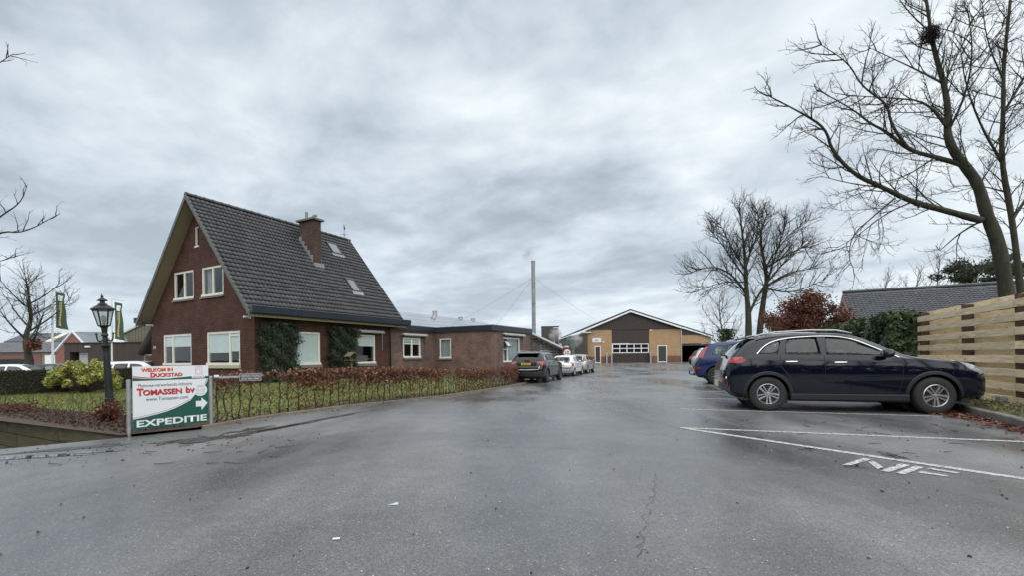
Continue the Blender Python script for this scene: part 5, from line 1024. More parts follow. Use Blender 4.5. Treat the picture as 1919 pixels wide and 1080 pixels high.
# magpie nest: a ball of sticks
b = MB(); rg = random.Random(4)
for k in range(420):
    c = Vector((rg.gauss(0, 1), rg.gauss(0, 1), rg.gauss(0, 1))).normalized() * 0.22 * rg.uniform(0.2, 1.0); c.z *= 1.25; d = Vector((rg.gauss(0, 1), rg.gauss(0, 1), rg.gauss(0, 0.8))).normalized() * rg.uniform(0.06, 0.16)
    b.tube([c - d, c + d * 0.2 + Vector((0, 0, 0.01)), c + d], 0.006, 3, cap=False)
o = b.build('bird_nest', M_twig, recalc=False); o.location = (11.60, 12.45, 9.82); tag(o, 'dark round stick nest high in the fork of the large tree', 'nest')
def simple_tree(name, label, x, y, z0, h, spread, seed, mb, mt, nl=9, spec=None, trunk_r=0.2, fork=0.35, group=None):
    rg = random.Random(seed); t = [Vector((x, y, z0))]; 
    for k in range(5): t.append(t[-1] + Vector((rg.gauss(0, 0.03 * h), rg.gauss(0, 0.03 * h), h * 0.88 / 5)))
    L = [(t, trunk_r, 0.02)]
    for k in range(nl):
        f = fork + (0.92 - fork) * k / nl; p, d = interp_path(t, f); a = k * 2.4 + rg.uniform(-0.4, 0.4); ln = spread * (1 - 0.55 * (f - fork) / (1 - fork)) * rg.uniform(0.75, 1.1)
        dd = Vector((math.cos(a), math.sin(a), rg.uniform(0.5, 1.1))).normalized(); q = [p, p + dd * ln * 0.4, p + dd * ln * 0.75 + Vector((0, 0, 0.08 * ln)), p + dd * ln + Vector((0, 0, 0.2 * ln))]; L.append((q, trunk_r * 0.42 * (1 - 0.6 * f), 0.012))
    return tree(name, label, L, spec or SPEC_FAR, seed, mb, mt, group=group, base=(x, y, 0))
SPEC_FAR = [(2.1, 2.0, 0.4, 0.03, 0.75, 0.12, 0.08, 0.2), (2.9, 1.0, 0.4, 0.016, 0.8, 0.14, 0.1, 0.15), (3.2, 0.5, 0.4, 0.012, 0.8, 0.14, 0.1, 0.1)]
simple_tree('bare_tree', 'bare roundish tree left of the first flag pole in the works yard', -41.0, 38, -0.5, 10.0, 4.2, 21, M_bark, M_twig, 11, trunk_r=0.42, fork=0.3)
b = MB(); rg = random.Random(2)
for k in range(160):
    a, r_ = rg.uniform(0, 6.28), rg.uniform(0.1, 0.7); p = Vector((-39.9 + r_ * math.cos(a), 37.8 + 0.5 * r_ * math.sin(a), 2.55 + rg.uniform(-0.45, 0.45))); n = Vector((rg.gauss(0, 1), rg.gauss(0, 1), rg.gauss(0, 1))).normalized() * 0.14; m = n.orthogonal().normalized() * 0.1; b.face([p - n, p + m, p + n, p - m])
o = b.build('dead_leaf_clump', leafmat('dead_leaves', (0.09, 0.035, 0.02), (0.16, 0.06, 0.035)), recalc=False); tag(o, 'clump of dead brown leaves on the trunk of the works yard tree', 'foliage', kind='stuff')
simple_tree('bare_tree', 'small bare tree far behind the garden lantern', -44.0, 58, -0.4, 7.2, 3.2, 33, M_bark_far, M_twig_far, 8, trunk_r=0.18)
simple_tree('bare_tree', 'thin pale bare tree behind the left trunk of the twin tree', 21.6, 46, 0, 8.0, 3.3, 41, M_bark_far, M_twig_far, 10, trunk_r=0.2, fork=0.2)
for i, (x, y, h, s_, sd_, lab) in enumerate(((38, 46, 10.2, 3.0, 51, 'pale bare tree leftmost behind the bungalow roof'), (43.5, 50, 11.0, 3.4, 52, 'pale bare tree in the middle behind the bungalow roof'), (44.0, 47, 12.0, 3.0, 53, 'taller pale bare tree beside the conifers behind the bungalow'))):
    simple_tree('bare_tree', lab, x, y, 0, h, s_, sd_, M_bark_far, M_twig_far, 8, trunk_r=0.16, group='bare trees behind the bungalow')
# the tree whose branch tips reach in from the left
LT = [([(-19.1, 14.2, 0.0), (-19.0, 14.1, 3.0), (-18.7, 14.1, 6.5), (-18.6, 14.0, 9.5), (-18.4, 13.9, 13.0)], 0.26, 0.03),
      ([(-18.9, 14.1, 3.6), (-16.76, 14.00, 4.59), (-15.61, 13.87, 5.16), (-14.74, 13.73, 5.03), (-13.58, 13.60, 5.54)], 0.07, 0.006), ([(-18.85, 14.1, 4.0), (-16.76, 14.00, 4.79), (-15.87, 14.10, 5.68), (-15.31, 14.20, 6.12), (-15.21, 14.30, 6.74)], 0.06, 0.006),
      ([(-18.7, 14.1, 6.5), (-16.9, 14.00, 8.5), (-15.80, 13.80, 10.05), (-14.85, 13.60, 10.39)], 0.05, 0.006), ([(-19.0, 14.1, 3.2), (-16.77, 14.00, 4.09), (-15.55, 13.80, 4.20), (-14.84, 13.60, 4.31)], 0.045, 0.006)]
tree('bare_tree', 'bare tree beyond the left picture edge, only its branch tips reaching in', LT, [(1.5, 0.8, 0.4, 0.014, 0.8, 0.12, 0.08, 0.45), (3.2, 0.4, 0.4, 0.006, 0.8, 0.14, 0.1, 0.2), (4.0, 0.2, 0.4, 0.004, 0.8, 0.14, 0.1, 0.2)], 61, M_bark, M_twig)
# evergreens behind the bungalow
def leaf_cloud(n, centre_fn, size, rg, flat=0.0, aspect=0.5):
    """n little pointed leaves as quads; centre_fn() gives a point (and optional outward normal)"""
    V = np.empty((n * 4, 3), np.float32)
    for i in range(n):
        c = centre_fn(); p = c[0] if isinstance(c, tuple) else c; nn = c[1] if isinstance(c, tuple) else None
        d = Vector((rg.gauss(0, 1), rg.gauss(0, 1), rg.gauss(0, 1)))
        if nn is not None and flat: d = d - nn * d.dot(nn) * flat
        d.normalize(); e = d.cross(Vector((rg.gauss(0, 1), rg.gauss(0, 1), rg.gauss(0, 1)))) if nn is None or not flat else d.cross(nn + Vector((rg.gauss(0, .4), rg.gauss(0, .4), rg.gauss(0, .4))))
        e.normalize(); s = size * rg.uniform(0.7, 1.3); w = s * aspect
        V[i * 4], V[i * 4 + 1], V[i * 4 + 2], V[i * 4 + 3] = p - d * s * 0.5, p + e * w * 0.5, p + d * s * 0.5, p - e * w * 0.5
    me = bpy.data.meshes.new('leaves'); F = np.arange(n * 4).reshape(-1, 4); me.from_pydata(V.tolist(), [], F.tolist()); return me
def conifer(label, x, y, h, r, seed):
    rg = random.Random(seed); T = empty('pine_tree', (x, y, 0), 0, label, 'tree', 'conifers behind the bungalow')
    b = MB(); b.tube([(0, 0, 0), (0.1, 0, h * 0.5), (0, 0, h)], [0.2, 0.15, 0.03], 7); b.build('trunk', M_bark, T, smooth=True)
    cl = [(Vector((rg.gauss(0, r * 0.42), rg.gauss(0, r * 0.42), rg.uniform(h * 0.4, h * 0.97))), rg.uniform(0.4, 0.9)) for _ in range(46)]
    br = MB()
    for c, s in cl: br.tube([(0, 0, c.z - 0.4), (c.x * 0.6, c.y * 0.6, c.z - 0.2), c], [0.05, 0.03, 0.015], 4)
    br.build('boughs', M_bark, T)
    def cf():
        c, s = rg.choice(cl); return c + Vector((rg.gauss(0, s * 0.5), rg.gauss(0, s * 0.5), rg.gauss(0, s * 0.33)))
    o = obj('crown', leaf_cloud(8000, cf, 0.30, rg, aspect=0.3), leafmat('pine_needles', (0.018, 0.030, 0.014), (0.040, 0.055, 0.024)), T); o['kind'] = 'stuff'
conifer('dark open-crowned conifer behind the bungalow ridge', 42.0, 42, 9.9, 2.4, 71)
conifer('dark dense conifer beside the large tree trunk behind the bungalow', 41.5, 38.5, 9.6, 3.8, 72)

# ------------------------------------------------------------------ beech hedge along the drive
HP = [(-4.98, 7.62), (-4.83, 8.55), (-3.98, 10.3), (-2.42, 13.95), (-0.22, 21.2), (0.55, 24.2)]
def along(P, s):
    for (a, b_) in zip(P, P[1:]):
        l = math.hypot(b_[0] - a[0], b_[1] - a[1])
        if s <= l or b_ == P[-1]: t = s / l; return a[0] + (b_[0] - a[0]) * t, a[1] + (b_[1] - a[1]) * t
        s -= l
def beech_hedge():
    rg = random.Random(12); H = empty('beech_hedge', (0, 0, 0), 0, 'low beech hedge with copper leaves on thin stems along the drive', 'hedge')
    L_ = sum(math.hypot(b_[0] - a[0], b_[1] - a[1]) for a, b_ in zip(HP, HP[1:])); s = 0.03; tw = MB(); tips = []
    while s < L_ - 0.1:
        x, y = along(HP, s); z = g(x, y) + 0.03; h = 0.80 + rg.uniform(-0.04, 0.05); n = 7
        P = [Vector((x + rg.gauss(0, 0.02), y + rg.gauss(0, 0.03), z - 0.05))]
        for k in range(n): P.append(Vector((x + rg.gauss(0, 0.016), y + rg.gauss(0, 0.02), z + h * (k + 1) / n)))
        r0 = rg.uniform(0.009, 0.018); b = MB(); b.tube(P, [r0 * (1 - 0.6 * k / n) * rg.uniform(0.85, 1.15) for k in range(n + 1)], 5); b.build('stem', M_stem, H, smooth=True)
        for k in range(16):
            t = rg.uniform(0.25, 0.97); p, d = interp_path(P, t); a = rg.uniform(0, 6.28); e = Vector((math.cos(a), math.sin(a), rg.uniform(0.5, 1.6))).normalized() * rg.uniform(0.1, 0.28)
            if p.z + e.z > z + 0.86: e.z = max(0.0, z + 0.86 - p.z)
            q = [p, p + e * 0.55 + Vector((rg.gauss(0, .01), rg.gauss(0, .01), 0)), p + e]; tw.tube(q, [0.006, 0.0045, 0.003], 3, cap=False); tips.append((s, q[2])); tips.append((s, q[1]))
        s += rg.uniform(0.13, 0.26)
    o = tw.build('twigs', M_stem, H, recalc=False); o['kind'] = 'stuff'
    # leaves: dense along the top, loose patches lower down
    def dens(s): return 0.5 + 0.5 * math.sin(s * 1.7 + 1.0) * math.sin(s * 0.63 + 0.4)
    pts = []; clumps = []
    while len(clumps) < 860:
        s = rg.uniform(0.0, L_); bare = (s < 1.7) or (7.4 < s < 8.6) or (12.2 < s < 13.4)
        if bare and rg.random() > 0.22: continue
        low = 0.50 + 0.10 * math.sin(s * 2.3)
        if s > 14.0: low = 0.12
        elif 3.3 < s < 5.2 or 9.3 < s < 11.5: low = 0.36 + 0.12 * math.sin(s * 3.1)
        zz = low + (0.82 - low) * rg.random() ** 0.6 if rg.random() < 0.72 else rg.uniform(0.12, 0.6)
        clumps.append((s, zz, rg.uniform(0.6, 1.3)))
    for (s, zz, k) in clumps:
        for q in range(int(27 * k * (0.45 if zz < 0.5 and s < 14 else 1))):
            x, y = along(HP, min(max(s + rg.gauss(0, 0.075 * k), 0), L_)); pts.append(Vector((x + rg.gauss(0, 0.07), y + rg.gauss(0, 0.05), min(g(x, y) + 0.03 + zz + rg.gauss(0, 0.055 * k), g(x, y) + 0.88 + rg.gauss(0, 0.02)))))
    it = iter(pts); me = leaf_cloud(len(pts), lambda: next(it), 0.062, rg, aspect=0.55)
    o = obj('leaves', me, leafmat('beech_leaves', (0.070, 0.025, 0.014), (0.155, 0.060, 0.034), (0.36, 0.20, 0.13), rough=0.4), H); o['kind'] = 'stuff'
beech_hedge()
# seedlings and dead leaves in the bed along the ditch
def bed_plants():
    rg = random.Random(31); S = empty('young_hedge', (0, 0, 0), 0, 'row of thin leafless hedge whips in the bed along the ditch', 'hedge'); tw = MB()
    for k in range(64):
        u = rg.uniform(0.2, 15.0); x, y = -5.72 + AY[0] * u + AX[0] * rg.uniform(0.25, 0.6), 6.62 + AY[1] * u + AX[1] * rg.uniform(0.25, 0.6); z = 0.03; h = rg.uniform(0.3, 0.62)
        P = [Vector((x, y, z - 0.03))]
        for q in range(5): P.append(P[-1] + Vector((rg.gauss(0, 0.018), rg.gauss(0, 0.018), h / 5)))
        b = MB(); b.tube(P, [0.006 - 0.0008 * q for q in range(6)], 4); b.build('stem', M_stem, S)
        for q in range(7):
            p, d = interp_path(P, rg.uniform(0.25, 0.95)); a = rg.uniform(0, 6.28); e = Vector((math.cos(a), math.sin(a), 0.9)) * rg.uniform(0.05, 0.16); tw.tube([p, p + e], [0.003, 0.0015], 3, cap=False)
    tw.build('twigs', M_stem, S, recalc=False)['kind'] = 'stuff'
    def cf():
        u = rg.uniform(0.0, 16); d = rg.uniform(0.02, 0.95); return Vector((-5.72 + AY[0] * u + AX[0] * d, 6.62 + AY[1] * u + AX[1] * d, 0.05 + abs(rg.gauss(0, 0.02))))
    o = obj('leaf_litter', leaf_cloud(7000, cf, 0.045, rg, aspect=0.6), leafmat('litter_leaves', (0.040, 0.028, 0.022), (0.080, 0.052, 0.040), (0.150, 0.105, 0.082), rough=0.8)); tag(o, 'brown fallen leaves covering the bed along the ditch', 'leaf litter', kind='stuff')
    # red-leaved shrub at the lamp's foot, and one further left
    for (cx, cy, r_, h, n, lab) in ((-7.05, 7.95, 0.17, 0.42, 520, 'small red-leaved beech bush at the foot of the lantern post'), (-10.6, 9.75, 0.3, 0.25, 260, 'low red-leaved patch of hedge left of the lantern')):
        B_ = empty('beech_bush', (cx, cy, 0.03), 0, lab, 'bush'); st_ = MB()
        for k in range(9): st_.tube([(0, 0, 0), (rg.gauss(0, r_ * 0.5), rg.gauss(0, r_ * 0.5), h * rg.uniform(0.6, 1.0))], [0.006, 0.002], 4)
        st_.build('stems', M_stem, B_)
        o = obj('leaves', leaf_cloud(n, lambda: Vector((rg.gauss(0, r_ * 0.6), rg.gauss(0, r_ * 0.6), rg.uniform(0.02, h) * rg.uniform(0.5, 1))), 0.065, rg, aspect=0.6), leafmat('red_leaves', (0.065, 0.018, 0.012), (0.125, 0.036, 0.022), (0.19, 0.08, 0.05)), B_); o['kind'] = 'stuff'
bed_plants()
# lawn blades
def lawn_grass():
    rg = np.random.default_rng(5); poly = LAWN; n = 46000
    xs = np.array([p[0] for p in poly]); ys = np.array([p[1] for p in poly]); px = rg.uniform(xs.min(), xs.max(), n * 4); py = rg.uniform(ys.min(), ys.max(), n * 4)
    ins = np.zeros(len(px), bool); j = len(poly) - 1
    for i in range(len(poly)):
        c = ((ys[i] > py) != (ys[j] > py)) & (px < (xs[j] - xs[i]) * (py - ys[i]) / (ys[j] - ys[i] + 1e-12) + xs[i]); ins ^= c; j = i
    keep = ins & (rg.random(len(px)) < np.clip(2.2 - py / 12, 0.25, 1)); px, py = px[keep][:n], py[keep][:n]; m = len(px)
    pz = np.array([g(a, c) for a, c in zip(px, py)]) + 0.028; an = rg.uniform(0, 6.283, m); h = rg.uniform(0.02, 0.05, m); w = rg.uniform(0.004, 0.009, m) * (1 + py / 12)
    V = np.empty((m, 3, 3)); dx, dy = np.cos(an) * w, np.sin(an) * w; lx, ly = rg.normal(0, 0.02, m), rg.normal(0, 0.02, m)
    V[:, 0] = np.stack([px - dx, py - dy, pz], 1); V[:, 1] = np.stack([px + dx, py + dy, pz], 1); V[:, 2] = np.stack([px + lx, py + ly, pz + h], 1)
    me = bpy.data.meshes.new('grass'); me.from_pydata(V.reshape(-1, 3).tolist(), [], np.arange(m * 3).reshape(-1, 3).tolist())
    o = obj('grass', me, leafmat('grass_blades', (0.090, 0.122, 0.024), (0.135, 0.162, 0.038), (0.190, 0.188, 0.070), rough=0.7)); tag(o, 'short mossy winter lawn between the hedge and the house', 'grass', kind='stuff')
    # fallen leaves on the lawn along the hedge
    r2 = random.Random(77)
    def cf():
        s = r2.uniform(0.2, 15); x, y = along(HP, s); d = abs(r2.gauss(0, 0.8)); return Vector((x - d * 0.92, y + d * 0.4, g(x, y) + 0.06))
    o = obj('hedge_litter', leaf_cloud(1500, cf, 0.055, r2, aspect=0.6), MATS['litter_leaves']); tag(o, 'pale fallen leaves scattered on the grass behind the beech hedge', 'leaf litter', kind='stuff')
lawn_grass()
# clipped hedge between garden and yard
def clipped_hedge():
    rg = random.Random(9); H = empty('clipped_hedge', (-16.5, 14.7, 0), HR, 'dense dark clipped box-shaped hedge at the left of the lawn', 'hedge'); H_, D_ = 0.84, 0.8; x0, x1 = -7.0, 5.3
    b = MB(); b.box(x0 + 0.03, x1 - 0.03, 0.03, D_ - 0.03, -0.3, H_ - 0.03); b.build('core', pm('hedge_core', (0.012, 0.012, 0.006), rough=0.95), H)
    def cf():
        r = rg.random()
        if r < 0.55: return Vector((rg.uniform(x0, x1), rg.gauss(0.015, 0.012), rg.uniform(-0.05, H_))), Vector((0, -1, 0))
        if r < 0.9: return Vector((rg.uniform(x0, x1), rg.uniform(0, D_), H_ + rg.gauss(-0.015, 0.012))), Vector((0, 0, 1))
        return Vector((x1 + rg.gauss(-0.01, 0.01), rg.uniform(0, D_), rg.uniform(0, H_))), Vector((1, 0, 0))
    o = obj('leaves', leaf_cloud(17000, cf, 0.05, rg, flat=0.6, aspect=0.45), leafmat('hedge_leaves', (0.014, 0.016, 0.007), (0.030, 0.031, 0.014), (0.050, 0.045, 0.020), trans=0.1), H); o['kind'] = 'stuff'
clipped_hedge()
def laurel():
    rg = random.Random(10); B_ = empty('laurel_bush', (-14.75, 15.6, 0.02), 0, 'rounded yellow-green variegated laurel bush on the lawn', 'bush')
    cl = []
    for k in range(46):
        a, e = rg.uniform(0, 6.28), rg.random() ** 0.6; cl.append((Vector((1.0 * math.cos(a) * math.sqrt(1 - e * e * 0.85), 0.75 * math.sin(a) * math.sqrt(1 - e * e * 0.85), 0.18 + 0.82 * e)), rg.uniform(0.12, 0.2)))
    st_ = MB()
    for c, s in cl: st_.tube([(0, 0, 0), (c.x * 0.5, c.y * 0.5, c.z * 0.6), c], [0.02, 0.014, 0.006], 4)
    st_.build('stems', M_stem, B_)
    def cf():
        c, s = rg.choice(cl); d = Vector((rg.gauss(0, 1), rg.gauss(0, 1), rg.gauss(0.3, 1))).normalized(); return c + d * s * rg.uniform(0.6, 1.1), d
    o = obj('leaves', leaf_cloud(6500, cf, 0.105, rg, flat=0.5, aspect=0.42), leafmat('laurel_leaves', (0.085, 0.105, 0.018), (0.30, 0.32, 0.075), (0.52, 0.50, 0.17), rough=0.35), B_); o['kind'] = 'stuff'
laurel()
def wall_shrub(label, x0, x1, z1, seed, bulge):
    rg = random.Random(seed); S = empty('wall_shrub', (HX, HY, 0), HR, label, 'shrub')
    st_ = MB()
    for k in range(10):
        x = rg.uniform(x0 + 0.3, x1 - 0.3); st_.tube([((x0 + x1) / 2, -0.2, 0), (x, -0.25, z1 * 0.5), (x + rg.gauss(0, 0.2), -0.25, z1 - 0.15)], [0.03, 0.02, 0.008], 5)
    st_.build('stems', M_stem, S)
    def edge(z): 
        k = 0.10 * math.sin(z * 4.1 + seed) + 0.06 * math.sin(z * 9.3 + 2 * seed); return x0 + k, x1 - 0.6 * k + 0.12 * math.sin(z * 2.6 + 1)
    def cf():
        z = z1 * rg.random() ** 0.9; a, c = edge(z); top = min(1.0, (z1 - z) / 0.35 + 0.3); m = (a + c) / 2; w = (c - a) / 2 * (0.75 + 0.25 * top); x = m + rg.uniform(-w, w)
        d = bulge * (0.75 + 0.4 * math.sin(x * 5 + z * 3.3) * math.sin(z * 4.7 + x)); return Vector((x + rg.gauss(0, 0.03), -abs(rg.gauss(d * 0.7, d * 0.35)) - 0.02, z + rg.gauss(0, 0.03))), Vector((rg.gauss(0, .3), -1, 0.4))
    o = obj('leaves', leaf_cloud(15000, cf, 0.095, rg, flat=0.55, aspect=0.36), leafmat('wall_shrub_leaves', (0.007, 0.013, 0.006), (0.018, 0.030, 0.012), (0.042, 0.066, 0.024), rough=0.45, trans=0.1), S); o['kind'] = 'stuff'
wall_shrub('dense dark green wall shrub at the house corner, left of the side window', 0.10, 2.02, 2.80, 3, 0.42)
wall_shrub('dense dark green wall shrub between the two side windows', 3.95, 5.72, 2.78, 6, 0.42)
# ivy hedge behind the fence
def ivy_hedge():
    rg = random.Random(14); a = Vector((10.95, 12.35, 0)); d = Vector((15.2, 21.5, 0)) - a; L_ = d.length; H = empty('ivy_hedge', a, math.atan2(d.y, d.x), 'tall glossy green ivy hedge continuing behind the timber fence', 'hedge')
    b = MB(); b.box(0.15, L_ - 0.1, -0.05, 0.5, 0, 1.9); b.build('core', pm('ivy_core', (0.010, 0.014, 0.007), rough=0.95), H)
    def cf():
        x = rg.uniform(-0.15, L_); top = 2.10 + 0.12 * math.sin(x * 2.1) + 0.07 * math.sin(x * 5.3); r = rg.random()
        if r < 0.62: z = rg.uniform(0.1, top); return Vector((x, 0.5 + 0.12 * math.sin(x * 3 + z * 4) * math.sin(z * 3) + rg.gauss(0.05, 0.05), z)), Vector((0, 1, 0.5))
        if r < 0.9: return Vector((x, rg.uniform(-0.2, 0.6), top + rg.gauss(-0.04, 0.05))), Vector((0, 0, 1))
        return Vector((rg.gauss(-0.1, 0.05), rg.uniform(-0.1, 0.6), rg.uniform(0.2, top))), Vector((-1, 0, 0.3))
    o = obj('leaves', leaf_cloud(15000, cf, 0.105, rg, flat=0.45, aspect=0.75), leafmat('ivy_leaves', (0.014, 0.026, 0.010), (0.038, 0.062, 0.020), (0.085, 0.125, 0.040), rough=0.35), H); o['kind'] = 'stuff'
ivy_hedge()
def copper_beech():
    rg = random.Random(15); B_ = empty('copper_beech', (15.1, 23.5, 0), 0, 'big rounded beech bush with rust red leaves beyond the ivy hedge', 'bush'); st_ = MB(); cl = []
    for k in range(90):
        t = rg.random(); x = -1.7 + 3.2 * t; top = 2.7 + 1.9 * math.sin(math.pi * min(1, (t * 0.95 + 0.0)) ** 1.3) * (0.6 + 0.45 * t); y = rg.uniform(-1.0, 1.2); z = rg.uniform(0.5, top); cl.append((Vector((x, y, z)), rg.uniform(0.28, 0.5)))
    for c, s in cl: st_.tube([(c.x * 0.4, c.y * 0.4, 0), (c.x * 0.7, c.y * 0.7, c.z * 0.55), c], [0.04, 0.025, 0.008], 4)
    st_.build('stems', M_stem, B_)
    def cf():
        c, s = rg.choice(cl); return c + Vector((rg.gauss(0, s * 0.55), rg.gauss(0, s * 0.55), rg.gauss(0, s * 0.5)))
    o = obj('leaves', leaf_cloud(30000, cf, 0.12, rg, aspect=0.6), leafmat('copper_leaves', (0.050, 0.020, 0.013), (0.125, 0.046, 0.028), (0.22, 0.10, 0.06), rough=0.5), B_); o['kind'] = 'stuff'
copper_beech()
# ivy on the thin tree's trunk
rg = random.Random(16)
o = obj('ivy_growth', leaf_cloud(2600, lambda: Vector((21.55 + rg.gauss(0, 0.42), 45.6 + rg.gauss(0, 0.35), 0.2 + 3.4 * rg.random() ** 1.1)), 0.2, rg, aspect=0.7), MATS['ivy_leaves']); tag(o, 'dark ivy clothing the trunk of the thin pale tree', 'ivy', kind='stuff')
# weeds and leaves in the bed by the fence; leaves against the kerb
rg = random.Random(18)
def cfw():
    s = rg.uniform(0, 6.0); d = rg.uniform(0.1, 0.85); return Vector((7.26 - 0.463 * 1.8 + 0.463 * s + 0.886 * d, 6.45 - 0.886 * 1.8 + 0.886 * s - 0.463 * d, 0.12 + abs(rg.gauss(0, 0.03))))
o = obj('bed_weeds', leaf_cloud(3000, cfw, 0.055, rg, aspect=0.4), leafmat('weed_leaves', (0.06, 0.085, 0.025), (0.14, 0.16, 0.06), (0.26, 0.22, 0.13), rough=0.7)); tag(o, 'green weeds and dry leaves in the raised bed under the fence', 'weeds', kind='stuff')
def cfk():
    s = rg.uniform(-2.2, 2.9) if rg.random() < .6 else rg.gauss(1.3, 0.5); d = abs(rg.gauss(0, 0.16)) + 0.07 + (0.25 * rg.random() if 0.8 < s < 1.9 else 0); return Vector((7.26 + 0.463 * s - 0.886 * d, 6.45 + 0.886 * s + 0.463 * d, 0.012 + abs(rg.gauss(0, 0.012)))), Vector((0, 0, 1))
o = obj('kerb_leaves', leaf_cloud(1300, cfk, 0.075, rg, flat=0.75, aspect=0.55), leafmat('wet_red_leaves', (0.055, 0.020, 0.014), (0.115, 0.043, 0.028), (0.24, 0.11, 0.075), rough=0.35)); tag(o, 'drift of wet red brown leaves against the kerb', 'leaf litter', kind='stuff')

# the wood on the far side of the road behind the viewer: it shows in the window panes and the car paint
def opposite_wood():
    rg = random.Random(90); b = MB()
    for k in range(46):
        a = math.radians(-170 + 160 * k / 45 + rg.uniform(-2, 2)); r = rg.uniform(21, 29); x, y = r * 1.25 * math.cos(a), r * math.sin(a); h = rg.uniform(7, 12); P = [Vector((x, y, -0.3))]
        for q in range(5): P.append(P[-1] + Vector((rg.gauss(0, .25), rg.gauss(0, .25), h / 5)))
        b.tube(P, [.22 - .035 * q for q in range(6)], 5)
        for q in range(11):
            p, d = interp_path(P, rg.uniform(.3, 1)); e = Vector((rg.gauss(0, 1), rg.gauss(0, 1), rg.uniform(.2, 1.2))).normalized() * rg.uniform(1.5, 3.4); m = p + e * .5 + Vector((0, 0, .2)); Q = [p, m, p + e]; b.tube(Q, [.06, .04, .015], 3, cap=False)
            for u in range(9):
                p2, d2 = interp_path(Q, rg.uniform(.2, 1)); e2 = Vector((rg.gauss(0, 1), rg.gauss(0, 1), rg.uniform(-.2, 1))).normalized() * rg.uniform(.5, 1.5); b.tube([p2, p2 + e2], [.03, .012], 3, cap=False)
    W_ = empty('roadside_wood', (0, 0, 0)); W_['kind'] = 'stuff'; W_['label'] = 'bare wood across the road, seen only as reflections'
    b.build('trunks_and_boughs', M_bark, W_, recalc=False)
    def cf():
        a = math.radians(rg.uniform(-175, -5)); r = rg.uniform(19, 25); return Vector((r * 1.25 * math.cos(a), r * math.sin(a), 3.4 * rg.random() ** 1.2 - .2))
    obj('undergrowth', leaf_cloud(9000, cf, 0.75, rg, aspect=0.7), leafmat('undergrowth_leaves', (0.018, 0.018, 0.010), (0.04, 0.036, 0.02)), W_)
opposite_wood()
# ------------------------------------------------------------------ cars
from mathutils.bvhtree import BVHTree
def car_paint(name, col, rough=0.25, metal=0.0, flake=None):
    return pm(name, col, flake, scale=300, rough=rough, metal=metal, spec=0.08, coat=0.85)
def loft_mesh(st, level=2, crease=None):
    """closed body from stations (x, w, zb, zm, zbelt, yr, zr, zt), smoothed"""
    V = []; F = []; n = 14
    for (x, w, zb, zm, zbelt, yr, zr, zt) in st:
        half = [(0.72 * w, zb), (w - 0.035, zb + 0.10), (w, zm), (w - 0.025, zbelt), (yr, zr), (0.55 * yr, zt - 0.012)]
        ring = [(x, 0, zb)] + [(x, y, z) for y, z in half] + [(x, 0, zt)] + [(x, -y, z) for y, z in half[::-1]]; V += ring
    m = len(st)
    for i in range(m - 1):
        for k in range(n): k2 = (k + 1) % n; F.append((i * n + k, (i + 1) * n + k, (i + 1) * n + k2, i * n + k2))
    for i, flip in ((0, False), (m - 1, True)):
        o = i * n; q = [(o + 0, o + 1, o + 13)] + [(o + k, o + k + 1, o + 13 - k, o + 14 - k) for k in range(1, 6)] + [(o + 6, o + 7, o + 8)]
        F += [t[::-1] if flip else t for t in q]
    me = bpy.data.meshes.new('loft'); me.from_pydata(V, [], F)
    bm = bmesh.new(); bm.from_mesh(me); bmesh.ops.recalc_face_normals(bm, faces=bm.faces)
    cr = bm.edges.layers.float.new('crease_edge')
    bm.verts.ensure_lookup_table()
    for e in bm.edges:
        a, b_ = e.verts[0].index, e.verts[1].index
        if a // n != b_ // n and a % n == b_ % n:
            k = a % n
            if k in (2, 12): e[cr] = 0.5
            if k in (4, 10): e[cr] = 0.55
            if k in (5, 9): e[cr] = 0.35
            if k in (1, 13): e[cr] = 0.4
    bm.to_mesh(me); bm.free()
    o = tmpobj(me); s = o.modifiers.new('s', 'SUBSURF'); s.levels = level; s.render_levels = level
    dg = bpy.context.evaluated_depsgraph_get(); dg.update(); r = bpy.data.meshes.new_from_object(o.evaluated_get(dg)); bpy.data.objects.remove(o); return r
def shell(me, d_out, d_in):
    """closed skin between two offsets of a body"""
    n = len(me.vertices); V = [v.co + v.normal * d_out for v in me.vertices] + [v.co + v.normal * d_in for v in me.vertices]
    F = [tuple(p.vertices) for p in me.polygons] + [tuple(i + n for i in reversed(p.vertices)) for p in me.polygons]
    r = bpy.data.meshes.new('shell'); r.from_pydata(V, [], F); r.update(); return r
def islands(me):
    """split a mesh into its loose pieces"""
    n = len(me.vertices); par = list(range(n))
    def find(a):
        while par[a] != a: par[a] = par[par[a]]; a = par[a]
        return a
    for e in me.edges:
        a, b_ = find(e.vertices[0]), find(e.vertices[1])
        if a != b_: par[a] = b_
    gr = {}
    for p in me.polygons: gr.setdefault(find(p.vertices[0]), []).append(tuple(p.vertices))
    out = []
    for fs in gr.values():
        ix = {}; V = []
        for f in fs:
            for v in f:
                if v not in ix: ix[v] = len(V); V.append(me.vertices[v].co.copy())
        q = bpy.data.meshes.new('piece'); q.from_pydata(V, [], [tuple(ix[v] for v in f) for f in fs]); q.update(); out.append(q)
    return sorted(out, key=lambda q: (round(min(v.co.x for v in q.vertices), 2), min(v.co.y for v in q.vertices)))
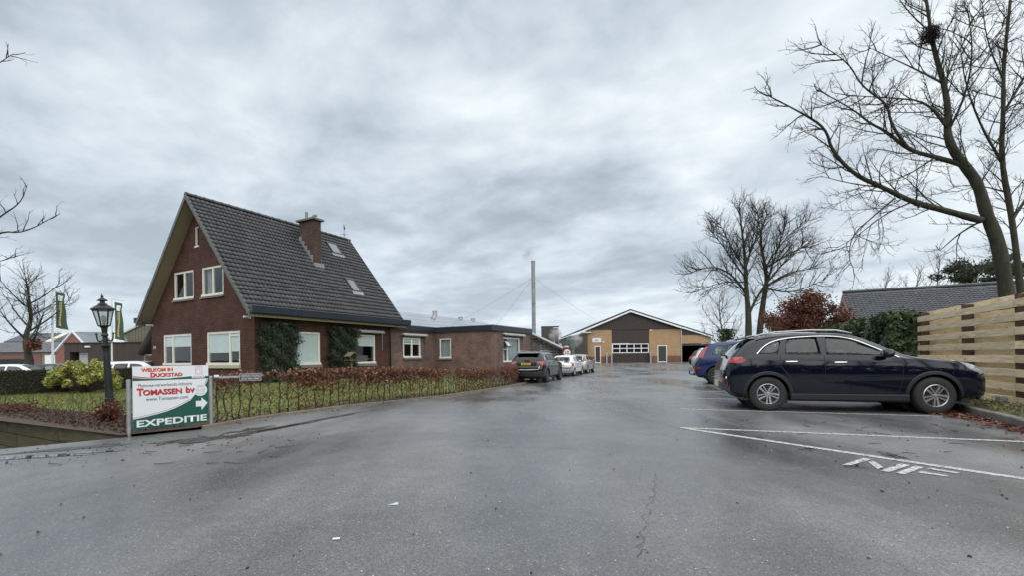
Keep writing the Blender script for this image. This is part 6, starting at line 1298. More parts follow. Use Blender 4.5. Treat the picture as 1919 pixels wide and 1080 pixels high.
def screen_cut(b, lo, hi, ylo, yhi, t=0.22):
    """block that cuts a windscreen: lo/hi = (x,z) of its lower and upper edge"""
    d = Vector((hi[0] - lo[0], 0, hi[1] - lo[1])).normalized(); nn = Vector((-d.z, 0, d.x)) * t
    L_, H_ = Vector((lo[0], 0, lo[1])), Vector((hi[0], 0, hi[1]))
    b.hexa([L_ - nn + Vector((0, -ylo, 0)), L_ - nn + Vector((0, ylo, 0)), L_ + nn + Vector((0, ylo, 0)), L_ + nn + Vector((0, -ylo, 0)), H_ - nn + Vector((0, -yhi, 0)), H_ - nn + Vector((0, yhi, 0)), H_ + nn + Vector((0, yhi, 0)), H_ + nn + Vector((0, -yhi, 0))])
WHEELS = {}
def wheel_meshes(R, rim, w, style):
    key = (R, rim, w, style)
    if key in WHEELS: return WHEELS[key]
    # axis along y, outer side at -y
    t = MB(); t.lathe([(rim * 0.97, -w / 2 + 0.01), (rim + 0.01, -w / 2), (R - 0.03, -w / 2 + 0.002), (R - 0.008, -w / 2 + 0.02), (R, -w / 2 + 0.045), (R, w / 2 - 0.045), (R - 0.03, w / 2), (rim, w / 2), (rim * 0.97, w / 2 - 0.02)], 40, (0, 0, 0), 'y', close=True)
    ty = t.mesh('tyre'); ty.polygons.foreach_set('use_smooth', [True] * len(ty.polygons))
    r = MB(); r.lathe([(rim, -w / 2 + 0.008), (rim - 0.012, -w / 2 - 0.002), (rim - 0.022, -w / 2 + 0.012), (rim - 0.03, -w / 2 + 0.06), (rim - 0.03, w / 2 - 0.03), (rim, w / 2 - 0.02)], 40, (0, 0, 0), 'y', close=True)
    y0, y1 = -w / 2 + 0.012, -w / 2 + 0.05
    def spoke(a, o0, o1, wd):
        ca, sa = math.cos(a), math.sin(a); px, pz = -sa, ca; r0, r1 = 0.03, rim - 0.02; P = []
        for yy, sc in ((y0, 1), (y1, 1.5)):
            for rr, off in ((r0, o0), (r1, o1)): 
                for sg in (-1, 1): q = off + sg * wd * sc * (0.8 if rr == r0 else 1.1); P.append((ca * rr + px * q, yy + (0.0 if rr == r1 else 0.008), sa * rr + pz * q))
        r.hexa([P[0], P[1], P[3], P[2], P[4], P[5], P[7], P[6]])
    if style == 'twin':
        for k in range(5):
            a = -math.pi / 2 + 0.05 + k * 2 * math.pi / 5; spoke(a - 0.02, -0.012, -0.030, 0.011); spoke(a + 0.02, 0.020, 0.034, 0.017)
    elif style == 'five':
        for k in range(5): spoke(math.pi / 2 + k * 2 * math.pi / 5, 0, 0, 0.028)
    else:
        for k in range(9): spoke(math.pi / 2 + k * 2 * math.pi / 9, 0, 0, 0.026)
    r.lathe([(0.0, -w / 2 + 0.004), (0.028, -w / 2 + 0.006), (0.034, -w / 2 + 0.02), (0.05, y1)], 16, (0, 0, 0), 'y')
    rm = r.mesh('rim'); bk = MB(); bk.lathe([(rim - 0.028, -w / 2 + 0.062), (rim - 0.028, -w / 2 + 0.075)], 28, (0, 0, 0), 'y'); bk.lathe([(0.14, -w / 2 + 0.052), (0.14, -w / 2 + 0.061)], 24, (0, 0, 0), 'y')
    WHEELS[key] = (ty, rm, bk.mesh('brake')); return WHEELS[key]
M_tyre = pm('tyre_rubber', (0.014, 0.014, 0.015), (0.022, 0.021, 0.020), scale=20, rough=0.8)
M_alloy = pm('alloy', (0.48, 0.48, 0.49), rough=0.28, metal=0.9); M_darkalloy = pm('dark_alloy', (0.10, 0.10, 0.105), rough=0.4, metal=0.7); M_hubcap = pm('hubcap_silver', (0.42, 0.43, 0.44), rough=0.4, metal=0.6)
M_chrome = pm('chrome', (0.80, 0.80, 0.81), rough=0.12, metal=1.0)
M_clad_c = pm('cladding_plastic', (0.010, 0.011, 0.015), rough=0.5)
M_tail = pm('tail_light_red', (0.22, 0.004, 0.006), (0.36, 0.012, 0.014), scale=22, rough=0.12, coat=1.0); M_tailw = pm('reversing_lens', (0.65, 0.62, 0.62), rough=0.15, coat=1.0)
M_head = pm('headlight_lens', (0.42, 0.45, 0.48), (0.16, 0.17, 0.18), scale=14, rough=0.08, coat=1.0)
M_seat = pm('seat_cloth', (0.035, 0.035, 0.037), rough=0.9)
M_plate = pm('number_plate_yellow', (0.62, 0.40, 0.035), rough=0.45); M_plate_w = pm('number_plate_pale', (0.55, 0.54, 0.42), rough=0.45)
def make_car(name, label, loc, heading, P):
    """x = 0 at the rear bumper, +x forward; y to the left"""
    C_ = empty(name, loc, heading, label, 'car', P.get('group')); st = P['st']; L_ = st[-1][0]
    base = loft_mesh(st, 2); xr, xf, R = P['xr'], P['xf'], P['R']; hw = max(s[1] for s in st); tr = hw - P.get('tin', 0.115)
    paint = P['paint']; glass = P.get('glass', M_carglass)
    cut = MB()
    for poly in P['side']: cut.prism(poly, 'y', -1.4, 1.4)
    cab = cut.mesh('c')
    sc = MB(); screen_cut(sc, *P['rear']); scr = sc.mesh('c'); sf = MB(); screen_cut(sf, *P['front']); scf = sf.mesh('c')
    ar = MB()
    for x in (xr, xf):
        for sg in (-1, 1): ar.lathe([(R + P.get('gap', 0.055), sg * 0.50), (R + P.get('gap', 0.055), sg * 1.4)], 32, (x, 0, R), 'y')
    body = shell(base, 0.0, -0.03)
    for c in (cab, scr, scf, ar.mesh('c')): body = boolean(body, c.copy())
    bo = obj('body', body, paint, C_); body.polygons.foreach_set('use_smooth', [True] * len(body.polygons)); 
    try: body.set_sharp_from_angle(angle=math.radians(32))
    except Exception: pass
    gsh = shell(base, -0.010, -0.015)
    for nm, c in (('side_window', cab), ('rear_window', scr), ('windscreen', scf)):
        for q in islands(boolean(gsh.copy(), c.copy(), 'INTERSECT')):
            if len(q.polygons) < 8: continue
            if nm != 'side_window' and max(v.co.z for v in q.vertices) < P['front'][0][1] - 0.25: continue
            gm = glass if nm != 'rear_window' else P.get('rglass', glass)
            if nm == 'side_window' and min(v.co.x for v in q.vertices) < P.get('tint_x', 0.0): gm = M_carglass_dk
            obj(nm, q, gm, C_, smooth=True)
    def patches(pname, polys, axis, mat, off=0.004, lim=None):
        c = MB()
        for pl in polys:
            if axis == 'y': c.prism(pl, 'y', -1.4, -(lim or 0.55)); c.prism(pl, 'y', lim or 0.55, 1.4)
            else:           # seen from the rear/front: pl = (y,z) outline, lim = x range; both sides
                c.prism(pl, 'x', *lim); c.prism([(-y, z) for y, z in pl][::-1], 'x', *lim)
        for q in islands(boolean(shell(base, off, -0.02), c.mesh('c'), 'INTERSECT')):
            if len(q.polygons) >= 6: obj(pname, q, mat, C_, smooth=False)
    for (pn, polys, axis, mat, off, lim) in P.get('patch', ()): patches(pn, polys, axis, mat, off, lim)
    # wheel arch liners, wheels
    ty, rm, bk = wheel_meshes(R, P['rim'], P.get('tw', 0.205), P['style'])
    for x in (xr, xf):
        for sg in (-1, 1):
            lb = MB(); n = 16; rr = R + P.get('gap', 0.055) + 0.004
            for k in range(n):
                a0, a1 = math.pi * (k / n) * 1.16 - 0.25, math.pi * ((k + 1) / n) * 1.16 - 0.25
                lb.face([(x + rr * math.cos(a0), sg * 0.48, R + rr * math.sin(a0)), (x + rr * math.cos(a1), sg * 0.48, R + rr * math.sin(a1)), (x + rr * math.cos(a1), sg * (hw - 0.035), R + rr * math.sin(a1)), (x + rr * math.cos(a0), sg * (hw - 0.035), R + rr * math.sin(a0))])
            lb.lathe([(rr, sg * 0.47), (rr, sg * 0.48)], 20, (x, 0, R), 'y'); lb.build('wheel_well', M_black, C_, recalc=False)
            w = bpy.data.objects.new('wheel', rm); COL.objects.link(w); w.parent = C_; w.location = (x, sg * tr, R); stv = P.get('steer', 0.0) if x == xf else 0.0
            w.rotation_euler = (0, (0.7 * x + sg * 0.4) % 6.28 if not P.get('fixspin') else 0, stv + (math.pi if sg > 0 else 0))
            if not rm.materials: rm.materials.append(P['rimmat'])
            t = bpy.data.objects.new('tyre', ty); COL.objects.link(t); t.parent = w
            if not ty.materials: ty.materials.append(M_tyre)
            k = bpy.data.objects.new('brake_disc', bk); COL.objects.link(k); k.parent = w
            if not bk.materials: bk.materials.append(M_black)
    # underbody and cabin
    b = MB(); b.box(0.35, L_ - 0.3, -hw + 0.16, hw - 0.16, st[5][2] - 0.02, st[5][2] + 0.16); b.build('underbody', M_black, C_)
    fl = st[5][2] + 0.1; xc = P['front'][0][0]
    b = MB(); b.box(xc - 0.55, xc + 0.1, -hw + 0.16, hw - 0.16, fl + 0.35, P['front'][0][1] - 0.10); b.build('dashboard', M_black, C_, bevel=0.03)
    for row, x in enumerate((xc - 1.35, xc - 2.2) if not P.get('tworow') else (xc - 1.35, xc - 2.1)):
        for y in ((0.36, -0.36) if row == 0 else (0.33, -0.33)):
            zt_ = P['front'][1][1] - 0.33; b = MB(); b.hexa([(x - 0.22, y - 0.23, fl + 0.3), (x - 0.04, y - 0.23, fl + 0.3), (x - 0.04, y + 0.23, fl + 0.3), (x - 0.22, y + 0.23, fl + 0.3), (x - 0.38, y - 0.18, zt_), (x - 0.27, y - 0.18, zt_), (x - 0.27, y + 0.18, zt_), (x - 0.38, y + 0.18, zt_)])
            b.box(x - 0.1, x + 0.42, y - 0.24, y + 0.24, fl + 0.12, fl + 0.34); s = b.build('seat', M_seat, C_, bevel=0.04)
            b = MB(); b.box(x - 0.41, x - 0.31, y - 0.12, y + 0.12, zt_ + 0.03, zt_ + 0.22); b.build('headrest', M_seat, s, bevel=0.03)
    b = MB(); sx, sz = xc - 0.72, P['front'][0][1] - 0.10; pts = [Vector((sx + 0.08 * math.sin(a), 0.36 + 0.185 * math.cos(a), sz + 0.17 * math.sin(a))) for a in np.linspace(0, 2 * math.pi, 21)]; b.tube(pts, 0.016, 6, cap=False); b.tube([(sx, 0.2, sz), (sx, 0.52, sz)], 0.02, 5); b.tube([(sx, 0.36, sz), (sx + 0.4, 0.36, sz - 0.12)], 0.03, 6); b.build('steering_wheel', pm('wheel_grey', (0.10, 0.10, 0.10), rough=0.4), C_, smooth=True)
    # mirrors
    mx, mz = P['mirror']
    for sg in (-1, 1):
        yb = hw - 0.06; b = MB(); b.lathe([(0.0, -0.10), (0.05, -0.095), (0.085, -0.05), (0.09, 0.03), (0.07, 0.09), (0.0, 0.11)], 12, (0, 0, 0), 'y')
        for i, v in enumerate(b.v): b.v[i] = (mx + v[0] * 1.15, sg * (hw + 0.11) + v[1] * 1.1, mz + v[2] * 0.95)
        m = b.build('mirror', P.get('mirmat', paint), C_, smooth=True); b = MB(); b.bar((mx + 0.02, sg * yb, mz - 0.05), (mx, sg * (hw + 0.06), mz - 0.02), 0.06, 0.04); b.build('mirror_arm', M_black, m)
        b = MB(); b.face([(mx - 0.098, sg * (hw + 0.03), mz - 0.05), (mx - 0.098, sg * (hw + 0.18), mz - 0.05), (mx - 0.098, sg * (hw + 0.18), mz + 0.05), (mx - 0.098, sg * (hw + 0.03), mz + 0.05)]); b.build('mirror_glass', pm('mirror_face', (0.5, 0.52, 0.54), rough=0.05, metal=0.9), m)
    # plates
    for (x, z, w_, h_, txt, pmat, tilt) in P.get('plates', ()):
        b = MB(); b.box(x - 0.02, x + 0.012, -w_ / 2, w_ / 2, z - h_ / 2, z + h_ / 2); pl_ = b.build('number_plate', pmat, C_)
        if txt:
            t = text_fit('plate_lettering', txt, M_print, pl_, -w_ / 2 + 0.03, w_ / 2 - 0.03, -h_ / 2 + 0.022, h_ / 2 - 0.022, 0, 0.02); t.location = (x - 0.0225, 0, z); t.rotation_euler = (0, 0, -math.pi / 2)
    P_ = P.get('extra'); 
    if P_: P_(C_, base, hw)
    return C_
def clone_car(src, label, loc, heading, old, new, group=None):
    c = copy_tree(src); c.location = loc; c.rotation_euler = (0, 0, heading); c['label'] = label
    if group: c['group'] = group
    elif 'group' in c: del c['group']
    for o in c.children_recursive:
        if o.type == 'MESH' and o.data.materials and o.data.materials[0] == old: o.material_slots[0].link = 'OBJECT'; o.material_slots[0].material = new
    return c
def sample_side(base, hw):
    """side half-width of a body at (x, z)"""
    tr = BVHTree.FromPolygons([v.co.copy() for v in base.vertices], [tuple(p.vertices) for p in base.polygons])
    def y(x, z):
        h = tr.ray_cast(Vector((x, 3.0, z)), Vector((0, -1, 0)))[0]
        if h is None: h = tr.find_nearest(Vector((x, hw, z)))[0]
        return h.y
    return y
def side_strip(C_, y, pts, r, mat, name, off=0.0, sides=(-1, 1), n=6, flat=1.0):
    for sg in sides:
        b = MB(); b.tube([(x, sg * (y(x, z) + off), z) for x, z in pts], r, n); b.build(name, mat, C_, smooth=True)
def handles(C_, y, spots, mat):
    for sg in (-1, 1):
        for (x, z) in spots:
            b = MB(); yy = y(x, z); b.tube([(x - 0.115, sg * (yy + 0.004), z), (x - 0.09, sg * (yy + 0.032), z), (x + 0.09, sg * (yy + 0.032), z), (x + 0.115, sg * (yy + 0.004), z)], [0.013, 0.017, 0.017, 0.013], 8); b.build('door_handle', mat, C_, smooth=True)
def seams(C_, y, lines):
    """door gaps: thin dark grooves lying on the skin"""
    for pts in lines:
        for sg in (-1, 1):
            b = MB(); q = smooth_path([Vector((x, 0, z)) for x, z in pts], 2); b.tube([(p.x, sg * (y(p.x, p.z) + 0.0005), p.z) for p in q], 0.0045, 4); b.build('door_seam', M_black, C_)
def arches(C_, y, xs, R, r0, r1, mat, proud=0.012, a0=-0.15, a1=math.pi + 0.15):
    for x in xs:
        for sg in (-1, 1):
            b = MB(); n = 22; V = []
            for k in range(n + 1):
                a = a0 + (a1 - a0) * k / n
                for rr, pr in ((r0, -0.03), (r0, proud), (r1 - 0.012, proud), (r1, 0.0), (r1, -0.02)):
                    px, pz = x + rr * math.cos(a), R + rr * math.sin(a); V.append((px, sg * (y(px, max(pz, 0.3)) + pr), pz))
            F = [(k * 5 + j, k * 5 + j + 1, (k + 1) * 5 + j + 1, (k + 1) * 5 + j) for k in range(n) for j in range(4)]
            b.add(V, F); b.build('wheel_arch', mat, C_, smooth=False, recalc=True)
def rails(C_, pts, mat, yy):
    for sg in (-1, 1):
        b = MB(); b.tube([(x, sg * (yy + dy), z) for x, z, dy in pts], 0.017, 8); b.build('roof_rail', mat, C_, smooth=True)

# --- the dark crossover in front of the fence
P_dark = car_paint('midnight_paint', (0.003, 0.004, 0.012), 0.12, 0.0)
KST = [(0.00, .70, .46, .56, .70, .62, .755, .775), (.05, .80, .36, .58, .78, .74, .86, .88), (.13, .855, .29, .62, .93, .73, 1.045, 1.06), (.21, .875, .25, .65, 1.02, .70, 1.14, 1.16), (.40, .892, .22, .66, 1.075, .655, 1.34, 1.37),
       (.58, .90, .215, .68, 1.085, .64, 1.445, 1.475), (.98, .905, .215, .68, 1.075, .625, 1.495, 1.53), (1.6, .905, .21, .68, 1.06, .62, 1.515, 1.555), (2.15, .905, .21, .68, 1.045, .625, 1.495, 1.54), (2.48, .905, .21, .68, 1.04, .64, 1.42, 1.465),
       (3.05, .90, .21, .68, 1.02, .70, 1.105, 1.14), (3.22, .895, .21, .68, 1.00, .72, 1.035, 1.065), (3.72, .885, .22, .66, .95, .71, .985, 1.02), (4.05, .865, .23, .63, .89, .68, .925, .955), (4.23, .81, .24, .58, .80, .62, .855, .88), (4.33, .70, .25, .52, .69, .54, .76, .78), (4.36, .64, .27, .49, .62, .50, .69, .71)]
KSIDE = [[(.64, 1.125), (.97, 1.112), (1.06, 1.36), (1.02, 1.385), (.86, 1.325), (.73, 1.24)], [(1.10, 1.11), (1.72, 1.095), (1.70, 1.435), (1.45, 1.438), (1.20, 1.415), (1.15, 1.34)], [(1.80, 1.093), (2.66, 1.072), (2.80, 1.085), (2.55, 1.235), (2.30, 1.36), (2.10, 1.418), (1.84, 1.436)]]
def kia_extra(C_, base, hw):
    y = sample_side(base, hw)
    arches(C_, y, (0.79, 3.49), 0.335, 0.385, 0.445, M_clad_c)
    b = MB()
    for sg in (-1, 1):
        b = MB(); b.hexa([(1.18, sg * (hw - 0.09), 0.215), (3.10, sg * (hw - 0.09), 0.215), (3.10, sg * (hw + 0.004), 0.235), (1.18, sg * (hw + 0.004), 0.235), (1.18, sg * (hw - 0.06), 0.36), (3.10, sg * (hw - 0.06), 0.36), (3.10, sg * (hw + 0.012), 0.345), (1.18, sg * (hw + 0.012), 0.345)]); b.build('sill_cladding', M_clad_c, C_, bevel=0.012)
    dl = smooth_path([Vector((x, 0, z)) for x, z in [(.60, 1.118), (.72, 1.25), (.86, 1.343), (1.05, 1.405), (1.30, 1.44), (1.65, 1.456), (1.95, 1.45), (2.15, 1.425), (2.34, 1.365), (2.58, 1.24), (2.88, 1.075), (2.96, 1.03)]], 2)
    side_strip(C_, y, [(p.x, p.z) for p in dl], 0.013, M_chrome, 'window_chrome', 0.012)
    rails(C_, [(.62, 1.465, 0.05), (.72, 1.515, .03), (1.0, 1.555, 0.0), (1.6, 1.58, 0.0), (2.05, 1.565, 0.01), (2.3, 1.50, 0.03)], M_hubcap, 0.60)
    handles(C_, y, ((1.20, .965), (2.02, .945)), M_chrome)
    seams(C_, y, ([(1.02, 1.09), (1.0, .98), (1.03, .85), (1.18, .68), (1.24, .45), (1.24, .37)], [(1.76, 1.08), (1.77, .8), (1.78, .38)], [(2.93, 1.04), (3.0, .95), (3.02, .75), (2.96, .38)]))
    # rear spoiler, wiper, bumper, diffuser, reflectors
    b = MB(); b.hexa([(.24, -.56, 1.395), (.62, -.60, 1.47), (.62, .60, 1.47), (.24, .56, 1.395), (.27, -.55, 1.435), (.62, -.59, 1.50), (.62, .59, 1.50), (.27, .55, 1.435)]); b.build('spoiler', P_dark, C_, bevel=0.012)
    b = MB(); b.hexa([(-.02, -.62, .40), (.12, -.84, .36), (.12, .84, .36), (-.02, .62, .40), (-.025, -.60, .56), (.10, -.82, .60), (.10, .82, .60), (-.025, .60, .56)]); b.build('bumper_insert', pm('grey_cladding', (0.055, 0.055, 0.055), rough=0.5), C_, bevel=0.02)
    b = MB(); b.hexa([(-.03, -.50, .375), (.02, -.66, .35), (.02, .66, .35), (-.03, .50, .375), (-.03, -.50, .41), (.02, -.66, .40), (.02, .66, .40), (-.03, .50, .41)]); b.build('diffuser', M_galv, C_)
    for sg in (-1, 1):
        b = MB(); b.hexa([(.0, sg * .60, .47), (.065, sg * .79, .47), (.08, sg * .79, .48), (.02, sg * .60, .48), (-.005, sg * .62, .60), (.055, sg * .79, .64), (.075, sg * .79, .64), (.01, sg * .62, .60)]); b.build('reflector', M_tail, C_)
        b = MB(); b.bar((.045, sg * .745, .625), (.05, sg * .80, .66), 0.02, 0.03); b.build('fog_lens', M_tailw, C_)
    b = MB(); b.tube([(.15, -.02, 1.10), (.13, .12, 1.14), (.13, .30, 1.15)], 0.014, 5); b.box(.08, .16, -.05, .05, 1.075, 1.11); b.build('rear_wiper', M_black, C_)
    # front: grille and bumper
    b = MB(); b.hexa([(4.30, -.42, .60), (4.30, .42, .60), (4.345, .42, .60), (4.345, -.42, .60), (4.24, -.50, .70), (4.24, .50, .70), (4.29, .50, .70), (4.29, -.50, .70)]); b.build('grille', M_black, C_)
    b = MB(); b.hexa([(4.20, -.72, .26), (4.20, .72, .26), (4.39, .46, .26), (4.39, -.46, .26), (4.22, -.70, .44), (4.22, .70, .44), (4.385, .48, .44), (4.385, -.48, .44)]); b.build('bumper_lower', M_clad_c, C_, bevel=0.02)
    b = MB(); b.box(1.02, 1.14, -0.84, -0.80, 0.16, 0.24); b.build('mud_flap', M_black, C_)
    for sg in (-1, 1):
        for k in range(3): b = MB(); x = 4.13 + 0.03 * k; b.tube([(x, sg * (y(x, .76 - .04 * k) + .004), .76 - .04 * k), (x + .09, sg * (y(x + .09, .80 - .05 * k) + .004), .80 - .05 * k)], 0.005, 4); b.build('bumper_slash', M_chrome, C_)
KIA = dict(st=KST, xr=.79, xf=3.49, R=.335, rim=.207, tw=.205, style='twin', rimmat=M_alloy, paint=P_dark, side=KSIDE, rear=((.20, 1.13), (.50, 1.425), .60, .50), front=((3.02, 1.10), (2.42, 1.455), .66, .55), mirror=(2.72, 1.11), mirmat=P_dark, steer=0.10, fixspin=True, tint_x=0.5,
           patch=(('tail_light', [[(.10, .95), (.32, .945), (.41, 1.00), (.33, 1.07), (.14, 1.06)]], 'y', M_tail, 0.012, None), ('headlight', [[(3.86, .955), (4.02, .80), (4.22, .72), (4.30, .80), (4.12, .93), (3.92, .985)]], 'y', M_head, 0.010, None)),
           plates=((-.022, .50, .42, .13, '', M_plate_w, 0),), extra=kia_extra)
kd = (0.958, -0.287); ka = math.atan2(kd[1], kd[0]); kr = (4.93, 8.72)
kc = (kr[0] + 0.287 * 0.79, kr[1] + 0.958 * 0.79)
make_car('parked_car', 'shiny midnight-blue black crossover with chrome window trim nosed up to the fence', (kc[0] - 0.79 * kd[0], kc[1] - 0.79 * kd[1], 0.0), ka, KIA).scale = (0.966, 0.966, 0.975)

# --- blue people carrier behind it
P_blue = car_paint('deep_blue_paint', (0.010, 0.018, 0.085), 0.3, 0.1)
def shape(L_, W_, H_, hood, belt, cowl, wtop, rtop, rear_slope, rdrop=0.03, zb=0.2, nose=0.62):
    """stations of an ordinary hatchback"""
    w = W_ / 2; yr = w * 0.70
    return [(0.00, w * .78, .40, .52, .66, w * .70, .72, .74), (.05, w * .90, .30, .56, .74, w * .82, .84, .86), (.14, w * .965, .24, .62, belt - .14, w * .80, belt - .03, belt - .01), (.22, w * .98, .22, .64, belt - .02, w * .78, belt + .08, belt + .10),
            (.22 + rear_slope * .55, w * .99, zb, .66, belt + .02, w * .75, H_ - .20, H_ - .17), (rtop, w, zb, .66, belt + .02, yr * 1.01, H_ - .075, H_ - .03 - rdrop), (rtop + .5, w, zb, .66, belt + .01, yr, H_ - .045, H_ - .008), (L_ * .46, w, zb, .66, belt, yr, H_ - .035, H_), (wtop, w, zb, .66, belt - .01, yr * 1.01, H_ - .07, H_ - .025),
            (wtop + .25, w, zb, .66, belt - .015, yr * 1.04, H_ - .19, H_ - .14), (cowl, w * .995, zb, .66, belt - .03, w * .77, belt + .05, belt + .085), (cowl + .16, w * .99, zb, .66, belt - .05, w * .79, belt - .015, belt + .015), (L_ - .55, w * .975, .21, .63, hood, w * .76, hood + .04, hood + .07), (L_ - .26, w * .93, .22, .58, hood - .12, w * .70, hood - .08, hood - .05), (L_ - .08, w * .80, .24, .52, nose, w * .60, nose + .05, nose + .07), (L_, w * .66, .27, .46, nose - .10, w * .5, nose - .06, nose - .05)]
def cmax_extra(C_, base, hw):
    y = sample_side(base, hw); handles(C_, y, ((1.15, .98), (2.12, .96)), P_blue); seams(C_, y, ([(.98, 1.04), (1.0, .9), (1.2, .6), (1.22, .38)], [(1.72, 1.05), (1.74, .35)], [(2.85, 1.0), (2.9, .4)]))
    arches(C_, y, (.76, 3.40), .32, .375, .42, P_blue, 0.014)
    b = MB(); b.tube([(.12, 0, .34), (-.10, 0, .33), (-.15, 0, .36), (-.15, 0, .44)], [.03, .025, .025, .025], 8); b.lathe([(.0, .42), (.034, .44), (.034, .47), (.0, .49)], 10, (-.15, 0, 0)); b.box(-.02, .06, -.35, .35, .30, .38); b.build('tow_bar', M_black, C_)
    b = MB(); b.hexa([(-.015, -.58, .58), (.06, -.78, .58), (.06, .78, .58), (-.015, .58, .58), (-.02, -.58, .66), (.05, -.78, .66), (.05, .78, .66), (-.02, .58, .66)]); b.build('bumper_strip', M_clad_c, C_, bevel=.01)
    b = MB(); b.box(-.012, .0, -.42, .42, .49, .515); b.build('bumper_chrome', M_chrome, C_)
    b = MB(); b.hexa([(.30, -.55, 1.50), (.62, -.58, 1.545), (.62, .58, 1.545), (.30, .55, 1.50), (.31, -.55, 1.53), (.62, -.57, 1.57), (.62, .57, 1.57), (.31, .55, 1.53)]); b.build('spoiler', P_blue, C_, bevel=.01)
CMX = dict(st=shape(4.33, 1.82, 1.59, .93, 1.0, 3.12, 2.42, .62, .36, 0.02, 0.21, .66), xr=.76, xf=3.40, R=.32, rim=.205, style='nine', rimmat=M_darkalloy, paint=P_blue, side=[[(.62, 1.09), (1.02, 1.07), (1.05, 1.40), (.86, 1.41), (.74, 1.36)], [(1.10, 1.065), (1.74, 1.05), (1.74, 1.45), (1.3, 1.45), (1.12, 1.43)], [(1.82, 1.05), (2.75, 1.03), (2.35, 1.38), (2.2, 1.42), (1.84, 1.45)]],
           rear=((.20, 1.08), (.50, 1.47), .56, .48), front=((3.08, 1.08), (2.44, 1.50), .68, .57), mirror=(2.7, 1.08), extra=cmax_extra,
           patch=(('tail_light', [[(.16, .98), (.30, .98), (.54, 1.50), (.38, 1.52)]], 'y', M_tail, .012, None), ('reflector', [[(.02, .56), (.2, .56), (.2, .64), (.03, .64)]], 'y', M_tail, .01, None), ('headlight', [[(3.7, .90), (3.9, .74), (4.15, .70), (4.2, .80), (3.95, .92)]], 'y', M_head, .01, None)))
sd_ = (0.935, -0.355); sa_ = math.atan2(sd_[1], sd_[0])
def right_row(rear_right_wheel, P):
    x, y = rear_right_wheel; t = max(s[1] for s in P['st']) - 0.115; return (x + 0.355 * t - P['xr'] * sd_[0], y + 0.935 * t - P['xr'] * sd_[1])
p = right_row((7.50, 16.66), CMX); car_cmax = make_car('parked_car', 'deep blue people carrier with tall red tail lights and tow bar behind the crossover', (*p, g(*p)), sa_, CMX)
# --- further cars in the same row
P_silver = car_paint('silver_paint', (0.42, 0.43, 0.44), 0.32, 0.5); P_black = car_paint('black_paint', (0.012, 0.012, 0.014), 0.25); P_white = car_paint('white_paint_car', (0.74, 0.75, 0.76), 0.3)
def plain_extra(C_, base, hw):
    y = sample_side(base, hw); seams(C_, y, ([(1.70, 1.0), (1.72, .35)], [(2.7, .95), (2.75, .38)])); handles(C_, y, ((1.95, .9),), M_black)
    b = MB(); b.box(-.02, .05, -hw * .7, hw * .7, .48, .54); b.build('bumper_strip', M_black, C_, bevel=.01)
HATCH = dict(st=shape(4.02, 1.69, 1.48, .88, .96, 2.95, 2.25, .50, .30), xr=.74, xf=3.25, R=.30, rim=.19, style='nine', rimmat=M_hubcap, paint=P_silver, side=[[(.62, 1.07), (1.60, 1.03), (1.60, 1.34), (.98, 1.34), (.80, 1.26)], [(1.68, 1.03), (2.62, .99), (2.25, 1.28), (2.1, 1.32), (1.70, 1.345)]], rear=((.20, 1.05), (.45, 1.36), .52, .44), front=((2.92, 1.03), (2.28, 1.39), .62, .52), mirror=(2.55, 1.03), extra=plain_extra, mirmat=M_black,
             patch=(('tail_light', [[(.13, .98), (.30, .98), (.46, 1.36), (.33, 1.37)]], 'y', M_tail, .012, None), ('headlight', [[(3.45, .86), (3.7, .70), (3.9, .66), (3.92, .76), (3.65, .88)]], 'y', M_head, .01, None)))
SALOON = dict(HATCH, paint=P_black, group=None); SALOON['patch'] = (('tail_light', [[(.04, .72), (.32, .74), (.30, .92), (.1, .92)]], 'y', M_tail, .012, None), HATCH['patch'][1])
p = right_row((13.2, 31.4), HATCH); car_hatch = make_car('parked_car', 'silver hatchback with upright red tail lights just beyond the blue people carrier', (*p, g(*p)), sa_, HATCH)
p = right_row((14.9, 36.2), SALOON); make_car('parked_car', 'dark hatchback farthest along the right-hand row, low red tail lights', (*p, g(*p)), sa_, SALOON)
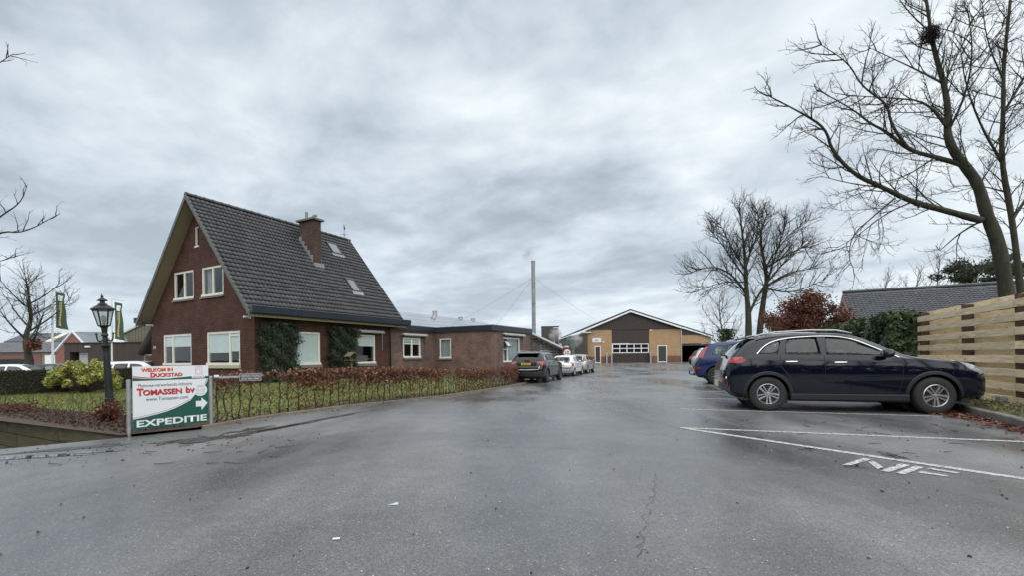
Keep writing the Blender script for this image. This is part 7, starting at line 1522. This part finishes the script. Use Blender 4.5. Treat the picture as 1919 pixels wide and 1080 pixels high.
# --- dark grey off-roader by the hedge end
P_grey = car_paint('graphite_paint', (0.016, 0.017, 0.021), 0.2, 0.0)
def jeep_extra(C_, base, hw):
    y = sample_side(base, hw); arches(C_, y, (.82, 3.46), .345, .395, .46, M_clad_c, 0.02); handles(C_, y, ((1.2, 1.0), (2.1, .98)), P_grey); seams(C_, y, ([(1.0, 1.1), (1.05, .8), (1.26, .5)], [(1.75, 1.08), (1.77, .38)], [(2.9, 1.05), (2.95, .38)]))
    rails(C_, [(.6, 1.60, .0), (.75, 1.645, 0), (1.6, 1.665, 0), (2.4, 1.62, 0), (2.55, 1.58, .02)], M_alloy, .60)
    side_strip(C_, y, [(.45, 1.16), (.75, 1.36), (1.0, 1.46), (1.6, 1.50), (2.2, 1.475), (2.75, 1.2)], .010, M_chrome, 'window_chrome', .012)
    b = MB(); b.hexa([(-.03, -.80, .34), (.15, -.9, .30), (.15, .9, .30), (-.03, .80, .34), (-.03, -.80, .56), (.12, -.9, .60), (.12, .9, .60), (-.03, .80, .56)]); b.build('bumper', M_clad_c, C_, bevel=.02)
    b = MB(); q = [Vector((-.005, yy, zz)) for yy, zz in ((-.72, .86), (-.66, .70), (0, .68), (.66, .70), (.72, .86))]; b.tube(q, .016, 6); b.build('chrome_lip', M_chrome, C_, smooth=True)
    b = MB(); b.box(.0, .045, -.64, .64, .70, .80); b.build('bumper_recess', M_black, C_)
    b = MB(); b.box(.03, .10, -.52, .52, .90, 1.045); b.build('plate_recess', M_black, C_)
    b = MB(); b.hexa([(.16, -.58, 1.50), (.5, -.62, 1.585), (.5, .62, 1.585), (.16, .58, 1.50), (.17, -.58, 1.53), (.5, -.61, 1.61), (.5, .61, 1.61), (.17, .58, 1.53)]); b.build('spoiler', P_black, C_, bevel=.01)
    b = MB(); b.box(.06, .12, -.14, .14, 1.13, 1.17); b.build('badge_bar', M_black, C_)
    for sg in (-1, 1): b = MB(); b.box(.0, .06, sg * .72 - .1, sg * .72 + .1, .585, .615); b.build('reflector', M_tail, C_)
JEEP = dict(st=shape(4.39, 1.84, 1.62, 1.0, 1.10, 3.10, 2.45, .48, .20, 0.01, 0.25, .74), xr=.82, xf=3.46, R=.345, rim=.22, tw=.225, style='five', rimmat=M_darkalloy, paint=P_grey, side=[[(.50, 1.19), (1.0, 1.18), (1.0, 1.44), (.78, 1.38)], [(1.07, 1.175), (1.74, 1.16), (1.74, 1.485), (1.3, 1.47), (1.09, 1.45)], [(1.82, 1.16), (2.78, 1.14), (2.4, 1.40), (2.25, 1.455), (1.84, 1.485)]], rear=((.20, 1.19), (.42, 1.49), .66, .56), rglass=M_carglass_dk, tint_x=1.9, front=((3.06, 1.18), (2.48, 1.53), .68, .58), mirror=(2.75, 1.19), mirmat=M_black, extra=jeep_extra,
            patch=(('tail_light', [[(.10, .92), (.46, .94), (.46, 1.09), (.14, 1.10)]], 'y', M_tail, .014, None), ('headlight', [[(3.85, 1.0), (4.1, .86), (4.25, .84), (4.2, .98), (3.95, 1.04)]], 'y', M_head, .01, None)), plates=((.02, .98, .50, .11, 'ZZ-874-X', M_plate, 0),))
hd = (0.350, 0.937); ha = math.atan2(hd[1], hd[0])
def left_row(rrw, P):   # rear right wheel contact -> car origin; right of heading = (hd.y, -hd.x)
    t = max(s[1] for s in P['st']) - 0.115; return (rrw[0] - hd[1] * t - P['xr'] * hd[0], rrw[1] + hd[0] * t - P['xr'] * hd[1])
p = left_row((1.73, 23.3), JEEP); make_car('parked_car', 'graphite off-roader with yellow number plate parked at the end of the beech hedge', (*p, g(*p) - 0.01), ha, JEEP)
# --- old white hatchback
def corsa_extra(C_, base, hw):
    y = sample_side(base, hw); seams(C_, y, ([(1.25, .98), (1.3, .35)], [(2.5, .92), (2.55, .36)])); handles(C_, y, ((1.5, .82),), M_black)
    b = MB(); b.hexa([(-.04, -.66, .36), (.18, -.80, .34), (.18, .80, .34), (-.04, .66, .36), (-.04, -.66, .52), (.16, -.80, .52), (.16, .80, .52), (-.04, .66, .52)]); b.build('bumper', P_silver, C_, bevel=.03)
    b = MB(); b.hexa([(-.035, -.66, .53), (.17, -.80, .53), (.17, .80, .53), (-.035, .66, .53), (-.03, -.66, .60), (.15, -.79, .60), (.15, .79, .60), (-.03, .66, .60)]); b.build('bumper_strip', M_clad_c, C_, bevel=.01)
    side_strip(C_, y, [(.95, .60), (1.8, .60), (2.7, .59)], .014, M_clad_c, 'side_moulding', .0)
    b = MB(); b.tube([(.17, -.1, 1.01), (.15, .1, 1.04), (.16, .3, 1.07)], .012, 5); b.build('rear_wiper', M_black, C_)
CORSA = dict(st=shape(3.73, 1.61, 1.42, .84, .92, 2.72, 2.05, .52, .34), xr=.62, xf=3.06, R=.285, rim=.17, tw=.165, style='nine', rimmat=M_hubcap, paint=P_white, side=[[(.62, 1.02), (1.20, .985), (1.20, 1.28), (.95, 1.28), (.80, 1.2)], [(1.29, .985), (2.40, .95), (2.05, 1.22), (1.9, 1.265), (1.31, 1.29)]], rear=((.24, 1.02), (.46, 1.30), .54, .46), front=((2.70, .99), (2.08, 1.33), .58, .50), mirror=(2.35, .99), mirmat=M_black, extra=corsa_extra,
             patch=(('tail_light', [[(.03, .66), (.28, .66), (.30, .90), (.14, .94)]], 'y', M_tail, .012, None), ('headlight', [[(3.3, .78), (3.5, .64), (3.65, .62), (3.66, .72), (3.4, .8)]], 'y', M_head, .01, None)), plates=((.0, .74, .46, .10, '', M_plate_w, 0),))
p = left_row((4.06, 30.0), CORSA); make_car('parked_car', 'small old white hatchback with oval red tail light in the middle of the left row', (*p, g(*p)), ha, CORSA)
p = left_row((5.62, 34.2), HATCH); clone_car(car_hatch, 'silver hatchback with high red tail lights at the front of the left row', (*p, g(*p)), ha, P_silver, P_silver)
# --- cars in the yard behind the clipped hedge
YG = 'cars behind the clipped hedge'
for (src, lab, x, y, a, old, new) in ((car_cmax, 'white estate car right behind the clipped hedge, below the bare tree', -30.9, 27.0, 190, P_blue, P_white), (car_hatch, 'white hatchback cut by the left picture edge behind the clipped hedge', -33.6, 28.6, 20, P_silver, P_white),
                                      (car_hatch, 'grey hatchback partly hidden by the laurel bush', -29.0, 30.5, 200, P_silver, P_grey), (car_cmax, 'white car between the laurel bush and the sign, only its roof and window seen', -22.0, 24.2, 10, P_blue, P_white)):
    clone_car(src, lab, (x, y, g(x, y) - 0.02), math.radians(a), old, new, YG)
# --- white van in the open bay
VAN = dict(st=shape(4.6, 1.85, 1.85, 1.05, 1.08, 3.45, 2.95, .30, .06, 0.0, .22, .75), xr=.85, xf=3.7, R=.31, rim=.19, style='nine', rimmat=M_hubcap, paint=P_white, side=[[(2.2, 1.15), (3.2, 1.12), (2.95, 1.5), (2.2, 1.6)]], rear=((.20, 1.15), (.28, 1.6), .6, .55), rglass=M_carglass_dk, front=((3.42, 1.18), (2.98, 1.68), .7, .6), mirror=(3.0, 1.2), mirmat=M_black,
           patch=(('tail_light', [[(.1, .8), (.28, .8), (.28, 1.2), (.16, 1.2)]], 'y', M_tail, .012, None),))
make_car('parked_van', 'white van standing in front of the open bay of the tan hall', (24.6, 57.2, 0.10), math.radians(75), VAN)
# ------------------------------------------------------------------ small things on the ground
def bird_feeder():
    p = hm @ Vector((4.45, -1.2, 0)); B_ = empty('bird_feeder', (p.x, p.y, 0.0), HR, 'small weathered wooden bird table in front of the side wall', 'bird table')
    wd = pm('weathered_wood', (0.13, 0.10, 0.075), (0.19, 0.15, 0.11), scale=9, rough=0.85)
    b = MB(); b.box(-.035, .035, -.035, .035, 0, 1.0); b.build('post', wd, B_); b = MB(); b.box(-.28, .28, -.2, .2, 1.0, 1.03); b.build('platform', wd, B_)
    for sg in (-1, 1):
        b = MB(); b.hexa([(0, -.24, 1.42), (sg * .30, -.24, 1.20), (sg * .30, .24, 1.20), (0, .24, 1.42), (0, -.24, 1.445), (sg * .31, -.24, 1.22), (sg * .31, .24, 1.22), (0, .24, 1.445)]); b.build('roof_board', wd, B_)
        for yy in (-.17, .17): b = MB(); b.box(sg * .22 - .012, sg * .22 + .012, yy - .012, yy + .012, 1.03, 1.27); b.build('roof_post', wd, B_)
bird_feeder()
# crack in the asphalt
def crack():
    rg = random.Random(3); P = []
    for k in range(46):
        t = k / 45; x, y = 0.66 + (1.33 - 0.66) * t, 2.44 + (4.2 - 2.44) * t; P.append((x + 0.018 * math.sin(k * 1.1) + rg.gauss(0, 0.010), y + rg.gauss(0, 0.012)))
    b = MB()
    def rib(P, w):
        for (a, c) in zip(P, P[1:]):
            d = math.hypot(c[0] - a[0], c[1] - a[1]); nx, ny = -(c[1] - a[1]) / d, (c[0] - a[0]) / d; w0, w1 = w * rg.uniform(0.3, 1.2), w * rg.uniform(0.3, 1.2)
            b.face([(a[0] - nx * w0, a[1] - ny * w0, .004), (c[0] - nx * w1, c[1] - ny * w1, .004), (c[0] + nx * w1, c[1] + ny * w1, .004), (a[0] + nx * w0, a[1] + ny * w0, .004)])
    rib(P, 0.0018)
    for k in range(3, 44, 5):
        q = [P[k]]
        for j in range(3): q.append((q[-1][0] + rg.uniform(-.03, .03), q[-1][1] + rg.uniform(-.01, .03)))
        rib(q, 0.0011)
    b.build('asphalt_crack', M_black, drive, recalc=False)
    # long repair joints across the drive
    for (p, q) in (((0.3, 9.6), (3.0, 8.0)), ((-0.6, 5.6), (0.9, 5.35)), ((-0.9, 6.9), (0.1, 6.75)), ((1.2, 13.0), (2.5, 6.6))):
        b = MB(); P = [(p[0] + (q[0] - p[0]) * t + rg.gauss(0, .01), p[1] + (q[1] - p[1]) * t + rg.gauss(0, .01)) for t in np.linspace(0, 1, 24)]; rib(P, 0.003); b.build('asphalt_crack', pm('old_joint', (0.045, 0.046, 0.047), rough=0.6), drive, recalc=False)
crack()
# standing water and wet silt by the drive's edge
def puddle(name, pts, mat, z):
    c = (sum(p[0] for p in pts) / len(pts), sum(p[1] for p in pts) / len(pts)); rg = random.Random(len(pts)); q = smooth_path([Vector((x, y, 0)) for x, y in pts] + [Vector((*pts[0], 0))], 2)[:-1]
    b = MB(); q = [Vector((p.x + rg.gauss(0, .012), p.y + rg.gauss(0, .012), z + g(p.x, p.y))) for p in q]; b.add(q, [t for t in tessellate_polygon([q])]); o = b.build(name, mat, drive, recalc=False)
    for pl in o.data.polygons:
        if pl.normal.z < 0: pl.flip()
M_pud = pm('puddle_water', (0.030, 0.030, 0.030), rough=0.03, spec=0.6); M_silt = pm('wet_silt', (0.030, 0.025, 0.021), (0.055, 0.048, 0.042), scale=7, rough=0.28, rough2=0.6, detail=8)
def blot(cx, cy, a, b_, ang, seed, amp=0.28, n=44):
    rg = random.Random(seed); ph = [rg.uniform(0, 6.28) for _ in range(6)]; out = []
    for k in range(n):
        t = 2 * math.pi * k / n; r = 1 + amp * (math.sin(2 * t + ph[0]) * .5 + math.sin(3 * t + ph[1]) * .5 + math.sin(5 * t + ph[2]) * .4 + math.sin(9 * t + ph[3]) * .25) + rg.gauss(0, .05)
        x, y = a * r * math.cos(t), b_ * r * math.sin(t); out.append((cx + x * math.cos(ang) - y * math.sin(ang), cy + x * math.sin(ang) + y * math.cos(ang)))
    return out
def raw_patch(name, pts, mat, z):
    q = [Vector((x, y, z + g(x, y))) for x, y in pts]; b = MB(); b.add(q, [t for t in tessellate_polygon([q])]); o = b.build(name, mat, drive, recalc=False)
    for pl in o.data.polygons:
        if pl.normal.z < 0: pl.flip()
rg = random.Random(55); e1 = math.atan2(2.4, 0.95); zl = 0.003
raw_patch('wet_silt_patch', blot(-3.86, 7.05, 0.95, 0.13, e1, 1), M_silt, .0032); raw_patch('wet_silt_patch', blot(-3.35, 8.55, 0.75, 0.09, e1, 2), M_silt, .0034); raw_patch('wet_silt_patch', blot(-4.35, 6.35, 0.5, 0.16, 0.5, 3), M_silt, .0036)
for k in range(16):
    t = rg.random(); raw_patch('wet_silt_patch', blot(-4.6 + 1.6 * t + rg.gauss(0, .12), 5.9 + 3.2 * t + rg.gauss(0, .12), rg.uniform(.05, .2), rg.uniform(.02, .06), e1 + rg.gauss(0, .4), 10 + k, .4, 22), M_silt, .0038 + k * .00008)
raw_patch('puddle', blot(-3.72, 7.35, 0.5, 0.045, e1, 31), M_pud, .0055); raw_patch('puddle', blot(-4.28, 6.02, 0.16, 0.03, 0.3, 32), M_pud, .0056)
raw_patch('puddle', blot(-5.75, 5.22, 0.75, 0.09, 0.30, 33), M_pud, .0045); raw_patch('puddle', blot(-5.15, 5.48, 0.35, 0.05, 0.35, 34), M_pud, .0046); raw_patch('wet_silt_patch', blot(-5.6, 5.75, 0.6, 0.12, 0.6, 35), M_silt, .0033)
# loose bits on the asphalt: too many to count, plus a few one can point at
def litter():
    rg = random.Random(40); b = MB()
    def bit(x, y, s, flat=False):
        z = g(x, y) + .003; n = rg.randint(4, 6); a0 = rg.uniform(0, 6.28); asp = rg.uniform(.35, .9); an = rg.uniform(0, 3.14)
        lo = []; 
        for k in range(n):
            t = a0 + 2 * math.pi * k / n; r = s * rg.uniform(.6, 1.2); px, py = r * math.cos(t), r * math.sin(t) * asp; lo.append((x + px * math.cos(an) - py * math.sin(an), y + px * math.sin(an) + py * math.cos(an)))
        h = s * rg.uniform(.3, .8); b.add([(p[0], p[1], z) for p in lo] + [(x + (p[0] - x) * .6, y + (p[1] - y) * .6, z + h) for p in lo], [tuple(range(n, 2 * n))] + [(k, (k + 1) % n, n + (k + 1) % n, n + k) for k in range(n)])
    for k in range(110): y = 2.2 + 9 * rg.random() ** 1.6; x = rg.uniform(-1.15, 1.05) * y; bit(x, y, rg.uniform(.004, .013))
    for k in range(120): u = rg.random(); x, y = -5.6 + 2.6 * u + rg.gauss(0, .5), 5.2 + 1.2 * u + rg.gauss(0, .35); bit(x, y, rg.uniform(.005, .018))
    for k in range(90): x, y = rg.uniform(2.6, 6.4), rg.uniform(3.2, 7.5); bit(x, y, rg.uniform(.006, .02))
    for k in range(70): s = rg.uniform(0, 12); x, y = along(EDGE[2:8], s); bit(x + abs(rg.gauss(0.1, .2)), y, rg.uniform(.01, .03))
    o = b.build('ground_debris', pm('debris', (0.018, 0.014, 0.011), (0.05, 0.035, 0.026), scale=3, rough=.8), recalc=False); tag(o, 'dark leaf crumbs and grit scattered over the wet asphalt', 'debris', kind='stuff')
    t = MB()
    for k in range(46):
        if k < 26: x, y = rg.uniform(3.0, 6.8), rg.uniform(4.3, 7.6)
        else: x, y = rg.uniform(-5.4, -2.6), rg.uniform(4.6, 6.6)
        a = rg.uniform(-.5, .5) + (0 if rg.random() < .7 else 1.5); L_ = rg.uniform(.06, .26); P = [Vector((x, y, .009))]
        for j in range(3): a += rg.gauss(0, .3); P.append(P[-1] + Vector((math.cos(a), math.sin(a), rg.gauss(0, .006))) * L_ / 3); P[-1].z = max(.007, P[-1].z)
        t.tube(P, [.0045, .004, .003, .002], 4)
    o = t.build('fallen_twigs', M_twig, recalc=False); tag(o, 'thin broken twigs lying about on the asphalt', 'twigs', kind='stuff')
    wts = MB()
    for k in range(110):
        y = 2.1 + 4 * rg.random() ** 1.5; x = rg.uniform(-1.1, 1.1) * y; s = rg.uniform(.003, .007); z = .003; a = rg.uniform(0, 3.1); c_, s_ = math.cos(a) * s, math.sin(a) * s; wts.add([(x - c_, y - s_, z), (x + s_ * .6, y - c_ * .6, z), (x + c_, y + s_, z), (x - s_ * .6, y + c_ * .6, z), (x, y, z + s * .6)], [(0, 1, 4), (1, 2, 4), (2, 3, 4), (3, 0, 4)])
    o = wts.build('white_chips', pm('white_chip', (0.62, 0.62, 0.60), rough=.7), recalc=False); tag(o, 'tiny pale stone chips strewn on the near asphalt', 'stone chips', kind='stuff')
litter()
b = MB(); pts = [(-.055, -.03), (.045, -.035), (.05, -.01), (.03, .035), (.01, .04)]; b.add([(x, y, .004 + .012 * (k == 3)) for k, (x, y) in enumerate(pts)] + [(x, y, .006 + .013 * (k == 3)) for k, (x, y) in enumerate(pts)], [(4, 3, 2, 1, 0), (5, 6, 7, 8, 9)] + [(k, (k + 1) % 5, 5 + (k + 1) % 5, 5 + k) for k in range(5)])
o = b.build('paper_scrap', pm('scrap_paper', (0.46, 0.48, 0.50), rough=.6)); o.location = (-0.90, 3.41, 0); o.scale = (0.7, 0.7, 0.7); tag(o, 'small white torn scrap lying on the near asphalt left of centre', 'scrap')
b = MB(); b.tube([(-.02, 0, .008), (.02, .008, .008)], .006, 8); o = b.build('cigarette_end', M_white); o.location = (-1.08, 2.75, 0); tag(o, 'tiny white stub on the near asphalt below the paper scrap', 'stub')
b = MB(); rg = random.Random(8)
for k in range(16):
    a = rg.uniform(0, 6.28); L_ = rg.uniform(.05, .15); c = Vector((rg.gauss(0, .05), rg.gauss(0, .05), .012)); d = Vector((math.cos(a), math.sin(a) , rg.uniform(0, .12))) * L_; b.tube([c, c + d * .5 + Vector((0, 0, .006)), c + d], [.004, .003, .002], 4)
o = b.build('twig_cluster', M_twig, recalc=False); o.location = (3.98, 4.72, 0); tag(o, 'small broken twig cluster lying on the white diagonal line', 'twig')
# steam drifting from the works
def steam(name, label, loc, blobs, dens, col):
    m = bpy.data.materials.new(name + '_vapour'); m.use_nodes = True; nt = m.node_tree; N = nt.nodes; L = nt.links; N.remove(N['Principled BSDF'])
    v = N.new('ShaderNodeVolumePrincipled'); v.inputs['Color'].default_value = (*col, 1); tc = N.new('ShaderNodeTexCoord'); n = N.new('ShaderNodeTexNoise'); n.inputs['Scale'].default_value = 1.8; n.inputs['Detail'].default_value = 3; L.new(tc.outputs['Object'], n.inputs['Vector'])
    mr = N.new('ShaderNodeMapRange'); mr.inputs[1].default_value = .42; mr.inputs[2].default_value = .66; mr.inputs[3].default_value = 0; mr.inputs[4].default_value = dens; L.new(n.outputs['Fac'], mr.inputs[0])
    ln = N.new('ShaderNodeVectorMath'); ln.operation = 'LENGTH'; L.new(tc.outputs['Object'], ln.inputs[0]); fo = N.new('ShaderNodeMapRange'); fo.inputs[1].default_value = blobs * .25; fo.inputs[2].default_value = blobs; fo.inputs[3].default_value = 1; fo.inputs[4].default_value = 0; L.new(ln.outputs['Value'], fo.inputs[0])
    mu = N.new('ShaderNodeMath'); mu.operation = 'MULTIPLY'; L.new(mr.outputs[0], mu.inputs[0]); L.new(fo.outputs[0], mu.inputs[1]); L.new(mu.outputs[0], v.inputs['Density']); L.new(v.outputs[0], N['Material Output'].inputs['Volume'])
    b = MB(); b.lathe([(blobs * math.sin(t), -blobs * math.cos(t)) for t in np.linspace(.05, math.pi - .05, 9)], 14); o = b.build(name, m); o.location = loc; tag(o, label, 'steam', kind='stuff')
steam('steam_plume', 'white steam drifting past the dark tower', (4.75, 49.3, 3.4), 0.85, 6.0, (0.95, 0.95, 0.95))
steam('steam_plume', 'thin white steam in front of the dark store', (8.0, 57.5, 3.1), 1.1, 2.5, (0.95, 0.95, 0.95))
steam('smoke_puff', 'small grey puff of smoke above the steel chimney stack', (1.75, 48.0, 11.95), 0.8, 0.9, (0.35, 0.35, 0.38))
